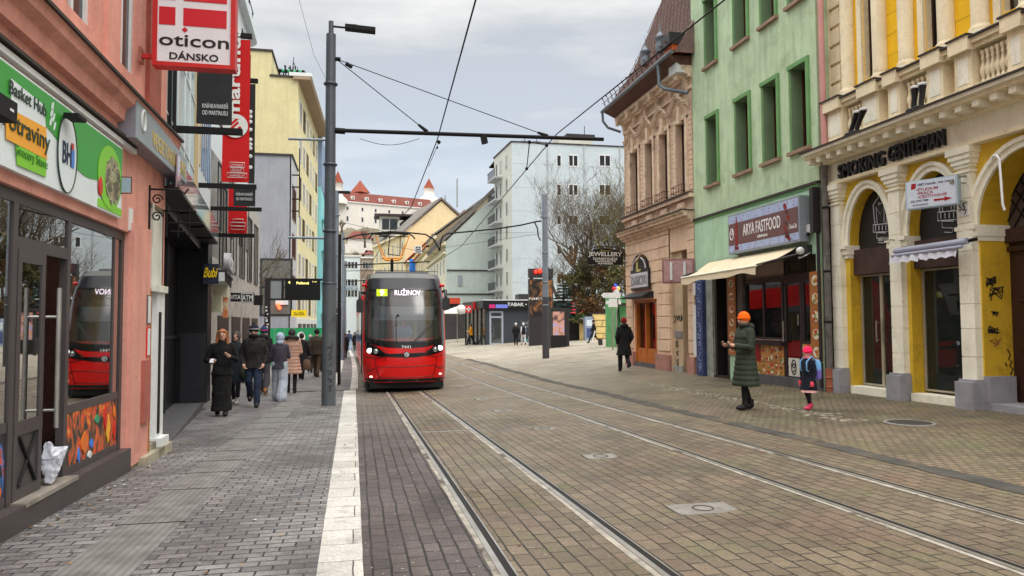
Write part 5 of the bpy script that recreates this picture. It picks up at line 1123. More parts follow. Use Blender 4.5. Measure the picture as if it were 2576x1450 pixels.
lettering(wb, 'PRVÝ SPAS', FA(8.6, 2.98, .5), FA.a, (0, 0, 1), .34, mat('steel_letter', (.76, .76, .78), .4), 2.5, .12, .03)
def box_px(name, Y, u0, v0, u1, v1, th, m, parent=None, **k):
    a_, b_ = PY(u0, v0, Y), PY(u1, v1, Y); q = MB(); q.box(a_.x, b_.x, Y, Y+th, b_.z, a_.z, m); return q.build(name, parent, **k)
CRS = mat('cream_sign', (.80, .78, .68), .5, .12, 5)
tag(box_px('shop_sign', 19.6, 534, 716, 572, 748, .25, CRS), 'cream box sign under the canopy, upper of two past the yellow-lettered sign', 'sign')
tag(box_px('shop_sign', 19.4, 519, 743, 556, 785, .3, CRS), 'cream box sign above the roller shutter, lower of two', 'sign')
tag(box_px('poster', 20.3, 560, 745, 572, 800, .05, picture('poster_orange', [(.9, .85, .7), (.85, .4, .2), (.9, .75, .5)], 6, seed=5)), 'narrow orange poster hanging beside the cream signs', 'poster')
r = thing('cafe_sign', 'dark blue square sign with yellow script lettering on the black pier', 'sign', (-3.2, 17.4, 2.4)); Y = 17.4; a_, b_ = PY(511, 664, Y), PY(549, 715, Y); NVY = flat('navy_sign', (.16, .18, .24), .4)
q = MB(); q.box(a_.x, b_.x, Y, Y+.06, b_.z, a_.z, NVY); q.build('panel', r)
lettering(r, 'Bubi', Vector(((a_.x+b_.x)/2-.0, Y-.005, (a_.z+b_.z)/2+.03)), (1, 0, 0), (0, 0, 1), .22, flat('yellow_script', (.95, .80, .10), .4), .30, .012, .018, shear=.35)
r = thing('atm_sign', 'black box sign with white letters ATM over the pavement', 'sign', (-3.3, 22, 2)); Y = 21.5; a_, b_ = PY(607, 737, Y), PY(638, 762, Y)
q = MB(); q.box(a_.x, b_.x, Y, Y+.2, b_.z, a_.z, SBK); q.build('case', r); q = MB(); w_ = .02
q.box(a_.x+.01, b_.x-.01, Y-.01, Y, a_.z-w_-.01, a_.z-.01, WHITEF); q.box(a_.x+.01, b_.x-.01, Y-.01, Y, b_.z+.01, b_.z+.01+w_, WHITEF); q.box(a_.x+.01, a_.x+.03, Y-.01, Y, b_.z+.03, a_.z-.03, WHITEF); q.box(b_.x-.03, b_.x-.01, Y-.01, Y, b_.z+.03, a_.z-.03, WHITEF); q.build('rim', r)
lettering(r, 'ATM', Vector(((a_.x+b_.x)/2, Y-.012, (a_.z+b_.z)/2)), (1, 0, 0), (0, 0, 1), .15, WHITEF, .27, .004, .02)
r = thing('shop_fascia_sign', 'black sign with white letters ending in TA just left of the ATM sign', 'sign', (-3.5, 20, 2)); Y = 20.9; a_, b_ = PY(580, 737, Y), PY(605, 759, Y)
q = MB(); q.box(a_.x, b_.x, Y, Y+.1, b_.z, a_.z, SBK); q.build('panel', r); lettering(r, 'VITA', Vector(((a_.x+b_.x)/2, Y-.004, (a_.z+b_.z)/2)), (1, 0, 0), (0, 0, 1), .12, WHITEF, .26, .004, .015)
tag(box_px('shop_sign', 23.0, 638, 743, 660, 768, .15, SBK), 'blank black box sign just right of the ATM sign', 'sign')
# banners on horizontal arms
BKB = mat('banner_black', (.17, .17, .18), .9, .1, 3, .2, 30); RDB = mat('banner_red', (.78, .08, .10), .85, .08, 2, .2, 30)
def banner(name, lab, Y, arms, cloth, m, grp='shop banners on black arms'):
    r = thing(name, lab, 'banner', (-3, Y, 5), grp)
    for (u0, u1, v) in arms:
        a_, b_ = PY(u0, v, Y), PY(u1, v, Y); fx = -2.72-.117*(Y-10.82)-.05
        q = MB(); q.box(min(a_.x, fx), b_.x, Y-.05, Y+.05, a_.z-.05, a_.z+.05, DARK); q.build('arm', r)
    (u0, v0, u1, v1) = cloth; a_, b_ = PY(u0, v0, Y), PY(u1, v1, Y); n = 12; vs = []; fs = []
    for i in range(n+1):
        for j in range(5):
            x = a_.x+(b_.x-a_.x)*j/4; z = a_.z+(b_.z-a_.z)*i/n
            vs.append((x, Y-.02+.012*math.sin(i*.9+j*1.3), z))
    for i in range(n):
        for j in range(4): k = i*5+j; fs.append((k, k+1, k+6, k+5))
    q = MB(); q.add(vs, fs, m, True); q.add([(x, y+.02, z) for x, y, z in vs], [tuple(reversed(f)) for f in fs], m, True); q.build('cloth', r, fixn=False)
    return r, a_, b_
r, a_, b_ = banner('banner', 'black banner with white slogan, nearest of the hanging banners below the red framed sign', 12.6, [(432, 610, 325)], (497, 140, 583, 316), BKB)
cx = (a_.x+b_.x)/2; w_ = b_.x-a_.x
for k, s in enumerate(('KNÍHKAVIAREŇ', 'OD MARTINUSU')): p = PY(540, 266+19*k, 12.56); lettering(r, s, Vector((cx+.02, 12.55, p.z)), (1, 0, 0), (0, 0, 1), .075, WHITEF, w_*.72, .003, .0)
r, a_, b_ = banner('banner', 'long red banner with vertical white lettering and round emblem', 17.3, [(514, 645, 467), (600, 634, 90)], (563, 98, 626, 460), RDB)
a2, b2 = PY(583, 170, 17.2), PY(607, 283, 17.2)
p = PY(593, 222, 17.25); pm = PY(592, 317, 17.25)
lettering(r, 'martinus', Vector((p.x-.03, 17.24, p.z+.35)), (0, 0, 1), (-1, 0, 0), .26, WHITEF, 2.1, .003, .025)
q = MB(); n = 24; q.prism([Vector((pm.x+.27*math.cos(k*2*math.pi/n), 17.25, pm.z+.27*math.sin(k*2*math.pi/n))) for k in range(n)], (0, -.004, 0), WHITEF)
for k in range(3): z_ = pm.z-.10+.1*k; q.obox((pm.x+(-.02 if k else .03), 17.243, z_), (.085, 0, .085), (0, .003, 0), (.018, 0, -.018), RDB)
q.build('emblem', r)
q = MB()
for k, (dz, hw_) in enumerate(((0, .16), (-.12, .14), (-.24, .21))):
    p = PY(597, 415, 17.25); x_, z_ = p.x, p.z+dz
    q.tube([(x_-hw_, 17.24, z_-.05), (x_+hw_, 17.24, z_-.05), (x_+hw_, 17.24, z_+.05), (x_-hw_, 17.24, z_+.05)], .008, WHITEF, 4, closed=True)
    lettering(r, ('VYTVÁRAŤ', 'ČÍTAŤ,', 'VYMÝŠĽAŤ')[k], Vector((x_, 17.24, z_)), (1, 0, 0), (0, 0, 1), .045, WHITEF, hw_*1.6, .002, .0)
q.build('boxes', r)
r, a_, b_ = banner('banner', 'long black banner with white marks just behind the red one', 18.6, [(618, 649, 203)], (626, 212, 640, 462), BKB)
q = MB()
for v_ in (280, 292, 305, 325, 350, 362, 372, 392, 420): p = PY(627, v_, 18.5); q.ball((p.x+.02, 18.56, p.z), (.05, .01, .05), WHITEF, 8, 4)
q.build('white_marks', r)
r, a_, b_ = banner('banner', 'small black banner with white slogan low beside the stone wall', 21.0, [(548, 658, 525)], (588, 470, 642, 520), BKB)
for k, s in enumerate(('KNÍHKAVIAREŇ', 'OD MARTINUSU')): p = PY(616, 488+13*k, 20.95); lettering(r, s, Vector(((a_.x+b_.x)/2, 20.95, p.z)), (1, 0, 0), (0, 0, 1), .08, WHITEF, (b_.x-a_.x)*.75, .003, .0)
r, a_, b_ = banner('banner', 'lowest red banner with small white boxes, above the stone shopfront', 21.8, [(548, 640, 592)], (575, 472, 621, 588), RDB)
for k in range(3): p = PY(598, 555+9*k, 21.7); q = MB(); h_ = (.14, .2, .18)[k]; q.tube([(p.x-h_, 21.75, p.z-.045), (p.x+h_, 21.75, p.z-.045), (p.x+h_, 21.75, p.z+.045), (p.x-h_, 21.75, p.z+.045)], .01, WHITEF, 4, closed=True); q.build('box_mark', r)
# ================================================================== FAR LEFT SIDE OF THE STREET
GRB = mat('grey_render', (.60, .61, .64), .9, .08, .8, .3, 20, streak=.15, dirt=.25, dirtc=(.52, .52, .54)); GRBL = mat('light_grey_render', (.74, .75, .76), .9, .08, .8)
YLB2 = mat('lemon_render', (.84, .80, .62), .9, .07, .6, .3, 20, streak=.12, dirt=.2, dirtc=(.76, .70, .48)); YLS = mat('lemon_side', (.88, .84, .66), .9, .07, .6)
RBR = mat('red_brown_window', (.40, .24, .20), .4, .2, 4)
gyb = thing('grey_building', 'plain grey end-walled building with brown windows, before the tall lemon building', 'building', (-4.4, 50, -.9))
a_ = PY(733, 393, 50); H = a_.z; XG = a_.x; XG2 = XG+.15
q = MB(); q.box(-14, XG, 50, 56, -1.5, H, GRB); q.box(-14.1, XG+.1, 49.9, 55, H, H+.12, SLATE); q.build('end_wall', gyb)
FS = Frame((XG+.02, 50, 0), (0, 1, 0), (1, 0, 0))
q = MB(); q.fb(FS, .0, 5.0, -1.5, H-.01, -.1, .0, GRBL); q.build('street_wall', gyb)
for v0, v1 in ((470, 555), (590, 650), (692, 730)):
    z0, z1 = PY(745, v1, 51.5).z, PY(745, v0, 51.5).z
    if z1-z0 > .6: window(FS, gyb, .7, 3.6, z0, z1, .03, RBR, GLS, 4, 1, .12)
FE = Frame((0, 50, 0), (1, 0, 0), (0, -1, 0)); a_, b_ = PY(655, 650, 50), PY(735, 795, 50)
window(FE, gyb, a_.x, b_.x, b_.z, a_.z, .04, DF, GLS, 1, 2, .12, name='shop_window')
q = MB(); lm = PY(700, 768, 49.8); q.ball(lm, .13, flat('red_lamp', (1, .35, .2), .4, emis=3), 8, 6); q.ball(PY(703, 775, 49.8), .12, flat('red_lamp', (1, .35, .2)), 8, 6); q.build('shop_lights', gyb)
q = MB()
for k in range(4): zz = H-1.2-k*.8; q.tube([(XG+.02, 50.3, zz), (XG+.5, 50.3, zz)], .05, DARK, 5)
q.tube([(XG+.5, 50.3, H+.6), (XG+.5, 50.3, H-4)], .04, DARK, 5); q.build('antenna', gyb)
lb = thing('lemon_building', 'tall lemon yellow apartment building with overhanging eave and rows of windows', 'building', (-4.3, 55, -.9))
E0 = Vector((-4.34, 54.8, 0)); E1 = Vector((-3.75, 71, 0)); HE = 19.2; de = (E1-E0).normalized(); FE2 = Frame(E0, de, Vector((de.y, -de.x, 0)))
zt = PY(640, 128, 54.8).z; zm = PY(700, 194, 54.8).z; xa = PY(683, 130, 54.8).x
q = MB(); q.box(-20, -4.36, 54.8, 70, -1.5, zm, YLB2); q.box(-20, xa, 54.8, 66, zm, zt, YLB2); q.box(-20.1, xa+.1, 54.7, 66, zt, zt+.15, SLATE); q.box(xa-.1, -4.3, 54.7, 70, zm, zm+.15, SLATE)
q.build('end_wall', lb)
q = MB(); q.fb(FE2, 0, 16.2, -1.5, HE, -.3, 0, YLS); q.build('street_wall', lb)
q = MB(); q.fb(FE2, -.3, 16.4, HE, HE+.25, -.3, .9, mat('pale_eave', (.62, .54, .46), .9)); q.fb(FE2, -.3, 16.4, HE+.25, HE+.5, -.6, 1.0, WHITEF); q.build('eave', lb)
for fl in range(6):
    z0 = 2.2+fl*2.85
    for k in range(6): window(FE2, lb, 1.0+k*2.55, 2.5+k*2.55, z0, z0+1.7, .03, WHITEF if (k+fl) % 3 else BROWNF, GLS, 2, 1, .1)
q = MB(); r_ = random.Random(5)
for k in range(14):
    s = r_.uniform(.5, 9); z = HE+.5; q.tube([FE2(s, z, -.5), FE2(s+.2, z+r_.uniform(.5, 1.6), -.4)], .03, DARK, 4); q.tube([FE2(s-.3, z+.9, -.4), FE2(s+.5, z+1.1, -.4)], .02, DARK, 4)
for k in range(9): p = Vector((-5.6+.2*k, 54.9, zm+.15)); q.tube([p, p+Vector((r_.uniform(-.2, .2), 0, r_.uniform(.3, .8)))], .05, DARK, 5); q.ball(p+Vector((0, 0, .35)), .16, GN2 if k % 2 else DARK, 6, 4)
q.build('roof_clutter', lb)
FY = Frame((0, 55, 0), (1, 0, 0), (0, -1, 0))
q = MB(); q.fb(FE2, 0.2, 16, -1.4, 1.9, 0, .06, WHITEF)
for k in range(5): q.fb(FE2, .8+k*3, 2.9+k*3, -1.2, 1.5, .06, .1, DF)
q.build('shopfront', lb)
cb_ = thing('turquoise_building', 'narrow turquoise facade with balconies beyond the lemon building', 'building', (-3.6, 73, -1)); TQ = mat('turquoise_render', (.55, .82, .85), .85, .08, 1); TQ2 = mat('blue_panel', (.52, .60, .72), .7, .08, 1)
q = MB(); q.box(-14, -3.45, 71.3, 84, -1.5, 14.5, TQ); q.build('wall', cb_)
q = MB(); q.box(-14, -3.4, 71.3, 84, 14.5, 19.6, TQ2); q.build('blue_storeys', cb_)
FT = Frame((-3.45, 71.3, 0), (0, 1, 0), (1, 0, 0))
for fl in range(4):
    q = MB(); q.fb(FT, 1, 4.5, 2.5+fl*3, 2.62+fl*3, 0, .8, TQ); q.fb(FT, 1, 4.5, 2.62+fl*3, 3.4+fl*3, .76, .8, GRBL); q.build('balcony', cb_); window(FT, cb_, 6, 7.6, 3+fl*3, 4.7+fl*3, .03, WHITEF, GLS, 2, 1, .1)
# green hoarding
hd = thing('green_hoarding', 'bright green construction hoarding across the end of the pavement', 'hoarding', (-5, 44, -.8)); GH = mat('hoarding_green', (.10, .56, .34), .55, .08, 1.5)
a_, b_ = PY(640, 826, 44), PY(812, 824, 44)
q = MB(); n = 9
for k in range(n): x0_ = a_.x-1+(b_.x-a_.x+1)*k/n; x1_ = a_.x-1+(b_.x-a_.x+1)*(k+1)/n; q.box(x0_, x1_-.02, 44, 44.05, -.95, a_.z, GH)
q.build('panels', hd); c2 = PY(757, 850, 43.95); q = MB(); q.prism([c2+Vector((.25*math.cos(t), 0, .35*math.sin(t)*(1 if t < 3.1 else .6))) for t in [k*math.pi/6 for k in range(12)]], (0, -.01, 0), WHITEF); q.build('white_mark', hd)
tag(box_px('white_nameplate', 49.9, 693, 756, 725, 767, .05, WHITEF), 'small white sign plate on the grey wall behind the stop', 'sign plate')
r = thing('yellow_shop_sign', 'small yellow shop sign hanging behind the tram stop display', 'sign', (-3, 42, 2)); Y = 42; a_, b_ = PY(733, 780, Y), PY(771, 797, Y)
q = MB(); q.box(a_.x, b_.x, Y, Y+.08, b_.z, a_.z, flat('shop_yellow', (.95, .84, .08), .5)); q.tube([((a_.x+b_.x)/2, Y, a_.z), ((a_.x+b_.x)/2, Y, a_.z+1)], .03, STEEL, 6); q.build('panel', r); lettering(r, 'ZÁLOŽŇA', Vector(((a_.x+b_.x)/2, Y-.005, (a_.z+b_.z)/2)), (1, 0, 0), (0, 0, 1), .16, flat('dark_text', (.3, .2, .05)), (b_.x-a_.x)*.7, .004, .01)
# tram stop display frame
Y = 27.0; r = thing('tram_stop_display', 'dark tram stop frame with sticker covered post and black departure display', 'display', on(PY(672, 900, Y).x, Y)); 
def pz(u, v): p = PY(u, v, Y); return p.x, p.z
(x0, zt), (x1, _), (xr, _) = pz(666, 700), pz(680, 700), pz(838, 700)
q = MB(); q.box(x0, x1, Y, Y+.2, ground(x0, Y)-.1, zt, DF); q.build('post', r)
q = MB(); r_ = random.Random(3)
for k in range(16): z_ = ground(x0, Y)+.9+k*.12; w_ = r_.uniform(.04, .08); xx = r_.uniform(x0+.01, x1-.1); q.box(xx, xx+w_, Y-.004, Y, z_, z_+r_.uniform(.03, .09), WHITEF)
q.build('stickers', r)
q = MB(); z2 = pz(0, 755)[1]; q.box(x1, xr, Y+.05, Y+.13, zt-.08, zt, DF); q.box(x1, pz(735, 0)[0], Y+.05, Y+.13, z2, z2+.07, DF); xm = pz(718, 0)[0]; q.box(xm-.04, xm+.04, Y+.05, Y+.13, z2+.07, zt-.08, DF); q.box(xr-.06, xr, Y+.05, Y+.13, ground(xr, Y)+.1, zt-.08, DF)
q.build('frame', r)
q = MB(); q.box(x1+.01, xm-.04, Y+.08, Y+.1, z2+.07, zt-.08, sheer('frame_glass', (.7, .75, .78), .5, .1)); q.build('glass', r)
q = MB(); (xa, za), (xb, zb) = pz(718, 702), pz(806, 756); q.box(xa, xb, Y-.12, Y+.02, zb, za, flat('display_black', (.07, .075, .08), .3)); q.build('display', r)
AMB = flat('led_amber', (1, .93, .55), .5, emis=1.6)
lettering(r, '4', Vector((xa+.14, Y-.13, za-.13)), (1, 0, 0), (0, 0, 1), .09, AMB, .07, .004, .02); lettering(r, 'Poštová', Vector((xa+.60, Y-.13, za-.15)), (1, 0, 0), (0, 0, 1), .09, AMB, .42, .004, .015); lettering(r, '3 min', Vector((xb-.2, Y-.13, za-.1)), (1, 0, 0), (0, 0, 1), .04, AMB, .15, .004, .003)
# bare twigs reaching in front of the grey wall
def branch(q, p, d, L, r, depth, R_, m, up=.15, spread=.7, nseg=4, twig=.006, kids=(2, 4)):
    pts = [p]; rs = [r]; c = p.copy(); dd = d.copy()
    for i in range(nseg):
        dd = (dd+Vector((R_.uniform(-1, 1), R_.uniform(-1, 1), R_.uniform(-.5, 1)*.6))*.17+Vector((0, 0, up*.3))).normalized(); c = c+dd*(L/nseg); pts.append(c.copy()); rs.append(max(twig, r*(1-.55*(i+1)/nseg)))
    q.tube(pts, rs, m, 6 if r > .05 else 3, caps=False)
    if depth <= 0: return
    for k in range(R_.randint(*kids)):
        t = R_.randint(1, nseg); base = pts[t]; ax = Vector((R_.uniform(-1, 1), R_.uniform(-1, 1), R_.uniform(-.3, .8))).normalized()
        nd = (dd*(1-spread*.5)+ax*spread).normalized(); branch(q, base, nd, L*R_.uniform(.6, .82), rs[t]*.68, depth-1, R_, m, up, spread, nseg, twig, kids)
BARK = mat('bark', (.30, .26, .22), .95, .3, 6, .5, 30); TWG = mat('twig', (.39, .34, .28), .95, .25, 5); TWG2 = mat('twig_green', (.42, .38, .24), .95, .3, 5)
def bare_tree(lab, base, h, sd, tm, tr=.28, lean=(0, 0), depth=6, kids=(2, 4), tw=.010):
    R_ = random.Random(sd); r = thing('bare_tree', lab, 'tree', base, 'bare trees on the square'); b = Vector(base)
    q = MB(); fork = b+Vector((lean[0]*.3, lean[1]*.3, h*.28)); q.tube([b-Vector((0, 0, .3)), b+Vector((0, 0, h*.12)), fork], [tr*1.3, tr, tr*.8], BARK, 10); q.build('trunk', r)
    q = MB()
    for k in range(5):
        a = k*1.3+R_.uniform(-.4, .4); d = Vector((math.cos(a)*.85+lean[0]*.1, math.sin(a)*.7, .9)).normalized(); branch(q, fork-Vector((0, 0, .1*k)), d, h*.29, tr*.6, depth-1, R_, tm, .2, .8, 4, tw, kids)
    q.build('crown', r, fixn=False); return r
r = thing('bare_shrub', 'thin bare branches reaching out in front of the grey end wall', 'shrub', (-7, 47, -.9)); q = MB(); R_ = random.Random(4); q.tube([(-6.6, 47, -1), (-6.4, 47, 3.6)], [.12, .08], BARK, 7); q.build('trunk', r); q = MB()
for k in range(6): branch(q, Vector((-6.4, 47, 3.0+k*.25)), Vector((.9, R_.uniform(-.3, .3), .15+.1*k)).normalized(), 1.6, .04, 3, R_, TWG, .05, .5, 4, .012, (2, 3))
q.build('branches', r, fixn=False)
# ================================================================== CENTRE BACKGROUND
def gz(x, y): return ground(x, min(y, 70))
BLK_B = mat('apartment_render', (.76, .80, .82), .9, .05, .35, .2, 10, dirt=.3, dirtc=(.66, .72, .74)); BLK_S = mat('apartment_side', (.82, .82, .78), .9, .06, .5, dirt=.25, dirtc=(.7, .68, .62))
ab = thing('apartment_block', 'tall pale blue grey flat-roofed apartment block behind the bare trees', 'building', (18, 85, 0))
C_ = PY(1287, 358, 85); D_ = PY(1243, 400, 94); q = MB(); H = C_.z
q.add([(C_.x, 85, -1), (36, 85, -1), (36, 85, H), (C_.x, 85, H), (C_.x+.0, 100, -1), (36, 100, -1), (36, 100, H), (C_.x, 100, H)], [(0, 1, 2, 3), (3, 2, 6, 7), (1, 5, 6, 2)], BLK_B); q.build('front_wall', ab); q = MB()
for k in range(1, 8): q.box(C_.x+.02, 36, 84.985, 85, k*2.85+.6, k*2.85+.64, GRBL)
for u in (1378, 1470, 1560): a_ = PY(u, 400, 84.9); q.tube([(a_.x, 84.9, 0), (a_.x, 84.9, H)], .06, GRBL, 6)
for u in (1320, 1350, 1440): a_ = PY(u, 352, 90); q.tube([(a_.x, 90, H), (a_.x, 90, H+1.8)], .05, DARK, 4); q.tube([(a_.x-.5, 90, H+1.5), (a_.x+.5, 90, H+1.5)], .03, DARK, 4)
q.build('wall_fittings', ab)
ds = Vector((D_.x-C_.x, 9, 0)); Ls = ds.length; ds.normalize(); FSd = Frame((C_.x, 85, 0), ds, Vector((-ds.y, ds.x, 0)))
q = MB(); q.fb(FSd, 0, Ls, -1, H, -.3, 0, BLK_S); q.fb(FSd, -.1, Ls+.1, H, H+.15, -.5, .12, SLATE); q.box(C_.x-.1, 36, 84.9, 100, H, H+.15, SLATE); q.build('side_wall', ab)
FF = Frame((0, 85, 0), (1, 0, 0), (0, -1, 0))
for (v0, v1) in ((389, 421), (463, 494), (541, 567), (616, 642), (690, 716)):
    for (u0, u1, n) in ((1399, 1413, 1), (1429, 1455, 2), (1506, 1537, 2)):
        a_, b_ = PY(u0, v0, 85), PY(u1, v1, 85); window(FF, ab, a_.x, b_.x, b_.z, a_.z, .05, WHITEF, flat('dark_pane', (.09, .09, .1), .15, 1.5), n, 1, .13)
for fl in range(7):
    z0 = 3.2+fl*2.85
    if z0 > H-2.4: break
    for s0 in (2.0, 5.0, 7.2): window(FSd, ab, s0, s0+.9, z0, z0+1.7, .03, GRBL, GLS, 1, 1, .1)
    q = MB(); q.fb(FSd, 4.6, 8.8, z0-.6, z0-.42, 0, 1.0, GRBL); 
    for k in range(12): q.fb(FSd, 4.6+k*.35, 4.63+k*.35, z0-.42, z0+.5, .95, 1.0, DF)
    q.fb(FSd, 4.6, 8.8, z0+.5, z0+.55, .94, 1.01, DF); q.build('balcony', ab)
a_, b_ = PY(1405, 338, 88), PY(1490, 358, 88); q = MB(); q.box(a_.x, b_.x, 88, 93, H, a_.z-.2, BLK_S); q.box(a_.x+1, b_.x+.3, 87.8, 93, a_.z-.2, a_.z+.1, DF); p = PY(1470, 318, 88); q.tube([(p.x, 88, a_.z), (p.x, 88, p.z)], .05, DARK, 4); q.build('roof_house', ab)
# building with blank pale wall and sloped roof
pw_ = thing('blank_wall_building', 'pale grey-green house with a blank end wall and steep roof beside the apartment block', 'building', (11.5, 95, 0)); PWM = mat('pale_blank_wall', (.76, .80, .78), .9, .08, .3, .2, 10, streak=.1, dirt=.35, dirtc=(.66, .68, .65)); WRF = mat('grey_roof', (.46, .44, .42), .85, .2, 1); RRF = mat('red_tile', (.62, .27, .18), .85, .2, 1.5)
pts = [PY(u, v, 95) for u, v in ((1122, 607), (1243, 492), (1252, 492))]; q = MB(); q.prism([Vector((pts[0].x, 95, -1)), Vector((pts[2].x, 95, -1)), pts[2], pts[1], pts[0]], (0, 14, 0), PWM)
for v_ in (680, 740): a_ = PY(1125, v_, 94.9); q.box(a_.x, pts[2].x, 94.85, 95, a_.z-.08, a_.z+.08, SLATE)
q.build('end_wall', pw_)
a_, b_ = pts[0]+Vector((-.9, -.2, -.6)), pts[1]+Vector((.1, -.2, .5)); q = MB(); q.hexa([a_, b_, b_+Vector((0, 16, 0)), a_+Vector((0, 16, 0))]+[x+Vector((-.2, 0, .55)) for x in (a_, b_, b_+Vector((0, 16, 0)), a_+Vector((0, 16, 0)))], WRF); q.build('roof', pw_)
XP = pts[0].x; FP_ = Frame((XP-.02, 95.05, 0), (0, 1, 0), (-1, 0, 0)); zE = pts[0].z; CRF = mat('cream_far_facade', (.86, .84, .74), .85, .1, 1)
q = MB(); q.fb(FP_, 0, 26, -1, zE, -1, 0, CRF); q.fb(FP_, -.1, 26, zE-.5, zE, 0, .8, CREAM); q.fb(FP_, -.1, 26, zE-1.6, zE-1.4, 0, .3, CREAM); q.build('street_wall', pw_)
for k in range(6):
    for z0 in (zE-4.2, zE-7.8): window(FP_, pw_, 1.5+k*4, 2.7+k*4, z0, z0+2.1, .03, WHITEF, GLS, 2, 1, .12)
a_ = PY(1152, 693, 94.9); q = MB(); q.box(a_.x, a_.x+.6, 94.9, 95, a_.z-1.4, a_.z, GRB); q.build('wall_niche', pw_)
# row houses
def rowhouse(name, lab, u0, v0, Y0, Y1, depth, wallm, roofm, rise, sp=4.0, u1=None, nfl=3, wm=WHITEF):
    a_ = PY(u0, v0, Y0)
    if u1: b_ = PY(u1[0], u1[1], Y1); b_.z = a_.z
    else: b_ = Vector((a_.x, Y1, a_.z))
    r = thing(name, lab, 'building', (a_.x, Y0, 0)); d = (b_-a_); L = d.length; d.normalize(); n = Vector((-d.y, d.x, 0)); FR = Frame((a_.x, Y0, 0), d, n); z = a_.z
    q = MB(); q.fb(FR, 0, L, -1, z, -depth, 0, wallm); q.add([FR(0, z, 0), FR(0, z, -depth), FR(0, z+rise, -depth/2), FR(L, z, 0), FR(L, z, -depth), FR(L, z+rise, -depth/2)], [(0, 1, 2), (3, 5, 4)], wallm); q.fb(FR, -.1, L, z-.5, z-.05, 0, .5, CREAM); q.build('wall', r)
    q = MB(); o1, o2, rd = FR(-.2, z-.25, .7), FR(L+.2, z-.25, .7), FR(-.2, z+rise+.1, -depth/2); r2_ = FR(L+.2, z+rise+.1, -depth/2); b1, b2 = FR(-.2, z-.25, -depth-.7), FR(L+.2, z-.25, -depth-.7); t = Vector((0, 0, .3))
    q.hexa([o1, o2, r2_, rd, o1+t, o2+t, r2_+t, rd+t], roofm); q.hexa([rd, r2_, b2, b1, rd+t, r2_+t, b2+t, b1+t], roofm); rf = q.build('roof', r)
    s = 1.2
    while s < L-1.5:
        for fl in range(nfl): window(FR, r, s, s+1.3, z-3.2-fl*3.5, z-1.3-fl*3.5, .03, wm, GLS, 2, 1, .12)
        s += sp
    return r, FR, L, z, rf
YRW = mat('yellow_far', (.90, .83, .62), .9, .08, .8); YR2 = mat('cream_far', (.90, .84, .66), .9, .07, .8)
r, FR, L, z, rf = rowhouse('yellow_row_house', 'yellow row house with red tiled roof and small dormers beyond the blank-walled house', 1078, 622, 122, 150, 12, YRW, RRF, 6)
for s in (3, 7, 11, 15):
    q = MB(); q.fb(FR, s, s+2, z+.6, z+2.4, -3.5, -1.2, WHITEF); q.fb(FR, s-.2, s+2.2, z+2.4, z+2.6, -4, -.9, SLATE); q.fb(FR, s+.4, s+1.6, z+.9, z+2.1, -1.2, -1.15, GLS); q.build('dormer', rf)
rowhouse('ochre_row_house', 'ochre row house further down the street left of the yellow one', 1030, 655, 152, 185, 12, mat('ochre_far', (.84, .74, .52), .9, .08, .8), RRF, 6)
r = thing('blue_banner', 'tall plain blue banner hanging on the far ochre facade', 'banner', (15, 150, 8)); a_, b_ = PY(1030, 652, 148), PY(1045, 700, 148); q = MB(); q.box(a_.x, b_.x, 148, 148.2, b_.z, a_.z, flat('banner_blue', (.15, .48, .88), .6)); q.build('cloth', r)
rowhouse('beige_gable_house', 'beige gabled house with broad grey roof behind the blank-walled house', 1098, 592, 111, 121, 16, mat('beige_gable', (.60, .54, .44), .9, .12, .6), WRF, 6.2)
# big cream gable
gbl = thing('cream_gable_house', 'large cream gabled house with dormer and rows of windows below the castle', 'building', (20, 160, 0)); Y = 158
P_ = [PY(u, v, Y) for u, v in ((1020, 583), (1110, 506), (1182, 571), (1245, 575))]
q = MB(); q.prism([Vector((P_[0].x, Y, -1)), Vector((P_[3].x, Y, -1)), P_[3], P_[2], P_[1], P_[0]], (0, 3, 0), YR2); q.build('gable_wall', gbl)
B_ = PY(940, 622, Y*1.2); B_.z = P_[0].z; d = B_-P_[0]; L = d.length; d.normalize(); FG_ = Frame((P_[0].x, Y, 0), d, Vector((-d.y, d.x, 0))); z = P_[0].z
q = MB(); q.fb(FG_, 0, L, -1, z, -6, 0, YR2); q.fb(FG_, -.2, L+.2, z-.5, z, 0, .6, CREAM); q.fb(FG_, 0, L, z-12, z-11.7, 0, .2, CREAM); q.build('street_wall', gbl)
q = MB(); sl_ = [(P_[0]+Vector((-.5, -.4, -.4)), P_[1]+Vector((0, -.4, .3))), (P_[1]+Vector((0, -.4, .3)), P_[2]+Vector((.5, -.4, -.1)))]
a_, b_ = sl_[0]; back_a = FG_(L, z-.4, .5); back_b = b_+d*L; t = Vector((0, 0, .5)); q.hexa([a_, b_, back_b, back_a, a_+t, b_+t, back_b+t, back_a+t], WRF)
a_, b_ = sl_[1]; q.hexa([a_, b_, b_+d*L, a_+d*L, a_+t, b_+t, b_+d*L+t, a_+d*L+t], WRF); rf = q.build('roof', gbl)
q = MB(); a_ = P_[2]; b_ = P_[3]; q.box(a_.x, b_.x+6, Y-.3, Y+10, a_.z-.2, a_.z+2.0, SLATE); q.build('flat_roof', gbl)
s = 2
while s < L-2:
    for fl in range(4): window(FG_, gbl, s, s+1.5, z-4.5-fl*4.4, z-1.8-fl*4.4, .03, WHITEF, GLS, 2, 1, .15)
    s += 4.2
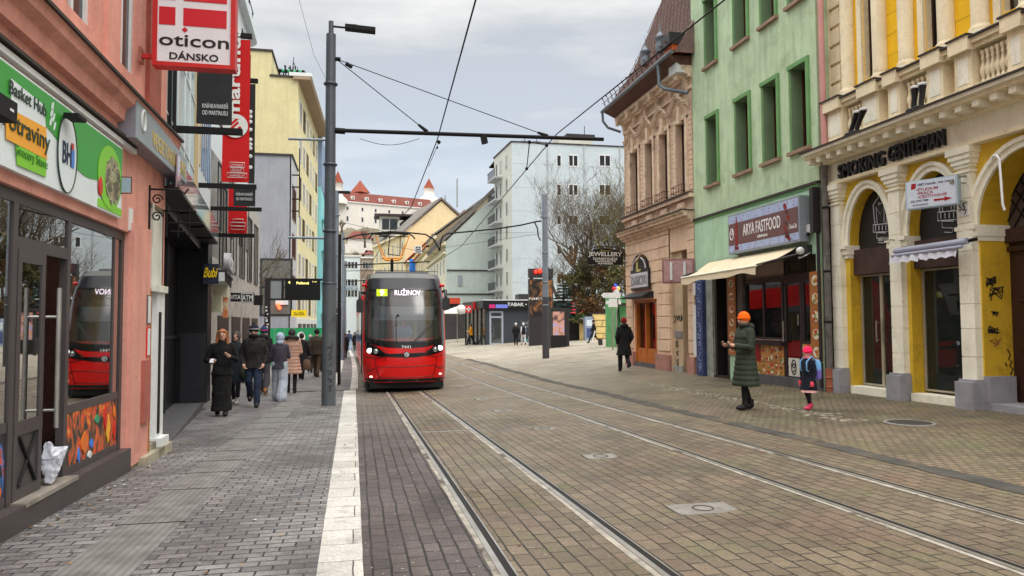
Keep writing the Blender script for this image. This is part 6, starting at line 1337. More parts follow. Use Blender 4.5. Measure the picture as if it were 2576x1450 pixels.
a_, b_ = PY(955, 540, Y+18), PY(1005, 572, Y+18); q = MB(); q.box(a_.x, b_.x, Y+18, Y+24, b_.z-1.5, a_.z-.4, BLK_S); q.box(a_.x-1.2, b_.x+3, Y+17, Y+24, a_.z-.4, a_.z+.1, SLATE); q.box(a_.x+.6, (a_.x+b_.x)/2-.1, Y+17.9, Y+18, b_.z-.6, a_.z-1, GLS); q.box((a_.x+b_.x)/2+.1, b_.x-.5, Y+17.9, Y+18, b_.z-.6, a_.z-1, GLS); q.build('dormer', rf)
for (u, v0, v1) in ((1150, 450, 512), (1120, 492, 512)): a_, b_ = PY(u, v0, Y+4), PY(u, v1+10, Y+4); q = MB(); q.tube([b_, a_], .16, STEEL, 8); q.build('chimney_pipe', gbl)
# white office buildings in the dip
for (nm, lab, u0, u1, v0, m) in (('white_office', 'white low office block seen between the tram and the poles', 858, 906, 646, WBM), ('brown_office', 'brown grey office block next to the white one, above the tram', 904, 945, 650, mat('brown_render', (.62, .55, .50), .9, .08, 1))):
    Y = 190 if nm == 'white_office' else 200; a_, b_ = PY(u0, v0, Y), PY(u1, v0, Y); r = thing(nm, lab, 'building', (a_.x, Y, -1)); q = MB(); q.box(a_.x, b_.x, Y, Y+12, -3, a_.z, m); q.box(a_.x-.2, b_.x+.2, Y-.3, Y+12, a_.z, a_.z+.4, WHITEF); q.build('wall', r); FR = Frame((0, Y, 0), (1, 0, 0), (0, -1, 0))
    for fl, v_ in enumerate((668, 712, 740)):
        z_ = PY(u0, v_+8, Y).z; n = 4
        for k in range(n): x_ = a_.x+.8+(b_.x-a_.x-1.4)*k/n; window(FR, r, x_, x_+.85, z_, z_+1.8, .04, WHITEF, GLS, 1, 1, .1)
lettering(r, 'FINANCIA', PY(880, 725, 189.8), (1, 0, 0), (0, 0, 1), 1.2, flat('far_letter', (.5, .58, .66), .5), 4.2, .05, .02)
# castle hill and castle
HILL = mat('hill_scrub', (.42, .38, .31), .95, .3, .05, dirt=.8, dirtc=(.30, .31, .22)); vs = []; fs = []; NX, NY = 60, 24
for j in range(NY+1):
    y = 210+16*j
    for i in range(NX+1):
        x = -260+8.8*i; t = min(1, max(0, (y-215)/255)); h = 62*(t**1.25)*math.exp(-((x-5)/150)**2)
        vs.append((x, y, -1.5+h+2.2*math.sin(x*.11+y*.07)*t+1.4*math.sin(x*.23-y*.19)*t))
for j in range(NY):
    for i in range(NX): k = j*(NX+1)+i; fs.append((k, k+1, k+NX+2, k+NX+1))
q = MB(); q.add(vs, fs, HILL, True); q.build('castle_hill', kind='structure')
cs = thing('castle', 'white castle with red tiled roof and pointed corner towers on the hill', 'castle', (20, 500, 60)); CW = mat('castle_white', (.88, .86, .83), .9, .05, .05); CRD = mat('castle_tile', (.44, .22, .18), .85, .2, .12); CR2 = mat('tower_tile', (.54, .26, .18), .85, .15, .2)
L0, L1 = PY(853, 505, 500), PY(1095, 519, 525); L1.z = L0.z; d = (L1-L0).normalized(); LC_ = (L1-L0).length; FCs = Frame((L0.x, L0.y, 0), d, Vector((d.y, -d.x, 0))); zc = L0.z
q = MB(); q.fb(FCs, 0, LC_, 50, zc, -60, 0, CW); q.fb(FCs, -.5, LC_, zc-.7, zc, 0, .8, WHITEF); q.build('wall', cs)
q = MB(); a0, a1, b1, b0 = FCs(3, zc, .5), FCs(LC_, zc, .5), FCs(LC_, zc+8, -9), FCs(4, zc+8, -9); q.add([a0, a1, b1, b0, FCs(3, zc, -18), FCs(LC_, zc, -18)], [(0, 1, 2, 3), (3, 2, 5, 4), (0, 3, 4)], CRD); rf = q.build('roof', cs)
for k in range(8): q = MB(); s = 9+k*10; q.fb(FCs, s, s+2.2, zc+1.8, zc+4.2, -4.5, -1.2, CW); q.fb(FCs, s+.7, s+1.5, zc+2.2, zc+3.6, -1.2, -1.15, DARK); q.build('dormer', rf)
for r0, z0 in ((0, zc-6), (1, zc-13.5), (2, zc-21.5)):
    for s in (5, 15.5, 25, 35, 45): window(FCs, cs, s, s+1.7, z0, z0+(3.6 if r0 else 2.6), .1, GRBL, GLS, 1, 1, .3)
def tower(u, v_tip, v_eave, v_base, w_, Y, cone, body=True):
    tip, ev, bs = PY(u, v_tip, Y), PY(u, v_eave, Y), PY(u, v_base, Y); R0 = w_*Y/1850/2*1.02; q = MB()
    q.lathe([(R0*1.12, 0), (R0*.5, (tip.z-ev.z)*.55), (.05, tip.z-ev.z)], ev, CR2, 4 if cone else 8); t_ = q.build('tower_roof', cs)
    if body:
        q = MB(); q.lathe([(R0*1.9, -14), (R0*1.9, bs.z-ev.z-3), (R0*1.0, bs.z-ev.z), (R0*.98, -.4), (R0*1.12, 0)], ev, CW, 8); q.build('tower', cs)
tower(850, 430, 462, 492, 24, 500, False); tower(906, 454, 486, 500, 44, 520, True, False); tower(1079, 449, 476, 492, 26, 560, False)
# houses and walls on the slope
for k, (u, v, w_, h_, Y, lab) in enumerate(((905, 600, 60, 22, 400, 'large house with brown-red roof directly below the castle wall'), (900, 660, 24, 14, 300, 'small pale house low on the castle slope'), (928, 640, 22, 16, 310, 'small house with white gable on the castle slope, right one'))):
    a_, b_ = PY(u-w_/2, v, Y), PY(u+w_/2, v+h_, Y); r = thing('slope_house', lab, 'house', (a_.x, Y, b_.z), 'houses on the castle slope'); q = MB(); q.box(a_.x, b_.x, Y, Y+10, b_.z-4, a_.z, CW); q.build('wall', r)
    q = MB(); e_ = 1; hh = 4.5 if k == 0 else 2.2; q.add([(a_.x-e_, Y-e_, a_.z), (b_.x+e_, Y-e_, a_.z), (b_.x+e_, Y+11, a_.z), (a_.x-e_, Y+11, a_.z), (a_.x+3, Y+5, a_.z+hh), (b_.x-3, Y+5, a_.z+hh)], [(0, 1, 5, 4), (1, 2, 5), (2, 3, 4, 5), (3, 0, 4)], CRD); q.build('roof', r)
q = MB(); a_, b_ = PY(868, 614, 380), PY(938, 628, 380); q.box(a_.x, b_.x, 380, 381, b_.z-2, a_.z, CW); tag(q.build('retaining_wall'), 'long white retaining wall on the castle hillside', 'wall')
for k, (u, v, h_) in enumerate(((918, 612, 14), (860, 575, 9), (895, 648, 7))): 
    p = PY(u, v, 370-20*k); bare_tree(['tall bare tree standing below the castle wall', 'bare tree at the left foot of the castle', 'small bare tree among the slope houses'][k], (p.x, p.y, p.z-2), h_, 20+k, TWG, .5, depth=4, kids=(2, 3))
# ================================================================== THE SQUARE: kiosk, panels, walls, trees
kb = thing('tobacco_kiosk', 'dark grey flat-roofed tobacco and press kiosk with glazed door on the square', 'kiosk', (11, 60, -.1))
KD = mat('kiosk_dark', (.22, .24, .27), .5, .12, 1.5); KBK = flat('kiosk_black', (.09, .09, .1), .35); KGL = sheer('kiosk_glass', (.35, .38, .38), .5, .08, 1.8)
Y = 60; xa, xb = PY(1222, 800, Y).x, PY(1392, 800, Y).x+1.5; zr, zf = PY(1222, 757, Y).z, PY(1222, 776, Y).z; gz0 = ground(xa, Y)-.1; xl = PY(1172, 800, 66).x
q = MB(); q.box(xa, xb, Y, Y+5, gz0, zf, KD); q.build('front_wall', kb)
q = MB(); q.hexa([(xa-.3, Y-.35, zf), (xb, Y-.35, zf), (xb, Y+6, zf), (xl-.3, Y+6, zf), (xa-.3, Y-.35, zr), (xb, Y-.35, zr), (xb, Y+6, zr), (xl-.3, Y+6, zr)], KBK); q.hexa([(xa-.35, Y-.4, zr), (xb, Y-.4, zr), (xb, Y+6, zr), (xl-.35, Y+6, zr), (xa-.35, Y-.4, zr+.1), (xb, Y-.4, zr+.1), (xb, Y+6, zr+.1), (xl-.35, Y+6, zr+.1)], GRBL); q.build('fascia', kb)
ds = Vector((xl-xa, 6, 0)); Ls = ds.length; ds.normalize(); FK = Frame((xa, Y, 0), ds, Vector((-ds.y, ds.x, 0)))
q = MB(); q.fb(FK, 0, Ls, gz0-.2, zf, -.1, 0, KGL)
for k in range(6): q.fb(FK, k*Ls/5-.06, k*Ls/5+.06, gz0-.2, zf, 0, .08, DF)
q.build('side_glazing', kb)
FR = Frame((0, Y, 0), (1, 0, 0), (0, -1, 0)); a_, b_ = PY(1231, 783, Y), PY(1266, 862, Y)
dk = window(FR, kb, a_.x, b_.x, gz0+.1, a_.z, .05, mat('alu_frame', (.62, .66, .72), .4), KGL, 1, 1, .14, trans=a_.z-.5, name='door')
lettering(kb, 'TABAK • PRESS', Vector((PY(1274, 771, Y).x, Y-.36, (zr+zf)/2)), (1, 0, 0), (0, 0, 1), .28, WHITEF, 2.9, .02, .02, align='LEFT')
tag(box_px('cross_sign', 59, 1220-49, 769, 1235-49, 787, .1, flat('cross_red', (.80, .10, .13), .5)), 'red square sign with white cross at the kiosk corner', 'sign')
r = bpy.data.objects['cross_sign']; p = PY(1178.5, 778, 58.95); q = MB(); q.box(p.x-.18, p.x+.18, 58.93, 58.95, p.z-.05, p.z+.05, WHITEF); q.box(p.x-.05, p.x+.05, 58.93, 58.95, p.z-.18, p.z+.18, WHITEF); q.build('cross', r)
r = thing('round_sign', 'round white shop sign left of the red cross sign', 'sign', (8.5, 60, 3)); p = PY(1160, 779, 60); q = MB(); q.lathe([(0, -.04), (.40, -.04), (.40, .04), (0, .04)], p, WHITEF, 20, ax=(0, -1, 0)); q.build('disc', r)
p = PY(1201, 770, 62); q = MB(); q.box(p.x-.4, p.x+.4, 61.9, 62, p.z-.3, p.z+.3, flat('cross_red', (.8, .1, .13))); q.build('red_badge', kb)
q = MB(); a_, b_ = PY(1305, 740, 62), PY(1335, 758, 62); q.box(a_.x, b_.x, 62, 63.5, b_.z-.2, a_.z, DF); q.box(b_.x+.3, b_.x+1.2, 62, 63, b_.z-.2, a_.z-.2, GRBL); q.build('roof_unit', kb)
q = MB(); p = PY(1238, 771, 59.6); q.box(p.x-.25, p.x+.25, 59.58, 59.62, p.z-.15, p.z+.15, flat('logo_magenta', (.8, .15, .45))); q.box(p.x+.3, p.x+1.3, 59.58, 59.62, p.z-.15, p.z+.15, flat('logo_blue', (.45, .5, .85))); q.build('fascia_logo', kb)
q = MB(); 
for pts_ in scr(0, 0, 2.6, .9, 4, 8): q.tube([Vector((PY(1300, 820, Y).x+x_, Y-.01, .9+z_)) for x_, z_ in pts_], .02, GRBL, 4)
q.build('graffiti', kb)
# cafe with parasols behind the tram
r = thing('cafe', 'dark cafe front with orange signs behind the tram\'s right side', 'building', (9, 80, 0)); a_, b_ = PY(1118, 765, 86), PY(1215, 860, 86)
q = MB(); q.box(a_.x, b_.x+2, 86, 88, -1, a_.z, mat('cafe_dark', (.22, .2, .2), .7, .3, 1)); q.box(a_.x, a_.x+1.8, 85.6, 86, a_.z, a_.z+.7, mat('cafe_red', (.75, .25, .15), .5, .2, 1)); q.build('wall', r)
r = thing('cream_parasol', 'cream parasol of the cafe between tram and kiosk', 'parasol', (9.5, 76, -.3)); p = PY(1150, 786, 76); q = MB(); q.lathe([(0, .6), (1.7, 0), (1.72, -.15)], p, CREAMW, 8); q.build('canopy', r); q = MB(); q.tube([(p.x, p.y, p.z+.5), (p.x, p.y, -.4)], .04, STEEL, 6); q.build('pole', r)
# large billboard screen with dark top, backlit poster, dark stele behind
def panelthing(name, lab, cat, Y, u0, v0, u1, v1, th, body, face, inset=.06, foot=None):
    a_, b_ = PY(u0, v0, Y), PY(u1, v1, Y); r = thing(name, lab, cat, (a_.x, Y, ground(a_.x, Y))); q = MB(); q.box(a_.x, b_.x, Y, Y+th, b_.z, a_.z, body); q.build('case', r)
    q = MB(); q.box(a_.x+inset, b_.x-inset, Y-.012, Y, b_.z+inset, a_.z-inset, face); q.build('poster', r); return r, a_, b_
PO1 = picture('film_poster', [(.06, .05, .05), (.08, .07, .06), (.32, .22, .15), (.62, .40, .20), (.10, .08, .07)], 1.3, seed=2)
r, a_, b_ = panelthing('advert_screen', 'tall black advertising screen standing on the square behind the grey right-hand pole', 'screen', 50, 1331, 702, 1392, 797, .35, DF, PO1)
q = MB(); c_, d_ = PY(1331, 676, 50), PY(1392, 699, 50); q.box(c_.x, d_.x, 50, 50.4, d_.z, c_.z, DF); q.box(c_.x+.1, c_.x+.3, 50.1, 50.3, ground(c_.x, 50), d_.z, DF) ; q.box(d_.x-.3, d_.x-.1, 50.1, 50.3, ground(c_.x, 50), d_.z, DF); q.box(c_.x, d_.x, 50.02, 50.3, ground(c_.x, 50)-.05, b_.z-.0, DF); q.build('header', r)
lettering(r, 'NIKY', PY(1350, 752, 49.97), (1, 0, 0), (0, 0, 1), .16, WHITEF, 1.1, .01, .01); q = MB(); q.ball(PY(1348, 684, 49.9), .12, flat('signal_red', (1, .12, .06), .4, emis=6), 8, 6); q.ball(PY(1358, 682, 49.9), .15, flat('signal_red', (1, .1, .05)), 8, 6); q.build('red_light', r)
PO2 = picture('portrait_poster', [(.16, .17, .25), (.55, .40, .38), (.80, .60, .50), (.70, .60, .75), (.55, .70, .85)], 1.6, seed=6)
r, a_, b_ = panelthing('poster_display', 'backlit poster display on a dark plinth right of the free-standing grey pole', 'display', 44, 1388, 782, 1422, 846, .4, DF, PO2)
q = MB(); c_ = PY(1384, 775, 44); d_ = PY(1424, 880, 44); q.box(a_.x-.1, b_.x+.1, 43.95, 44.45, ground(12.5, 44)-.1, b_.z, KBK); q.box(b_.x, b_.x+.35, 44.3, 45, ground(12.5, 44)-.1, c_.z, DF); q.box(a_.x-.1, b_.x+.1, 43.97, 44.43, a_.z, c_.z, DF); q.build('plinth', r)
tag(box_px('dark_post', 43, 1379, 826, 1384, 893, .12, DF), 'short dark post standing just left of the poster display', 'post')
# red restaurant awning, yellow stone wall, gate, info pillar, fence
r = thing('red_awning', 'red restaurant awning with white lettering behind the conifer', 'awning', (18, 70, 2)); a_, b_ = PY(1392, 757, 70), PY(1500, 790, 70); q = MB(); q.box(a_.x, b_.x, 70, 71, a_.z-.75, a_.z, flat('awning_red', (.80, .10, .12), .6)); q.add([(a_.x, 70, a_.z-.75), (b_.x, 70, a_.z-.75), (b_.x, 68.8, a_.z-1.25), (a_.x, 68.8, a_.z-1.25)], [(0, 1, 2, 3)], flat('awning_red', (.8, .1, .12))); q.build('canopy', r)
lettering(r, 'PIZZA & PASTA', Vector((a_.x+2.2, 69.98, a_.z-.38)), (1, 0, 0), (0, 0, 1), .42, WHITEF, 3.0, .02, .02); q = MB(); q.box(a_.x, b_.x+3, 71, 76, -1, a_.z-.8, mat('dark_restaurant', (.12, .11, .11), .8)); q.build('dark_front', r)
yw = thing('stone_wall', 'low wall of yellow stone blocks with dark joints behind the red-capped man', 'wall', (17, 53, .3)); Y = 52.5; a_, b_ = PY(1490, 790, Y), PY(1562, 790, Y); STY = mat('yellow_stone', (.86, .76, .50), .9, .14, 2, .4, 20, dirt=.4, dirtc=(.55, .48, .3)); zb = ground(16.5, Y)
q = MB(); hz = (a_.z-zb)/4
for k in range(4):
    n = 3 if k % 2 else 4
    for j in range(n): w_ = (b_.x-a_.x+1)/n; q.box(a_.x+j*w_+.02, a_.x+(j+1)*w_-.02, Y, Y+.5, zb+k*hz+.03, zb+(k+1)*hz-.02, STY)
q.build('blocks', yw); q = MB(); q.box(a_.x-.05, b_.x+1, Y+.03, Y+.5, zb-.1, a_.z, SLATE); q.box(a_.x-.1, b_.x+1, Y-.05, Y+.6, a_.z, a_.z+.08, SLATE); q.build('joints', yw)
r = thing('stone_gatepost', 'yellow stone gatepost beside the iron gate', 'gatepost', (15, 53, 0)); a_, b_ = PY(1458, 803, 53), PY(1472, 803, 53); q = MB(); q.box(a_.x, b_.x, 53, 53.5, ground(15, 53), a_.z, STY); q.build('shaft', r); q = MB(); q.box(a_.x-.05, b_.x+.05, 52.95, 53.55, a_.z, a_.z+.12, GP); q.build('cap', r)
r = thing('iron_gate', 'black iron gate of upright bars between poster display and gatepost', 'gate', (14, 53, 0)); a_, b_ = PY(1424, 800, 53), PY(1457, 800, 53); q = MB()
for k in range(14): x_ = a_.x+(b_.x-a_.x)*k/13; q.box(x_-.03, x_+.03, 53.1, 53.16, ground(x_, 53), a_.z, DARK)
q.box(a_.x, b_.x, 53.08, 53.18, a_.z-.3, a_.z-.2, DARK); q.box(a_.x, b_.x, 53.08, 53.18, .3, .4, DARK); q.build('bars', r)
r = thing('ticket_machine', 'grey blue ticket machine standing by the gatepost', 'ticket machine', (15.5, 51.5, .1)); Y = 51.5; a_, b_ = PY(1472, 797, Y), PY(1492, 797, Y); zb = ground(15.5, Y); q = MB(); q.box(a_.x, b_.x, Y, Y+.45, zb, a_.z, mat('machine_grey', (.55, .60, .68), .4, .1, 3)); q.build('case', r)
q = MB(); q.box(a_.x+.1, b_.x-.1, Y-.02, Y, zb+1.1, zb+1.55, flat('screen_pale', (.8, .85, .88), .3)); q.box(a_.x+.1, b_.x-.1, Y-.02, Y, zb+.25, zb+.95, flat('machine_blue', (.25, .32, .5), .4)); q.build('screen', r)
# direction post with white arrow boards; ice cream balls; green stall
r = thing('direction_sign', 'white arrow direction boards on a thin post left of the green stall', 'direction sign', (13.6, 36, -.1)); Y = 36
p = PY(1541, 800, Y); q = MB(); q.tube([(p.x, Y, ground(p.x, Y)), (p.x, Y, PY(0, 730, Y).z)], .04, STEEL, 8); q.build('post', r)
for (u0, u1, v0, v1, left) in ((1512, 1560, 737, 750, 1), (1524, 1562, 757, 766, 0), (1530, 1556, 766, 773, 0), (1532, 1560, 752, 757, 0)):
    a_, b_ = PY(u0, v0, Y-.05), PY(u1, v1, Y-.05); q = MB(); m_ = (a_.z+b_.z)/2; pts_ = [(a_.x+(.12 if left else 0), a_.z), (b_.x, a_.z), (b_.x, b_.z), (a_.x+(.12 if left else 0), b_.z)]+([(a_.x, m_)] if left else [])
    q.prism([Vector((x_, Y-.05, z_)) for x_, z_ in pts_], (0, -.03, 0), WHITEF); q.build('arrow_board', r)
gs = thing('green_stall', 'narrow green market stall side at the peach building corner', 'stall', (14, 37, -.1)); a_, b_ = PY(1553, 745, 38), PY(1580, 745, 38); q = MB(); q.box(a_.x, b_.x, 38, 40, ground(14, 38)-.1, a_.z, mat('stall_green', (.35, .62, .40), .6, .2, 2)); q.build('side', gs)
q = MB(); q.box(a_.x-.1, a_.x+.05, 37.9, 38, -.2, a_.z-.8, flat('stall_dark_green', (.08, .35, .18))); q.box(a_.x-.4, b_.x, 37.5, 38, PY(0, 770, 38).z, PY(0, 762, 38).z, DF); q.build('frame', gs)
r = thing('ice_cream_sign', 'cluster of blue, red, yellow and white ice cream balls above the arrow boards', 'sign', (14, 37, 2.5))
for u, v, c in ((1549, 719, flat('ball_blue', (.30, .38, .85))), (1545, 727, flat('ball_red', (.85, .15, .22))), (1555, 727, flat('ball_yellow', (.95, .85, .35))), (1551, 724, WHITEF), (1552, 714, DARK)): p = PY(u, v, 37); q = MB(); q.ball(p, .12, c, 10, 8); q.build('ball', r)
q = MB(); p = PY(1550, 729, 37); q.tube([p, p-Vector((0, 0, .35))], .15, WHITEF, 10); q.tube([p-Vector((0, 0, .3)), (p.x, p.y, ground(p.x, 37))], .03, STEEL, 6); q.build('cone', r)
for k, (u0, u1, v0, v1, Y, lab) in enumerate(((1508, 1562, 866, 875, 42, 'long low wooden bench on the square, nearer of two'), (1527, 1565, 856, 864, 46, 'low wooden bench on the square, further of two'))):
    a_, b_ = PY(u0, v0, Y), PY(u1, v0, Y); zb = ground(a_.x, Y); r = thing('bench', lab, 'bench', (a_.x, Y, zb), 'benches on the square'); q = MB()
    for j in range(4): q.box(a_.x, b_.x, Y+j*.13, Y+j*.13+.1, zb+.38, zb+.44, mat('bench_wood', (.52, .42, .26), .7, .2, 5))
    q.build('seat', r); q = MB(); q.box(a_.x+.1, a_.x+.2, Y, Y+.5, zb, zb+.38, DF); q.build('leg', r); q = MB(); q.box(b_.x-.2, b_.x-.1, Y, Y+.5, zb, zb+.38, DF); q.build('leg', r)
# trees of the square
bare_tree('broad bare tree with many fine twigs in front of the apartment block, nearest the conifers', (PY(1494, 860, 66).x, 66, .2), 17.5, 3, TWG, .32, depth=6, kids=(3, 4))
bare_tree('bare tree with greenish twigs right of the broad one, half behind the peach building', (PY(1545, 860, 64).x, 64, .3), 16.5, 8, TWG2, .30, depth=6, kids=(3, 4))
bare_tree('bare tree with thin spreading twigs, left one of the group', (PY(1425, 860, 72).x, 72, .1), 10.5, 14, TWG, .2, depth=5, kids=(3, 4))
def foliage(q, c, R3, n, size, mats, R_, droop=0, clumps=18):
    cl = []
    for k in range(clumps):
        v = Vector((R_.gauss(0, .5), R_.gauss(0, .5), R_.gauss(0, .5))); v = v/max(1, v.length); cl.append((Vector(c)+Vector((v.x*R3[0], v.y*R3[1], v.z*R3[2])), R_.uniform(.22, .42), R_.choice(mats)))
    for i in range(n):
        cc, rr, m = R_.choice(cl); v = Vector((R_.gauss(0, 1), R_.gauss(0, 1), R_.gauss(0, 1))).normalized()*rr*R_.random()**.4
        p = cc+Vector((v.x*R3[0], v.y*R3[1], v.z*R3[2])); a = Vector((R_.uniform(-1, 1), R_.uniform(-1, 1), R_.uniform(-1, 1)-droop)).normalized(); b = a.cross(Vector((R_.uniform(-1, 1), R_.uniform(-1, 1), R_.uniform(-1, 1)))).normalized(); s = size*R_.uniform(.6, 1.4)
        q.add([p-a*s-b*s*.35, p+a*s-b*s*.2, p+a*s*1.1+b*s*.25, p-a*s*.9+b*s*.35], [(0, 1, 2, 3)], m)
SPR = [mat('spruce_a', (.20, .31, .28), .9, .2, 5), mat('spruce_b', (.12, .20, .18), .9, .2, 5)]; EVG = [mat('evergreen_a', (.33, .31, .17), .9, .2, 4), mat('evergreen_b', (.24, .22, .13), .9, .2, 4), mat('evergreen_brown', (.42, .31, .19), .9, .2, 4)]
def conifer(lab, u, Y, vtop, rbase, sd, mats, zb=None):
    R_ = random.Random(sd); x = PY(u, 800, Y).x; zg = ground(x, Y); zt = PY(u, vtop, Y).z; r = thing('conifer', lab, 'tree', (x, Y, zg)); q = MB(); q.tube([(x, Y, zg-.2), (x, Y, zt-.3)], [.16, .03], BARK, 8); q.build('trunk', r); q = MB(); H = zt-zg; z = zg+H*.14
    while z < zt-.2:
        t = (z-zg)/H; rad = rbase*(1-t)**.8+.1; n = 9
        for k in range(n):
            a = R_.uniform(0, 6.28); L = rad*R_.uniform(.7, 1.15)
            for j in range(9):
                f = (j+1)/9; p = Vector((x+math.cos(a)*L*f, Y+math.sin(a)*L*f, z-.12*L*f*f+.04)); w_ = .13*(1.2-f)+.05
                for sgn in (-1, 1):
                    dv = Vector((math.cos(a+sgn*.9), math.sin(a+sgn*.9), -.1)); q.add([p, p+dv*w_*1.6+Vector((0, 0, .05)), p+dv*w_*2.0+Vector((0, 0, -.05)), p+Vector((0, 0, -.07))], [(0, 1, 2, 3)], mats[(k+j) % len(mats)])
        z += .24
    q.build('crown', r, fixn=False)
conifer('dark blue-green spruce beside the advertising screen', 1418, 55, 705, 1.5, 2, SPR)
for k, (u, v, Y, R3, n, lab) in enumerate(((1500, 720, 61, (2.4, 1.8, 2.3), 4200, 'dense olive and brown evergreen behind the jewellery sign'), (1452, 700, 64, (1.5, 1.4, 2.2), 2000, 'brownish drooping evergreen next to the spruce'), (1545, 735, 58, (1.7, 1.4, 2.2), 2600, 'dark evergreen bush close to the peach building corner'))):
    R_ = random.Random(30+k); p = PY(u, v, Y); zg = ground(p.x, Y); r = thing('evergreen_tree', lab, 'tree', (p.x, Y, zg)); q = MB(); q.tube([(p.x, Y, zg-.2), (p.x+.2, Y, p.z)], [.22, .08], BARK, 8); q.tube([(p.x+.5, Y+.2, zg-.2), (p.x-.6, Y, p.z)], [.18, .06], BARK, 8); q.build('trunk', r); q = MB(); foliage(q, p, R3, n, .13, EVG, R_, .6, 22); q.build('crown', r, fixn=False)
q = MB(); foliage(q, PY(1452, 803, 52.5), (1.0, .5, .35), 900, .07, [mat('ivy', (.25, .42, .14), .8, .2, 5), EVG[0]], random.Random(2), .2, 10); tag(q.build('climbing_plant', fixn=False), 'bright green climbing plant hanging over the iron gate', 'plant')
# ================================================================== POLES AND OVERHEAD LINE
PGY = mat('pole_grey', (.34, .36, .39), .45, .12, 3, .15, 20, metal=.3, dirt=.3, dirtc=(.26, .26, .27)); PGL = mat('pole_galvanised', (.50, .54, .58), .4, .12, 2, metal=.4); PGD = mat('pole_painted_base', (.26, .27, .29), .5, .15, 3)
def pole(lab, x, y, h, r0, r1, n, m, basem=None, hb=2.9):
    zg = ground(x, y); r = thing('tram_pole', lab, 'pole', (x, y, zg), 'poles of the overhead line'); q = MB(); q.tube([(x, y, zg-.1), (x, y, zg+hb)], [r0, r0*.98], basem or m, n); q.build('base', r); q = MB(); q.tube([(x, y, zg+hb), (x, y, zg+h*.45), (x, y, zg+h)], [r0*.96, (r0+r1)/2*.96, r1], m, n)
    for z_ in (h*.32, h*.46, h*.64, h*.86): q.lathe([(r0*.9, 0), (r0*1.02, .0), (r0*1.02, .05), (r0*.9, .05)], (x, y, zg+z_), m, n)
    q.build('shaft', r); return r, zg
p1, zg1 = pole('thick grey octagonal pole with street lamp and tagged base, nearest pole on the left', -.67, 18.1, 8.97, .165, .115, 8, PGY, mat('pole_grey_base', (.36, .38, .40), .5, .15, 3, dirt=.5, dirtc=(.24, .25, .27)))
q = MB(); q.tube([(-.67, 18.1, 8.45), (-.67, 18.1, 8.80)], .06, PGY, 8); q.tube([(-.67, 18.1, 8.68), (-.2, 18.08, 8.66)], .025, DARK, 6); q.obox((.03, 18.08, 8.655), (.36, 0, -.015), (0, .12, 0), (0, 0, .05), DARK); q.obox((-.2, 18.08, 8.67), (.14, 0, 0), (0, .09, 0), (0, 0, .06), DARK); q.build('street_lamp', p1)
q = MB()
for pts_ in [[(-.03, .0), (.05, .05), (-.02, .1), (.06, .13)], [(.0, .2), (.06, .26), (-.04, .3)], [(-.04, .38), (.05, .42), (.02, .5), (-.05, .46)], [(0, .6), (.05, .66)], [(-.03, .74), (.06, .8), (-.02, .86), (.05, .95)], [(-.05, 1.05), (.04, 1.0), (.05, 1.12)]]: q.tube([(-.64+a_, 17.925-.0, zg1+.35+b_) for a_, b_ in pts_], .009, INK, 4)
q.build('graffiti', p1)
arm0, arm1 = Vector((-.67, 18.1, 6.12)), PY(1518, 351, 18.1)
q = MB(); q.tube([arm0, arm1], .05, DARK, 10); q.tube([arm0+Vector((-.05, 0, 0)), arm0+Vector((.35, 0, -.01))], .075, DARK, 8); q.obox(PY(1218, 352, 18.05), (.07, 0, .02), (0, .06, 0), (-.02, 0, .10), DARK); ar = q.build('cantilever_arm', p1)
q = MB(); q.tube([PY(725, 350, 18.1), PY(828, 353, 18.1)], .03, PGL, 8); q.tube([PY(725, 598, 18.1), PY(828, 600, 18.1)], .03, PGL, 8); q.build('stub_arm', p1)
st0 = PY(846, 149, 18.1); q = MB()
for u in ((1075, 332), (1378, 343)):
    e_ = PY(u[0], u[1], 18.1); q.tube([st0, e_], .011, DARK, 5); d_ = (e_-st0).normalized(); q.tube([e_-d_*.28, e_], [.03, .05], DARK, 6)
q.tube([st0-Vector((.15, 0, 0)), st0+Vector((.1, 0, 0))], .05, DARK, 6)
m0 = PY(870, 160, 18.1); q.tube([m0, m0+Vector((.15, 0, -.08))], .05, DARK, 6)
q.build('stay_wires', p1)
q = MB(); lp = []
for k in range(13): t = k/12; lp.append(PY(905+150*t, 349-0, 18.05)+Vector((0, 0, -.16*math.sin(math.pi*t))))
q.tube(lp, .008, DARK, 4); q.build('slack_cable', p1)
p2, zg2 = pole('slimmer galvanised pole with a small lamp behind the thick one', -.95, 33.8, 8.2, .14, .09, 10, PGL, PGD)
q = MB(); a_, b_ = PY(852, 484, 33.8), PY(881, 484, 33.8); q.tube([(-.95, 33.8, a_.z), (a_.x+.1, 33.8, a_.z)], .03, DARK, 5); q.obox(((a_.x+b_.x)/2, 33.8, a_.z), ((b_.x-a_.x)/2, 0, 0), (0, .12, 0), (0, 0, .05), DARK); q.build('street_lamp', p2)
p3, zg3 = pole('galvanised pole standing free on the square at the right', 8.72, 33.85, 7.8, .165, .125, 12, PGL, PGD)
for k, (u, Y, h_, lab) in enumerate(((862, 48, 8.2, 'thin distant pole behind the slimmer one, third on the left'), (868, 66, 8, 'furthest thin pole on the left beside the tram tail'))):
    x = PY(u, 850, Y).x; r, _ = pole(lab, x, Y, h_, .12, .08, 8, PGL)
    q = MB(); q.tube([(x, Y, 5.2), (x+5.5, Y, 5.5)], .04, DARK, 6); q.build('cantilever_arm', r)
q = MB(); zg = ground(-.62, 26); q.tube([(-.62, 26, zg-.05), (-.62, 26, PY(848, 590, 26).z)], .055, DARK, 8); tag(q.build('black_post'), 'tall thin black post just right of the thick grey pole', 'post')
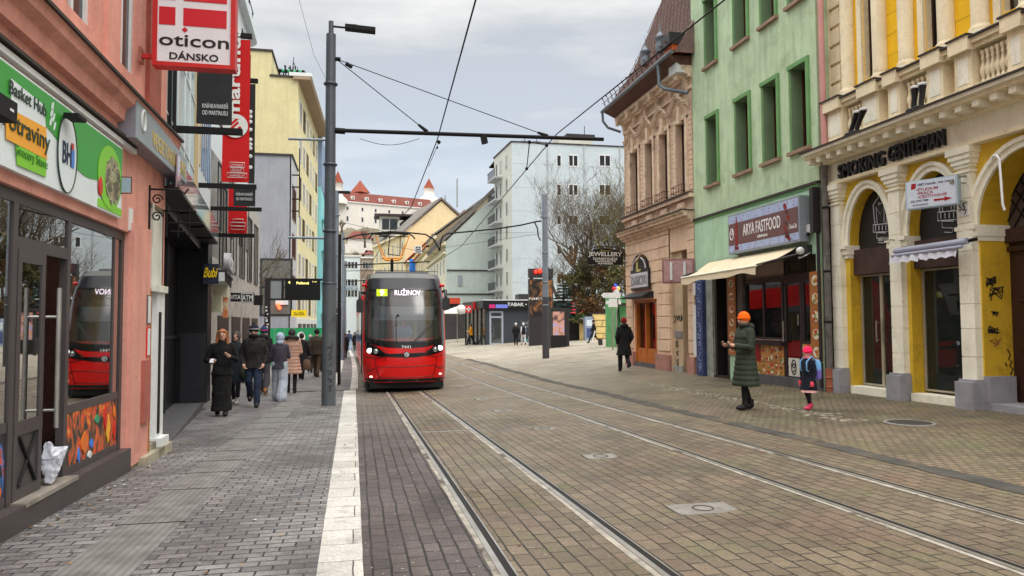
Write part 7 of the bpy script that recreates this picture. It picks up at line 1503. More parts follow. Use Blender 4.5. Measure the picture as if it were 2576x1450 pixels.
# contact wires
def wire(name, lab, pts_, r_=.009): q = MB(); q.tube(pts_, r_, DARK, 5); return tag(q.build(name), lab, 'wire')
TOPP = Vector((1.25, 28.6, 5.13))
wa = [Vector((1.35, 3, 6.05)), Vector((1.61, 10.07, 6.0)), PY(1100, 352, 18.1), PY(1035, 520, 25.5), TOPP+Vector((0, 0, .02)), Vector((1.2, 34, 5.2)), Vector((.3, 60, 5.2))]
wire('contact_wire', 'contact wire running overhead down to the tram\'s pantograph', wa, .014)
wb_ = [Vector((5.6, 3, 6.25)), Vector((5.3, 9.8, 6.2)), PY(1400, 338, 18.1), PY(1160, 620, 33.0), Vector((3.8, 60, 4.9))]
wire('contact_wire', 'contact wire of the empty right track crossing in front of the peach and green facades', wb_, .014)
q = MB(); a_ = PY(1092, 360, 18.1); q.tube([PY(1104, 358, 18.1), PY(1078, 420, 22)], .008, DARK, 4); q.ball(PY(1104, 358, 18.1), .05, DARK, 8, 6); q.ball(PY(1100, 372, 18.3), .03, DARK, 8, 6)
a_, b_, c_ = PY(1332, 358, 18.1), PY(1325, 425, 21), PY(1375, 366, 18.4); q.tube([a_, b_], .014, DARK, 5); q.tube([a_, c_], .010, DARK, 5); q.ball(b_, .05, DARK, 6, 5); q.ball(c_, .05, DARK, 6, 5); q.ball(a_, .05, DARK, 6, 5); q.build('wire_hangers', p1)
# second portal: curved span between slim pole and right pole
Y = 33.8; pth = [PY(u, v, Y) for u, v in ((862, 603), (900, 592), (940, 587), (985, 583), (1040, 587), (1070, 590), (1090, 602), (1100, 618), (1106, 632))]; pth2 = [PY(u, v, Y) for u, v in ((1106, 632), (1108, 612), (1113, 596), (1124, 588), (1180, 583), (1250, 576), (1310, 567), (1345, 559), (1362, 556))]
q = MB(); q.tube(pth, .035, DARK, 8); q.tube(pth2, .035, DARK, 8); q.tube([PY(u, v, Y) for u, v in ((1345, 560), (1352, 575), (1354, 595), (1360, 606))], .03, DARK, 6)
q.tube([PY(862, 560, Y), PY(1000, 590, Y)], .010, DARK, 4); q.tube([PY(862, 598, Y), PY(1100, 640, Y)], .01, DARK, 4); q.tube([PY(1106, 625, Y), PY(1362, 588, Y)], .010, DARK, 4); q.tube([PY(1200, 588, Y), PY(1362, 584, Y)], .008, DARK, 4)
q.build('cross_span', p3)
q = MB(); q.tube([PY(u, v, 66) for u, v in ((868, 682), (985, 681), (1100, 684))], .03, DARK, 5); tag(q.build('span_wire'), 'thin dark span wire crossing just above the tram roof', 'wire')
r = thing('stop_sign', 'small square white tram stop sign with black bordered symbol hanging from the span', 'sign', PY(1052, 628, 48)); a_, b_ = PY(1042.5, 618.5, 48), PY(1061, 637.5, 48); q = MB(); q.box(a_.x, b_.x, 48, 48.05, b_.z, a_.z, WHITEF); q.build('plate', r)
q = MB(); c_ = (a_+b_)/2; h_ = (b_.x-a_.x)*.34; q.tube([(c_.x-h_*.8, 47.97, c_.z-h_), (c_.x+h_*.8, 47.97, c_.z-h_), (c_.x+h_*.8, 47.97, c_.z+h_), (c_.x-h_*.8, 47.97, c_.z+h_)], .03, SBK, 4, closed=True); q.box(c_.x-h_*.5, c_.x+h_*.5, 47.97, 48, c_.z-.025, c_.z+.025, SBK); q.build('symbol', r)
wire('thin_wire', 'very thin wire dropping from the top of the picture to the thick pole', [PY(747, -20, 15), PY(790, 140, 17), PY(824, 208, 18)], .004)
# ================================================================== THE RED TRAM
TRED = mat('tram_red', (.90, .05, .05), .20, .06, 1.2, ior=1.55, fine=.03, dirt=.3, dirtc=(.45, .13, .12)); TBK = flat('tram_black', (.05, .05, .055), .18, 1.55); TDK = mat('tram_underframe', (.08, .08, .085), .7, .3, 4)
TGL = sheer('tram_windscreen', (.10, .13, .15), .55, .03, 1.75); TGS = flat('tram_side_glass', (.10, .12, .14), .05, 1.9); RFG = mat('tram_roof_grey', (.45, .46, .48), .6, .15, 2)
tr = thing('tram', 'red low-floor tram on line 9 coming head-on with lit headlights', 'tram', on(1.4, 22.0))
GY0 = 22.0; ZF, ZB = ground(1.4, 22), ground(1.4, 31)
def tz(y, z): return z + ZF+(ZB-ZF)*min(max((y-22)/9, 0), 1)
W2 = 1.25
def halfw(z): return W2*(1-.10*max(0, (z-2.6)/1.0)**1.5) if z > 2.6 else (W2-.03*max(0, (.9-z)/.6))
def y0(z):
    P = [(.15, .16), (.36, .06), (.7, .0), (1.15, .0), (1.5, .07), (2.3, .30), (3.1, .56), (3.45, .78), (3.62, 1.15)]
    for (a, ya), (b, yb_) in zip(P[:-1], P[1:]):
        if z <= b: t = max(0, (z-a)/(b-a)); return ya+(yb_-ya)*t
    return P[-1][1]
def SF(x, z, off=0):
    w = halfw(z); t = min(1, abs(x)/w); y = GY0+y0(z)+.22*t*t+.42*t**9; return Vector((1.4+x, y-off, tz(y, z)))
# red shell: front skin as a grid, sides straight back
q = MB(); ZL = [.30, .36, .45, .6, .8, 1.0, 1.2, 1.4, 1.6, 1.9, 2.2, 2.5, 2.8, 3.05, 3.25, 3.4, 3.5, 3.58, 3.62]; TL = [-1, -.985, -.96, -.92, -.85, -.75, -.6, -.4, -.2, 0, .2, .4, .6, .75, .85, .92, .96, .985, 1]; vs = []; fs = []
for z in ZL:
    for t in TL: vs.append(SF(t*halfw(z), z))
n = len(TL)
for i in range(len(ZL)-1):
    for j in range(n-1):
        if not (1.5 < ZL[i] < 2.9 and -.86 < TL[j] < .84): fs.append((i*n+j, i*n+j+1, (i+1)*n+j+1, (i+1)*n+j))
nt_ = len([1 for z in ZL[:-1] if z < 3.3]); cut = len([f for f in fs if f[0]//n < nt_]); q.add(vs, fs[:cut], TRED, True); q.add(vs, fs[cut:], TBK, True)
for sg in (-1, 1):
    vs = []; fs = []
    for z in ZL:
        f_ = SF(sg*halfw(z), z); vs += [f_, Vector((f_.x, 31, tz(31, z)))]
    for i in range(len(ZL)-1): fs.append((2*i, 2*i+1, 2*i+3, 2*i+2))
    q.add(vs, fs, TRED, True)
a_, b_ = SF(-halfw(3.62), 3.62), SF(halfw(3.62), 3.62); c_ = SF(0, 3.62); q.add([a_, c_, b_, (b_.x, 31, tz(31, 3.62)), (a_.x, 31, tz(31, 3.62))], [(0, 1, 2, 3, 4)], RFG)
body = q.build('body', tr)
def tp(X, Y): u, v = 820.7+X/3.063, 568.2+Y/3.063; return ((u-1017.5)/84.0, (986-v)/84.0)
def skin(name, pts, m, off=.006, par=tr, cuts=3, hole=None):
    me = bpy.data.meshes.new(name); b = bmesh.new(); P = [Vector((x, z, 0)) for x, z in pts]; loops = [P]+([[Vector((x, z, 0)) for x, z in hole]] if hole else []); vv = [b.verts.new(p) for l_ in loops for p in l_]
    for t in tessellate_polygon(loops):
        try: b.faces.new([vv[i] for i in t])
        except ValueError: pass
    for _ in range(cuts):
        lg = [e for e in b.edges if e.calc_length() > .07]
        if lg: bmesh.ops.subdivide_edges(b, edges=lg, cuts=1, use_grid_fill=True); bmesh.ops.triangulate(b, faces=b.faces)
    bmesh.ops.recalc_face_normals(b, faces=b.faces)
    for v in b.verts: v.co = SF(v.co.x, v.co.y, off)
    b.normal_update()
    for f in b.faces:
        if f.normal.y > 0: f.normal_flip()
        f.smooth = True
    b.to_mesh(me); b.free(); me.materials.append(m); o = bpy.data.objects.new(name, me); COL.objects.link(o); adopt(o, par); return o
# black upper front with the windscreen set in it
mask = [(-1.195, 1.50), (-1.20, 1.62), (-1.21, 2.6), (-1.15, 3.2), (-1.09, 3.52), (-.85, 3.60), (.85, 3.60), (1.09, 3.52), (1.15, 3.2), (1.21, 2.6), (1.20, 1.62), (1.195, 1.50), (.9, 1.40), (.5, 1.33), (0, 1.31), (-.5, 1.33), (-.9, 1.40)]
ws = [(-1.10, 1.62), (-1.12, 2.6), (-1.06, 3.04), (1.06, 3.04), (1.12, 2.6), (1.10, 1.62), (.6, 1.53), (0, 1.51), (-.6, 1.53)]
skin('front_mask', mask, TBK, .010, cuts=5, hole=ws)
WSM = sheer('windscreen', (.12, .16, .18), .25, .34, 1.9); gl = skin('windscreen', ws, WSM, .016, cuts=5)
skin('upper_panel', [(-.98, 3.08), (-.93, 3.44), (.93, 3.44), (.98, 3.08)], mat('tram_dark_panel', (.13, .14, .17), .25, .08, 1), .016, cuts=4)
# cab interior: walls, desk, sun blind, seat and driver
q = MB(); CI = mat('cab_interior', (.34, .36, .37), .7, .15, 3); q.box(.25, 2.55, 24.6, 24.65, ZF+.9, ZF+3.4, CI); q.box(.2, .25, 23.0, 24.6, ZF+.9, ZF+1.5, CI); q.box(2.55, 2.6, 23.0, 24.6, ZF+.9, ZF+1.5, CI); q.box(.25, 2.55, 22.5, 24.6, ZF+.85, ZF+.9, CI); q.box(.3, 2.5, 22.5, 23.0, ZF+1.1, ZF+1.42, mat('dashboard', (.12, .12, .13), .6)); q.box(.3, .7, 24.5, 24.58, ZF+1.5, ZF+2.8, flat('cab_door_glass', (.45, .52, .50), .2)); q.box(2.05, 2.45, 24.5, 24.58, ZF+1.5, ZF+2.8, flat('cab_door_glass', (.45, .52, .5))); q.build('cab', tr)
q = MB(); q.box(.42, 2.38, 22.85, 22.87, ZF+2.14, ZF+2.56, mat('blind_grey', (.60, .66, .70), .6, .12, 2)); q.build('sun_blind', tr)
q = MB(); q.box(1.75, 1.85, 23.7, 24.2, ZF+1.2, ZF+2.1, mat('hi_vis', (.62, .68, .15), .7)); q.box(1.2, 1.7, 23.9, 24.1, ZF+1.3, ZF+2.15, CI); q.build('seat', tr)
dvr = thing('person', 'tram driver in pale blue shirt seated behind the windscreen with forearms on the desk', 'person', (1.42, 23.7, ZF+.9))
def dpart(nm, fn, m, vox=.014):
    q = MB(); fn(q, m); o = q.build(nm); o.parent = dvr; md = o.modifiers.new('fuse', 'REMESH'); md.mode = 'VOXEL'; md.voxel_size = vox; md.use_smooth_shade = True; return o
SKD = mat('skin_driver', (.80, .62, .54), .55)
def dbody(q, m):
    q.ball((0, 0, 1.28), (.08, .10, .12), m, 14, 10); q.ball((0, -.10, 1.26), (.015, .025, .02), m, 6, 4); q.tube([(0, 0, .95), (0, 0, 1.2)], .055, m, 8); q.ball((0, .02, .75), (.15, .1, .3), m, 12, 8)
    for sg in (-1, 1):
        q.tube([(sg*.18, 0, 1.0), (sg*.24, -.08, .72), (sg*.10, -.42, .66)], [.05, .042, .03], m, 8); q.ball((sg*.09, -.46, .66), (.035, .05, .025), m, 8, 6)
        for f in range(4): q.tube([(sg*.09+.015*(f-1.5), -.49, .66), (sg*.09+.015*(f-1.5), -.55, .645)], .009, m, 5)
        q.tube([(sg*.09, 0, .5), (sg*.12, -.42, .48), (sg*.12, -.42, .1)], [.08, .06, .04], m, 8)
dpart('body', dbody, SKD, .009)
def dshirt(q, m):
    q.ball((0, .02, .78), (.19, .13, .30), m, 14, 10)
    for sg in (-1, 1): q.tube([(sg*.12, 0, 1.0), (sg*.19, 0, .98), (sg*.24, -.06, .78)], [.07, .075, .06], m, 8)
dpart('shirt', dshirt, mat('driver_shirt', (.50, .68, .84), .8, .1, 5))
dpart('hair', lambda q, m: q.ball((0, .02, 1.33), (.085, .10, .10), m, 12, 8), mat('driver_hair', (.14, .11, .1), .8))
# route display
skin('number_display', [tp(384, 540), tp(384, 484), tp(468, 484), tp(468, 540)], flat('display_lime', (.72, .80, .12), .4, emis=.55), .022, cuts=2)
def ttext(s, X, Y, h, w_, m, off=.034, par=tr, bold=.02, nm='lettering'):
    x, z = tp(X, Y); lettering(par, s, SF(x, z, off), (1, 0, 0), (0, .28 if z > 1.6 else 0, 1), h, m, w_, .004, bold, name=nm)
LEDW = flat('display_white', (1, .94, 1), .4, emis=.8)
ttext('9', 426, 513, .19, .13, LEDW, .045, bold=.02); ttext('RUŽINOV', 622, 508, .17, .78, LEDW, .05, bold=.012)
ttext('7441', 604, 934, .085, .28, WHITEF, .022, bold=.03)
# wipers and mirror stalk
q = MB(); q.tube([SF(*tp(645, 915), .03), SF(*tp(735, 820), .05), SF(*tp(808, 750), .05)], .013, TBK, 6); q.tube([SF(*tp(660, 915), .03), SF(*tp(800, 780), .05)], .010, TBK, 6); q.tube([SF(*tp(530, 905), .03), SF(*tp(530, 700), .06), SF(*tp(545, 688), .07)], .011, TBK, 6); q.ball(SF(*tp(545, 688), .08), .035, TBK, 8, 6); q.build('wiper', tr)
# headlamp swooshes
for sg, A in ((-1, [(300, 893), (330, 905), (400, 940), (455, 985), (455, 1005), (400, 1005), (340, 988), (306, 962)]), (1, [(905, 880), (880, 895), (820, 925), (762, 970), (762, 1000), (820, 990), (880, 975), (905, 950)])):
    hl = skin('headlamp_cluster', [tp(*p) for p in A], TBK, .012, cuts=3)
    L1, L2 = ((333, 960), (378, 965)) if sg < 0 else ((868, 945), (828, 955))
    q = MB(); c = SF(*tp(*L1), .03); q.ball(c, (.085, .03, .075), flat('headlight_glow', (.95, .97, 1), .3, emis=3.0), 14, 8); q.build('headlight', hl)
    q = MB(); c = SF(*tp(*L2), .025); q.ball(c, (.062, .03, .062), flat('lamp_chrome', (.75, .77, .8), .15, metal=.9), 14, 8); n = 14; q.tube([c+Vector((.065*math.cos(k*2*math.pi/n), -.01, .065*math.sin(k*2*math.pi/n))) for k in range(n)], .009, STEEL, 5, closed=True); q.build('indicator', hl)
skin('badge_strip', [tp(455, 985), tp(760, 978), tp(760, 1000), tp(680, 1012), tp(530, 1012), tp(455, 1005)], TBK, .012, cuts=4)
q = MB(); c = SF(*tp(608, 993), .02); q.lathe([(0, .012), (.075, .012), (.082, 0)], c, flat('badge_white', (.85, .87, .88), .3), 18, ax=(0, -1, 0)); n = 18; q.tube([c+Vector((.084*math.cos(k*2*math.pi/n), -.01, .084*math.sin(k*2*math.pi/n))) for k in range(n)], .011, TBK, 6, closed=True)
q.tube([c+Vector((.03*math.cos(k*.5), -.016, .035*math.sin(k*.5))) for k in range(10)], .008, TBK, 5); q.build('badge', tr)
q = MB()
for pts_ in ([(370, 1020), (385, 1100), (400, 1150), (415, 1186)], [(842, 1012), (832, 1080), (818, 1140), (806, 1184)], [(392, 1082), (600, 1084), (828, 1076)], [(300, 1000), (370, 1020), (460, 1006)], [(908, 985), (842, 1012), (765, 1000)], [(310, 1088), (335, 1112), (375, 1092)], [(905, 1075), (870, 1100), (835, 1085)], [(405, 1160), (600, 1168), (815, 1158)], [(408, 918), (470, 985)], [(795, 908), (752, 975)]):
    P = []
    for (xa, ya), (xb, yb_) in zip(pts_[:-1], pts_[1:]):
        for k in range(6): P.append(SF(*tp(xa+(xb-xa)*k/6, ya+(yb_-ya)*k/6), .002))
    P.append(SF(*tp(*pts_[-1]), .002)); q.tube(P, .009, TBK, 5)
q.build('panel_seams', tr)
for L in ((345, 1158), (869, 1145)): q = MB(); q.ball(SF(*tp(*L), .012), (.055, .02, .03), flat('fog_glow', (1, .85, .82), .3, emis=1.6), 10, 6); q.build('fog_light', tr)
skin('lower_lip', [(-1.17, .33), (-1.18, .42), (0, .40), (1.18, .42), (1.17, .33), (0, .31)], TBK, .008, cuts=4)
# skirt, coupler shadow gap, wheels
q = MB(); q.box(1.4-1.16, 1.4+1.16, 22.45, 31, tz(26, .14), tz(26, .36), TDK); q.box(1.4-1.05, 1.4+1.05, 22.25, 22.5, ZF+.12, ZF+.34, TDK); q.build('underframe', tr)
for y in (24.2, 26.0, 29.5):
    for x in (.93, 1.87): q = MB(); q.lathe([(.05, -.06), (.30, -.06), (.31, .06), (.05, .06)], (x, y, tz(y, .31)), TDK, 18, ax=(1, 0, 0)); q.build('wheel', tr)
# mirrors, marker lamps
for sg, (X0, X1, Y0, Y1) in ((-1, (230, 286, 568, 670)), (1, (890, 946, 553, 652))):
    (xa, za), (xb, zb) = tp(X0, Y0), tp(X1, Y1); q = MB(); xm = (xa+xb)/2+1.4; zm = tz(22.3, (za+zb)/2)
    hw_, hh = abs(xb-xa)/2, abs(za-zb)/2; pr_ = [(hw_*math.copysign(abs(math.cos(t))**.5, math.cos(t)), hh*math.copysign(abs(math.sin(t))**.4, math.sin(t))) for t in [k*math.pi/10 for k in range(20)]]
    q.prism([Vector((xm+a, 22.25, zm+b)) for a, b in pr_], (0, .16, 0), TBK, True); mr_ = q.build('mirror', tr); q = MB(); q.tube([(xm, 22.35, zm+hh), (xm, 22.4, zm+hh+.22), (1.4+sg*1.18, 22.7, zm+hh+.2)], .045, TBK, 8); q.build('mirror_arm', mr_)
for sg in (-1, 1): q = MB(); q.ball(SF(sg*1.17, 3.25, .02)+Vector((sg*.05, 0, 0)), (.07, .12, .05), TRED, 10, 6); q.build('marker_lamp', tr)
# side windows and doors
for sg in (-1, 1):
    xs_ = 1.4+sg*(W2+.006)
    for k in range(5):
        a, b = 23.6+k*1.5, 23.6+k*1.5+1.35; q = MB(); q.hexa([(xs_, a, tz(a, 1.35)), (xs_, b, tz(b, 1.35)), (xs_-sg*.01, b, tz(b, 1.35)), (xs_-sg*.01, a, tz(a, 1.35)), (xs_, a, tz(a, 2.75)), (xs_, b, tz(b, 2.75)), (xs_-sg*.01, b, tz(b, 2.75)), (xs_-sg*.01, a, tz(a, 2.75))], TGS); q.build('side_window', tr)
    a, b = 25.1, 26.5; xs_ += sg*.008; q = MB(); q.hexa([(xs_, a, tz(a, .4)), (xs_, b, tz(b, .4)), (xs_-sg*.01, b, tz(b, .4)), (xs_-sg*.01, a, tz(a, .4)), (xs_, a, tz(a, 2.7)), (xs_, b, tz(b, 2.7)), (xs_-sg*.01, b, tz(b, 2.7)), (xs_-sg*.01, a, tz(a, 2.7))], TGS); q.tube([(xs_, 25.8, tz(a, .4)), (xs_, 25.8, tz(a, 2.7))], .02, TBK, 5); q.build('side_door', tr)
# rear sections follow the bend
def section(ya, yb_, front=False):
    xa, xb = 1.4+xc(ya, 0), 1.4+xc(yb_, 0); za, zb = ground(xa, ya), ground(xb, yb_); d = Vector((xb-xa, yb_-ya, 0)).normalized(); s_ = Vector((d.y, -d.x, 0)); A = Vector((xa, ya, za)); B = Vector((xb, yb_, zb)); up = lambda z: Vector((0, 0, z))
    def slab(name, w0, w1, z0, z1, m, par=tr, e0=0, e1=0):
        q = MB(); a_, b_ = A+(B-A)*e0, B-(B-A)*e1; q.hexa([a_+s_*w0+up(z0), a_+s_*w1+up(z0), b_+s_*w1+up(z0), b_+s_*w0+up(z0), a_+s_*w0+up(z1), a_+s_*w1+up(z1), b_+s_*w1+up(z1), b_+s_*w0+up(z1)], m); return q.build(name, par)
    bd = slab('car_body', -1.25, 1.25, .3, 3.35, TRED); slab('roof', -1.1, 1.1, 3.35, 3.6, RFG, bd); slab('underframe', -1.15, 1.15, .12, .3, TDK, bd)
    for k in range(6): slab('window', -1.262, -1.25, 1.25, 2.75, TGS, bd, k/6+.01, 1-(k+1)/6+.01); slab('window', 1.25, 1.262, 1.25, 2.75, TGS, bd, k/6+.01, 1-(k+1)/6+.01)
for a, b in ((31.5, 41.5), (42, 53)): section(a, b)
q = MB(); q.box(.35, 2.45, 30.9, 31.6, ZB+.3, ZB+3.3, TDK); q.build('bellows', tr)
q = MB(); q.box(.55, 2.25, 24, 27, ZB+3.62, ZB+3.85, RFG); q.box(.7, 2.1, 29.3, 30.6, ZB+3.6, ZB+3.85, RFG); q.build('roof_unit', tr)
# pantograph
PO = flat('pantograph_orange', (.92, .58, .15), .45); Y = 28.6; ppx = lambda u, v: PY(u, v, Y)
pg = MB(); pg.tube([ppx(986, 690), ppx(986, 652)], .06, DARK, 8); pg.tube([ppx(962, 648), ppx(972, 655), ppx(1000, 655), ppx(1012, 648)], .045, PO, 8); pg.tube([ppx(962, 648)+Vector((0, .5, .02)), ppx(1012, 648)+Vector((0, .5, .02))], .03, PO, 6); pgo = pg.build('pantograph', tr)
q = MB()
for a, b in (((962, 645), (945, 592)), ((1012, 645), (1030, 592)), ((968, 648), (960, 625)), ((1008, 648), (1018, 615))): q.tube([ppx(*a), ppx(*b)], .022, PO, 6)
q.build('lower_arms', pgo)
q = MB()
for a, b in (((976, 640), (982, 592)), ((1006, 642), (1008, 592)), ((976, 640), (1006, 642)), ((953, 596), (1028, 594)), ((950, 590), (985, 596)), ((1028, 590), (1000, 596))): q.tube([ppx(*a), ppx(*b)+Vector((0, .25, 0))], .020, DARK, 5)
q.build('upper_arms', pgo)
q = MB(); q.tube([ppx(u, v) for u, v in ((927, 602), (934, 592), (944, 587), (985, 584), (1028, 588), (1038, 594), (1044, 602))], .028, DARK, 6); q.tube([ppx(u, v)+Vector((0, .35, 0)) for u, v in ((944, 587), (985, 584), (1028, 588))], .028, DARK, 6); q.build('collector_bow', pgo)
# ================================================================== PEOPLE
SKIN = mat('skin', (.80, .62, .54), .55, .06, 12); EYE = flat('eye_dark', (.10, .07, .06), .3); LIP = flat('lip', (.62, .32, .30), .5)
TEX = bpy.data.textures.new('folds', 'CLOUDS'); TEX.noise_scale = .16; TEX.noise_depth = 2
TEXF = bpy.data.textures.new('fluff', 'CLOUDS'); TEXF.noise_scale = .03
def rings(q, rs, mt, n=20):
    vs = []; fs = []
    for cx, cy_, cz, rx, ry in rs:
        for j in range(n): a = 2*math.pi*j/n; vs.append((cx+rx*math.cos(a), cy_+ry*math.sin(a), cz))
    for i in range(len(rs)-1):
        for j in range(n): fs.append((i*n+j, i*n+(j+1) % n, (i+1)*n+(j+1) % n, (i+1)*n+j))
    q.add(vs, fs, mt, True); q.add(vs[:n], [tuple(reversed(range(n)))], mt); q.add(vs[-n:], [tuple(range(n))], mt)
def limb(q, pts, rs, mt, n=10):
    q.tube(pts, rs, mt, n)
    for p, r in zip(pts, rs): q.ball(p, r*.99, mt, n, 6)
def fuse(o, vox, fold=0, tex=None, sm=3):
    m = o.modifiers.new('fuse', 'REMESH'); m.mode = 'VOXEL'; m.voxel_size = vox; m.use_smooth_shade = True
    s = o.modifiers.new('ease', 'SMOOTH'); s.iterations = sm; s.factor = .5
    if fold: d = o.modifiers.new('fold', 'DISPLACE'); d.texture = tex or TEX; d.strength = fold; d.mid_level = .5; d.texture_coords = 'GLOBAL'
    return o
def hand(q, w, d, nrm, s, thumb, curl=.9):
    """palm plus five bent fingers growing from wrist w along d; nrm = palm normal, thumb = side vector"""
    d, nrm, th = Vector(d).normalized(), Vector(nrm).normalized(), Vector(thumb).normalized(); w = Vector(w)
    limb(q, [w, w+d*.045*s, w+d*.085*s], [.026*s, .036*s, .034*s], SKIN, 8)
    for k, (off, L) in enumerate(((.030, .072), (.011, .080), (-.010, .074), (-.029, .058))):
        b = w+d*.09*s+th*off*s; c1 = b+(d*.75+nrm*curl*.5).normalized()*L*.5*s; c2 = c1+(d*.25+nrm*curl).normalized()*L*.35*s; c3 = c2+(d*-.2+nrm*curl).normalized()*L*.25*s
        limb(q, [b, c1, c2, c3], [.0095*s, .009*s, .0085*s, .0075*s], SKIN, 6)
    b = w+d*.03*s+th*.03*s; c1 = b+(th*.8+d*.6).normalized()*.035*s; c2 = c1+(d+nrm*.6+th*.1).normalized()*.035*s; limb(q, [b, c1, c2], [.013*s, .011*s, .009*s], SKIN, 6)
PEOPLE = []
def person(label, foot, vhead, face=0, legs='trousers', top='jacket', lc=(.1, .1, .12), tcol=(.1, .1, .1), shoe=(.06, .06, .06), stride=.28, arms='down', hat=None, hatc=(.1, .1, .1), hair=None, hood=None, near=False, phone=False, bag=None, puff=False, hem=None, group=None, lean=0, look=0, lift=.0, extra=None, broad=1.0, scarf=None, child=False, texm=None, mittens=None, hatshape='beanie', pom=None):
    P = foot if isinstance(foot, Vector) else None
    if P is None:
        u, v = foot; r_ = ray(u, v); t = 2.0; p = CAM+r_*t
        while p.z > ground(p.x, p.y) and t < 140: t += .03; p = CAM+r_*t
        P = Vector((p.x, p.y, ground(p.x, p.y)+.012)); zt = PY(u, vhead, P.y).z; H = zt-P.z
    else: H = vhead
    H -= {'pom': .05}.get(hatshape, 0)*H/1.7
    k = H/1.72; root = thing('person', label, 'person', P, group); ang = math.radians(face)
    vox = (.010 if near else .022)*max(.8, k if child else 1)
    hs = 1.18 if child else 1.0
    hip, sh, nk = .90*k, 1.40*k, 1.47*k; hc = Vector((0, -.02*k, 1.60*k)); hr = .108*k*hs
    if child: sh, nk = 1.30*k, 1.37*k; hip = .84*k; hc = Vector((0, -.02*k, 1.53*k))
    ln = lean
    SHL = [Vector((sg*.158*k*(1+(broad-1)*.7), ln*.5, sh-.025*k)) for sg in (-1, 1)]
    HIP = [Vector((sg*.085*k, 0, hip)) for sg in (-1, 1)]; F_ = []
    for i, sg in enumerate((-1, 1)):
        fy = (-stride if sg > 0 else stride)*k*.9; up = lift*k if (sg < 0) else 0
        kn = Vector((sg*.09*k, fy*.5-.05*k-(.10*k if up else 0), .49*k+up*.6)); an = Vector((sg*.085*k, fy+(.06*k if sg < 0 else 0), .09*k+up)); F_.append((kn, an))
    A = {}
    for i, sg in enumerate((-1, 1)):
        s0 = SHL[i]
        if arms == 'down': e, w_ = s0+Vector((sg*.05, .03, -.29))*k, s0+Vector((sg*.06, -.06, -.53))*k
        elif arms == 'swing': e, w_ = s0+Vector((sg*.06, sg*.10, -.28))*k, s0+Vector((sg*.07, sg*.16-.08, -.52))*k
        elif arms == 'front': e, w_ = s0+Vector((sg*.06, -.04, -.27))*k, s0+Vector((-sg*.02, -.27, -.24))*k
        elif arms == 'pocket': e, w_ = s0+Vector((sg*.085, .05, -.28))*k, s0+Vector((sg*.03, -.09, -.47))*k
        elif arms == 'phone': e, w_ = s0+Vector((sg*.11, -.02, -.28))*k, (s0+Vector((-sg*.00, -.26, -.30+(.10 if sg > 0 else 0)))*k)
        A[sg] = (s0, e, w_)
    cm = texm or mat('cloth_%s' % label[:24], tcol, .9, .16, 8, .35, 60); lm = mat('legs_%s' % label[:24], lc, .9, .14, 8, .3, 60)
    # ---- body: one continuous skin surface
    q = MB(); rings(q, [(0, 0, hip-.06*k, .13*k, .09*k), (0, 0, hip+.05*k, .145*k, .10*k), (0, ln*.2, 1.15*k, .125*k, .09*k), (0, ln*.4, sh-.08*k, .16*k*broad, .10*k), (0, ln*.5, sh, .14*k*broad, .085*k), (0, ln*.5, nk-.02*k, .06*k, .055*k)], SKIN)
    limb(q, [Vector((0, ln*.5+.01*k, nk-.06*k)), Vector((0, ln*.6, nk+.05*k))], [.056*k, .05*k], SKIN)
    hcw = hc+Vector((0, ln*.8, 0)); RL = Matrix.Rotation(math.radians(look), 3, 'X')
    q.ball(hcw, (hr*.74, hr*.92, hr*1.08), SKIN, 18, 12); q.ball(hcw+RL @ Vector((0, -.35*hr, -.55*hr)), (hr*.52, hr*.55, hr*.5), SKIN, 12, 8)
    q.ball(hcw+RL @ Vector((0, -.95*hr, -.08*hr)), (hr*.13, hr*.22, hr*.2), SKIN, 8, 6)
    for sg in (-1, 1): q.ball(hcw+Vector((sg*.74*hr, .08*hr, -.05*hr)), (hr*.1, hr*.2, hr*.28), SKIN, 8, 6)
    for sg in (-1, 1):
        s0, e, w_ = A[sg]; limb(q, [s0-Vector((sg*.05*k, 0, 0)), s0, e, w_], [.05*k, .052*k, .04*k, .027*k], SKIN)
        dr_ = (w_-e).normalized(); nr = Vector((-sg, 0, 0)) if abs(dr_.z) > .6 else Vector((0, 0, 1)); th = Vector((0, -1, 0)) if abs(dr_.z) > .6 else Vector((-sg, 0, .2))
        if near: hand(q, w_, dr_, nr if not phone else Vector((-sg*.3, -.2, .9)), k*1.0, th, .8)
        else: limb(q, [w_, w_+dr_*.08*k], [.03*k, .032*k], SKIN, 6); limb(q, [w_+dr_*.08*k, w_+dr_*.15*k+nr*.02*k], [.022*k, .014*k], SKIN, 6)
    for i, sg in enumerate((-1, 1)): kn, an = F_[i]; limb(q, [HIP[i], kn, an, an+Vector((0, -.10*k, -.04*k))], [.082*k, .055*k, .036*k, .032*k], SKIN)
    b = fuse(q.build('body'), vox*.8 if near else vox); 
    b.parent = root
    parts = [b]
    def part(q, name, vx=None, fold=0, tex=None, par=None, sm=3):
        o = q.build(name); o.parent = par or root
        if vx: fuse(o, vx, fold, tex, sm)
        return o
    for sg in (-1, 1): q = MB(); q.ball(hcw+RL @ Vector((sg*.30*hr, -.88*hr, .08*hr)), (.13*hr, .06*hr, .07*hr), EYE, 8, 5); q.build('eye').parent = root
    q = MB(); q.ball(hcw+RL @ Vector((0, -.90*hr, -.46*hr)), (.22*hr, .06*hr, .06*hr), LIP, 8, 5); q.build('lips').parent = root
    # ---- legs
    if legs == 'skirt':
        q = MB(); z0 = hem if hem else .10*k; rings(q, [(0, stride*-.1, z0, .20*k, .20*k), (0, 0, .35*k, .185*k, .17*k), (0, 0, .65*k, .19*k, .15*k), (0, 0, hip, .185*k, .135*k), (0, 0, hip+.12*k, .15*k, .11*k)], lm); part(q, 'skirt', vox*1.3, .035)
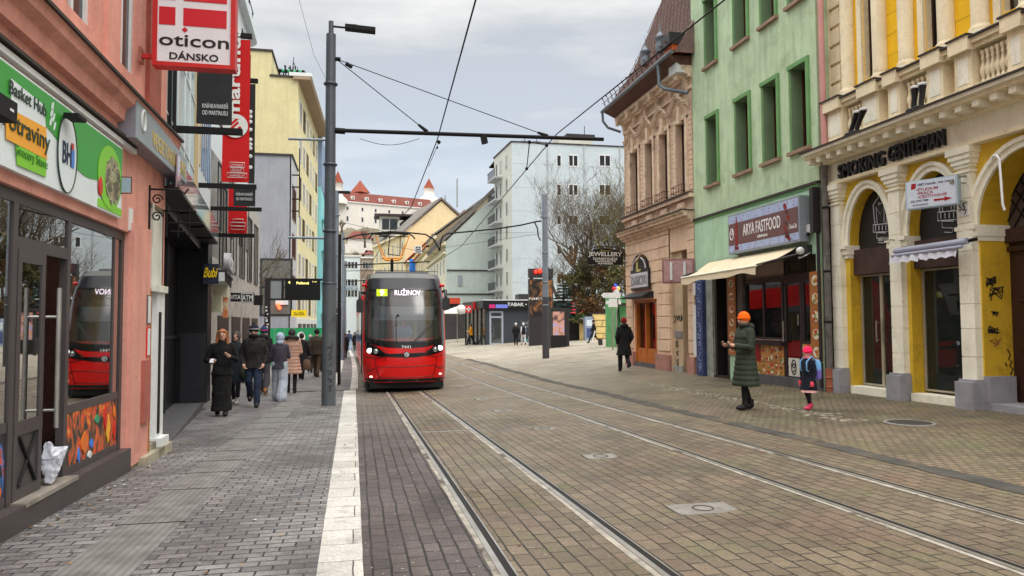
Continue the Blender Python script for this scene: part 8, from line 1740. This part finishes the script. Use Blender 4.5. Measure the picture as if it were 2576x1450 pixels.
    wid = {'trousers': (.105, .078, .065), 'baggy': (.125, .125, .135), 'leggings': (.092, .062, .045), 'skirt': (.09, .06, .045)}[legs]
    q = MB()
    for i, sg in enumerate((-1, 1)): kn, an = F_[i]; limb(q, [HIP[i]+Vector((0, 0, .02*k)), (HIP[i]+kn)/2, kn, (kn+an)/2, an+Vector((0, 0, -.01*k))], [wid[0]*k, (wid[0]+wid[1])/2*k, wid[1]*k, (wid[1]+wid[2])/2*k, wid[2]*k], lm)
    rings(q, [(0, 0, hip-.08*k, .14*k, .105*k), (0, 0, hip+.10*k, .155*k, .115*k)], lm)
    if legs != 'skirt' or near: part(q, 'trousers', vox*1.2, .03 if legs != 'leggings' else .01)
    sm_ = mat('shoe_%s' % label[:20], shoe, .55, .15, 10)
    for i, sg in enumerate((-1, 1)):
        kn, an = F_[i]; tip = -.4 if an.z > .14*k else 0
        q = MB(); q.ball(an+Vector((0, -.06*k, -.045*k)), (.048*k, .125*k, .048*k), sm_, 12, 8, Matrix.Rotation(tip*-1, 3, 'X')); q.ball(an+Vector((0, 0, .0)), (.05*k, .06*k, .07*k), sm_, 10, 8); q.tube([an, an+Vector((0, 0, .08*k))], [.052*k, .05*k], sm_, 10); part(q, 'shoe')
    # ---- top
    q = MB(); g_ = .035*k; bt = {'jacket': hip-.10*k, 'long': .52*k, 'knee': .42*k, 'vest': hip-.10*k, 'shin': .36*k}[top] if not hem or legs == 'skirt' else hem
    wb = 1.0 if top in ('jacket', 'vest') else 1.22
    fat = 1.12 if puff else 1.0
    R = [(0, 0, bt, .20*k*wb*fat*(.5+broad*.5), .165*k*wb*fat), (0, 0, (bt+hip)/2+.02*k, .195*k*fat*(wb+1)/2, .155*k*fat*(wb+1)/2), (0, ln*.1, hip+.08*k, .175*k*fat, .138*k*fat), (0, ln*.3, 1.18*k, .178*k*broad*fat, .138*k*fat), (0, ln*.45, sh-.07*k, .19*k*broad*fat, .132*k*fat), (0, ln*.5, sh+.015*k, .135*k*broad, .095*k), (0, ln*.5, nk+.01*k, .078*k, .075*k)]
    if puff:
        RR = []; z = bt; n = max(5, int((sh+.02*k-bt)/(.085*k))); step = (sh+.02*k-bt)/n
        def at_(z):
            for a_, b_ in zip(R[:-1], R[1:]):
                if a_[2] <= z <= b_[2]+1e-6: t = (z-a_[2])/max(1e-6, b_[2]-a_[2]); return [a_[j]+(b_[j]-a_[j])*t for j in range(5)]
            return list(R[-1])
        for i in range(n):
            for f, s_ in ((0.0, .965), (.25, 1.01), (.5, 1.03), (.75, 1.01)):
                c = at_(bt+(i+f)*step); RR.append((c[0], c[1], bt+(i+f)*step, c[3]*s_, c[4]*s_))
        RR += [R[-2], R[-1]]; rings(q, RR, cm, 24)
    else: rings(q, R, cm)
    sl = .020 if top != 'vest' else 0
    for sg in (-1, 1):
        s0, e, w_ = A[sg]; aw = w_-(w_-e).normalized()*.01*k
        if top != 'vest':
            rr = [.062, .070, .060, .046]; 
            if puff: rr = [x*1.22 for x in rr]
            limb(q, [s0-Vector((sg*.06*k, 0, 0)), s0, e, aw], [x*k for x in rr], cm)
    if hood == 'down': q.ball(Vector((0, ln*.6+.08*k, nk+.0*k)), (.13*k, .09*k, .075*k), cm, 12, 8)
    ct = part(q, 'vest' if top == 'vest' else ('coat' if top in ('long', 'knee', 'shin') else 'jacket'), vox*(1.0 if puff else 1.3), .012 if puff else .035, sm=1 if puff else 3)
    if top == 'vest':
        q = MB(); s2 = extra or mat('sleeve_%s' % label[:20], (.8, .82, .85), .9, .1, 8)
        for sg in (-1, 1): s0, e, w_ = A[sg]; limb(q, [s0-Vector((sg*.04*k, 0, 0)), s0, e, w_], [.06*k, .066*k, .055*k, .042*k], s2)
        part(q, 'sleeves', vox*1.3, .02)
    if hood in ('up', 'fur'):
        q = MB(); hm = cm if hood == 'up' and not hat and hatc == (.1, .1, .1) else mat('hood_%s' % label[:20], hatc, .95, .2, 20, .6, 80)
        q.ball(hcw+Vector((0, .018*k, .008*k)), (hr*.98, hr*1.05, hr*1.22), hm, 14, 10); q.ball(Vector((0, ln*.5+.02*k, nk+.01*k)), (.10*k, .10*k, .07*k), hm, 12, 8); o = part(q, 'hood', vox, .02, TEXF)
    if hood == 'furdown':
        q = MB(); fm = mat('fur_%s' % label[:20], hatc, 1, .25, 30, .8, 90); n = 14
        pts_ = [Vector((.15*k*math.cos(t*2*math.pi/n), ln*.5+.03*k+.12*k*math.sin(t*2*math.pi/n), nk+.01*k+.035*k*math.sin(t*2*math.pi/n))) for t in range(n)]; q.tube(pts_, .05*k, fm, 8, closed=True); part(q, 'fur_collar', vox, .03, TEXF)
    if hair:
        q = MB(); hm = mat('hair_%s' % label[:20], hair[0], .6, .3, 25, .5, 60)
        q.ball(hcw+Vector((0, .03*hr+.012*k, .12*hr)), (hr*.84, hr*.95, hr*1.06), hm, 14, 10)
        if hair[1] > 0:
            for j in range(9):
                a = math.pi*(-.06+1.12*j/8); x_, y_ = math.cos(a)*hr*.82, .012*k+math.sin(a)*hr*.75
                q.tube([hcw+Vector((x_*.9, y_-.02*k, .7*hr)), hcw+Vector((x_, y_, -.2*hr)), hcw+Vector((x_*1.15, y_*.9, -.2*hr-hair[1]*.5*k)), hcw+Vector((x_*1.2, y_*.7-.03*k, -.2*hr-hair[1]*k))], [.25*hr, .3*hr, .3*hr, .12*hr], hm, 8)
            for j in ((-1, 0, 1) if not hat else ()): q.ball(hcw+Vector((j*.35*hr, -.62*hr, .62*hr)), (.28*hr, .3*hr, .25*hr), hm, 8, 6)
        part(q, 'hair', vox*.8, .01, TEXF, sm=1)
    if hat:
        q = MB(); hm = mat('hat_%s' % label[:20], hatc, .95, .12, 15, .6, 90); rel = .30 if hatshape != 'cap' else .45
        q.ball(hcw+Vector((0, .04*hr, rel*hr)), (hr*.92, hr*1.06, hr*1.05), hm, 16, 10); q.ball(hcw+Vector((0, .35*hr, .1*hr)), (hr*.80, hr*.75, hr*.7), hm, 12, 8); n = 16; q.tube([hcw+Vector((hr*.82*math.cos(t*2*math.pi/n), .02*hr+hr*.94*math.sin(t*2*math.pi/n), .22*hr+.06*hr*math.sin(t*2*math.pi/n))) for t in range(n)], .19*hr, hm, 8, closed=True)
        ho = part(q, 'hat', vox*.8, .006, TEXF)
        if pom: q = MB(); q.ball(hcw+Vector((0, 0, 1.35*hr)), .32*hr, mat('pom_%s' % label[:20], pom[0], 1, .3, 30), 10, 8); q.build('pompom').parent = root
        if pom and len(pom) > 1:
            for j, c in enumerate(pom[1:]): q = MB(); zz = .32+.22*j; rr = math.sqrt(max(.05, 1-((zz-.3)/.92)**2)); q.tube([hcw+Vector((hr*.92*rr*math.cos(t*2*math.pi/n), .02*hr+hr*1.05*rr*math.sin(t*2*math.pi/n), zz*hr)) for t in range(n)], .10*hr, mat('band_%d%s' % (j, label[:16]), c, .95), 6, closed=True); q.build('hat_band').parent = root
    if scarf: q = MB(); n = 12; q.tube([Vector((.085*k*math.cos(t*2*math.pi/n), ln*.5-.01*k+.08*k*math.sin(t*2*math.pi/n), nk+.02*k)) for t in range(n)], .035*k, mat('scarf_%s' % label[:20], scarf, .95, .2, 20), 8, closed=True); part(q, 'scarf', vox, .01, TEXF)
    if mittens:
        for sg in (-1, 1): s0, e, w_ = A[sg]; d_ = (w_-e).normalized(); q = MB(); q.ball(w_+d_*.06*k, (.048*k, .055*k, .085*k), mat('mitten', mittens, .9, .1, 15), 10, 8); q.ball(w_+d_*.03*k+Vector((0, -.05*k, 0)), (.02*k, .03*k, .035*k), mat('mitten', mittens), 8, 6); part(q, 'mitten', vox)
    root.rotation_euler = (0, 0, ang)
    def wpt(v): return P+Matrix.Rotation(ang, 3, 'Z') @ v
    root['h'] = H; del root['h']
    return root, A, k, wpt, hcw, hr
def bagthing(lab, c, sx, sy, sz, col, strap=None, name='handbag', cat='bag'):
    r = thing(name, lab, cat, c); m = mat('bag_%s' % lab[:20], col, .6, .2, 10, .3, 30); q = MB(); rings(q, [(0, 0, -sz, sx*.85, sy*.8), (0, 0, -sz*.7, sx, sy), (0, 0, sz*.3, sx*.95, sy*.9), (0, 0, sz, sx*.7, sy*.35)], m, 14); o = q.build('pouch'); o.parent = r
    if strap: q = MB(); q.tube([Vector(p)-Vector(c) for p in strap], .011, m, 6); o = q.build('strap'); o.parent = r
    return r
G1 = 'pedestrians on the left pavement'; G2 = 'pedestrians on the square'
BKC = (.05, .05, .055)
# left pavement
rt, A, k, wp, hc_, hr_ = person('woman with long ginger hair in black jacket and long black skirt, holding a phone', (557, 1047), 828, 4, 'skirt', 'jacket', BKC, BKC, BKC, .10, 'phone', hair=((.62, .38, .20), .30), near=True, phone=True, group=G1, broad=1.12)
c = wp(A[-1][2]+Vector((.02, -.11, .03))*k); q = MB(); q.obox((0, 0, 0), (.035, .01, 0), (0, .065, .035), (0, -.002, .005), flat('phone_pale', (.80, .80, .84), .3)); ph = q.build('phone'); ph.location = c; tag(ph, 'pale phone in the hand of the ginger-haired woman', 'phone')
rt, A, k, wp, hc_, hr_ = person('woman in fur-edged dark hood and dark blue coat, half hidden behind the ginger-haired woman', (592, 1018), 834, -6, 'leggings', 'long', (.10, .10, .13), (.12, .15, .18), (.72, .70, .70), .16, 'down', hood='fur', hatc=(.33, .30, .28), near=True, group=G1)
bagthing('olive green handbag carried between the hooded woman and the man in jeans', wp(A[1][2]+Vector((.06, -.08, -.10))*k), .15, .07, .11, (.28, .31, .24), [wp(A[1][2]), wp(A[1][2]+Vector((.06, -.08, -.0))*k)])
PLD = mat('plaid_wool', (.15, .14, .14), .95, .75, 7, .4, 60)
person('man in striped navy bobble hat, dark checked jacket and blue jeans striding towards the viewer', (637, 1024), 812, 3, 'trousers', 'jacket', (.12, .17, .25), (.15, .14, .14), BKC, .26, 'pocket', hat=1, hatc=(.10, .12, .17), hatshape='pom', pom=((.12, .14, .16), (.72, .70, .72), (.14, .16, .22)), near=True, group=G1, look=22, lift=.10, broad=1.12, texm=PLD, scarf=(.10, .10, .11))
person('man in red and blue bobble hat and dark jacket seen from behind, with tan boots', (662, 992), 818, 180, 'trousers', 'jacket', (.26, .26, .28), (.11, .10, .11), (.70, .48, .25), .24, 'down', hat=1, hatc=(.16, .22, .40), hatshape='pom', pom=((.35, .12, .12), (.85, .22, .20)), group=G1, hood='down')
person('person in light blue hood, mauve grey fleece vest and very baggy pale trousers walking away', (703, 1009), 838, 176, 'baggy', 'vest', (.68, .71, .76), (.27, .25, .30), (.85, .85, .87), .20, 'front', hood='up', hat=None, hatc=(.70, .76, .86), group=G1, near=True, extra=mat('mauve_sleeve', (.27, .25, .30), .9, .15, 8, .4, 60))
rt, A, k, wp, hc_, hr_ = person('woman in long pinkish beige puffer coat with fur collar and black leggings walking away', (733, 990), 829, 184, 'leggings', 'long', BKC, (.72, .57, .50), BKC, .12, 'front', hat=1, hatc=(.22, .22, .22), hood='furdown', near=True, group=G1, puff=True, broad=1.05)
person('person in black coat walking away just right of the beige puffer coat', (758, 955), 838, 172, 'trousers', 'long', (.12, .12, .13), (.09, .09, .10), BKC, .2, 'swing', hair=((.12, .10, .09), 0), group=G1)
bagthing('brown paper bag carried by the person in black right of the beige coat', PY(772, 918, 29.5), .16, .1, .2, (.42, .32, .24), name='paper_bag')
person('grey-haired person in dark coat left of the man in the brown vest', (780, 938), 842, 178, 'trousers', 'long', (.16, .15, .15), (.12, .12, .13), BKC, .2, 'swing', hair=((.62, .60, .58), 0), group=G1)
person('man in black cap, quilted brown jacket and brown trousers walking away beside the thick pole', (796, 950), 829, 170, 'trousers', 'jacket', (.30, .24, .18), (.22, .19, .15), (.10, .09, .08), .22, 'swing', hat=1, hatc=(.07, .07, .08), group=G1, puff=True, broad=1.15)
person('bald-headed person half hidden behind the thick pole', (812, 938), 838, 175, 'trousers', 'jacket', (.15, .14, .14), (.12, .12, .13), BKC, .2, 'down', hair=((.66, .62, .58), 0), group=G1)
person('distant person in black on the platform edge just right of the poles', (868, 902), 838, 175, 'trousers', 'long', (.12, .12, .13), (.09, .09, .10), BKC, .2, 'down', hair=((.35, .25, .2), 0), group=G1)
person('distant person in navy and white jacket and pale jeans near the tram side', (878, 883), 832, 175, 'baggy', 'jacket', (.62, .70, .80), (.25, .30, .42), (.85, .85, .85), .2, 'down', hat=1, hatc=(.10, .10, .13), group=G1)
person('distant person in wide black coat next to the tram side', (893, 884), 836, 178, 'trousers', 'long', (.10, .10, .11), (.08, .08, .09), (.5, .45, .4), .15, 'down', hair=((.18, .12, .10), .05), group=G1)
# square
person('person in bright amber coat walking left beside the kiosk glazing', (1185, 869), 816, 250, 'trousers', 'jacket', (.10, .10, .11), (.90, .62, .10), BKC, .35, 'front', hair=((.16, .10, .08), 0), group=G2)
person('tall person in black directly beside the amber coat', (1200, 864), 808, 245, 'trousers', 'long', (.10, .10, .11), (.10, .10, .11), BKC, .3, 'down', hair=((.12, .1, .1), 0), group=G2)
person('person in white jacket entering the kiosk door', (1250, 862), 820, 180, 'trousers', 'jacket', (.12, .12, .14), (.82, .83, .84), BKC, .1, 'front', hair=((.3, .25, .2), 0), group=G2)
person('person in black with a pale beanie walking past the kiosk, left of the white-trousered one', (1298, 869), 813, 170, 'trousers', 'jacket', (.10, .10, .11), (.09, .09, .10), BKC, .2, 'pocket', hat=1, hatc=(.82, .80, .78), group=G2, broad=1.2)
rt, A, k, wp, hc_, hr_ = person('person in black vest with white sleeves, white beanie and white trousers beside the kiosk', (1317, 868), 813, 185, 'trousers', 'vest', (.86, .86, .88), (.10, .10, .12), BKC, .22, 'swing', hat=1, hatc=(.88, .88, .90), group=G2)
rt, A, k, wp, hc_, hr_ = person('person in black coat with brown fur hood carrying a white bag by the kiosk', (1342, 867), 816, 195, 'leggings', 'long', (.60, .48, .42), (.10, .09, .10), BKC, .25, 'swing', hood='furdown', hatc=(.35, .22, .17), hair=((.28, .18, .13), 0), group=G2)
bagthing('white shopping bag carried by the person with the brown fur hood', wp(A[1][2]+Vector((.05, -.1, -.25))*k), .17, .08, .2, (.84, .80, .74), name='shopping_bag')
p = PY(1333, 858, 58.5); zg = ground(p.x, 58.5); r = thing('kick_scooter', 'turquoise kick scooter pushed beside the white-trousered person', 'scooter', (p.x, 58.5, zg)); TQS = flat('scooter_turquoise', (.25, .75, .80), .4)
q = MB(); q.box(p.x-.75, p.x+.1, 58.45, 58.6, zg+.12, zg+.18, TQS); q.tube([(p.x+.1, 58.52, zg+.15), (p.x+.18, 58.52, zg+1.0)], .05, TQS, 6); q.tube([(p.x+.18, 58.3, zg+1.0), (p.x+.18, 58.75, zg+1.0)], .03, DARK, 6); q.build('frame', r)
for x_ in (-.8, .15): q = MB(); q.lathe([(.03, -.03), (.13, -.03), (.13, .03), (.03, .03)], (p.x+x_, 58.52, zg+.13), DARK, 14, ax=(0, 1, 0)); q.build('wheel', r)
person('distant person with white cap right behind the tram', (1119, 852), 815, 190, 'trousers', 'long', (.2, .16, .16), (.14, .12, .13), BKC, .2, 'down', hat=1, hatc=(.85, .85, .85), group=G2)
person('distant person in dark grey coat between tram and kiosk', (1140, 852), 808, 180, 'trousers', 'long', (.2, .2, .2), (.20, .20, .22), BKC, .15, 'down', hair=((.15, .12, .1), 0), group=G2)
rt, A, k, wp, hc_, hr_ = person('person in long black coat walking left past the ticket machine with a white cane', (1494, 864), 806, 262, 'trousers', 'knee', (.10, .10, .11), (.07, .07, .08), BKC, .45, 'swing', hat=1, hatc=(.08, .08, .08), group=G2)
c0 = PY(1497, 832, 45.5); q = MB(); q.tube([c0, PY(1489, 862, 45.5)], .035, WHITEF, 6); tag(q.build('white_cane'), 'white cane held by the long-coated person near the ticket machine', 'cane')
rt, A, k, wp, hc_, hr_ = person('man in black parka and dark red cap walking away across the square', (1571, 936), 800, 176, 'trousers', 'long', (.12, .12, .14), (.065, .065, .075), (.10, .10, .11), .20, 'pocket', hat=1, hatc=(.50, .10, .12), near=True, group=G2, hood='down', broad=1.15, lift=.14)
rt, A, k, wp, hc_, hr_ = person('woman in bright orange beanie and long dark green puffer coat looking at a phone', (1878, 1032), 787, 272, 'leggings', 'knee', BKC, (.20, .235, .19), BKC, .09, 'front', hat=1, hatc=(1.0, .42, .05), near=True, group=G2, hood='down', puff=True, broad=1.08, look=14, hem=None, scarf=(.16, .18, .15))
ph = MB(); ph.obox((0, 0, 0), (.01, .04, 0), (-.065, .0, .02), (.0, 0, .006), flat('phone_dark', (.12, .12, .14), .3)); o = ph.build('phone'); o.location = wp(A[-1][2]+Vector((.14, -.13, .05))*k); tag(o, 'dark phone held by the woman in the orange beanie', 'phone')
rt, A, k, wp, hc_, hr_ = person('small child in bright pink hat, navy coat and pink boots with a backpack', (2036, 1032), 869, 276, 'leggings', 'long', BKC, (.07, .09, .15), (.85, .25, .42), .07, 'down', hat=1, hatc=(.98, .16, .38), near=True, group=G2, child=True, mittens=(.93, .30, .38), scarf=(.90, .55, .65), broad=1.1)
q = MB(); rings(q, [(0, 0, .46*k, .235*k, .20*k), (0, 0, .54*k, .21*k, .18*k)], mat('pink_frill', (.88, .68, .66), .9, .1, 12)); o = q.build('skirt_frill'); o.parent = rt
bk = thing('school_backpack', 'light blue and violet school backpack on the child in the pink hat', 'backpack', P_b := wp(Vector((0, .24, 1.06))*k)); bk.rotation_euler = (0, 0, math.radians(276))
LBL = mat('bag_light_blue', (.45, .68, .88), .6, .1, 10); VIO = mat('bag_violet', (.50, .45, .78), .6, .1, 10)
q = MB(); rings(q, [(0, 0, -.25*k, .17*k, .09*k), (0, 0, -.2*k, .19*k, .11*k), (0, 0, .0, .19*k, .11*k)], VIO, 16); o = q.build('lower_pocket'); o.parent = bk
q = MB(); rings(q, [(0, 0, .0, .185*k, .108*k), (0, 0, .2*k, .18*k, .10*k), (0, 0, .27*k, .12*k, .06*k)], LBL, 16); o = q.build('bag_body'); o.parent = bk
for sg in (-1, 1): q = MB(); q.tube([Vector((sg*.10, -.08, .25))*k, Vector((sg*.13, -.24, .36))*k, Vector((sg*.13, -.40, .22))*k, Vector((sg*.12, -.40, .0))*k, Vector((sg*.13, -.1, -.15))*k], .022*k, LBL, 6); o = q.build('strap'); o.parent = bk
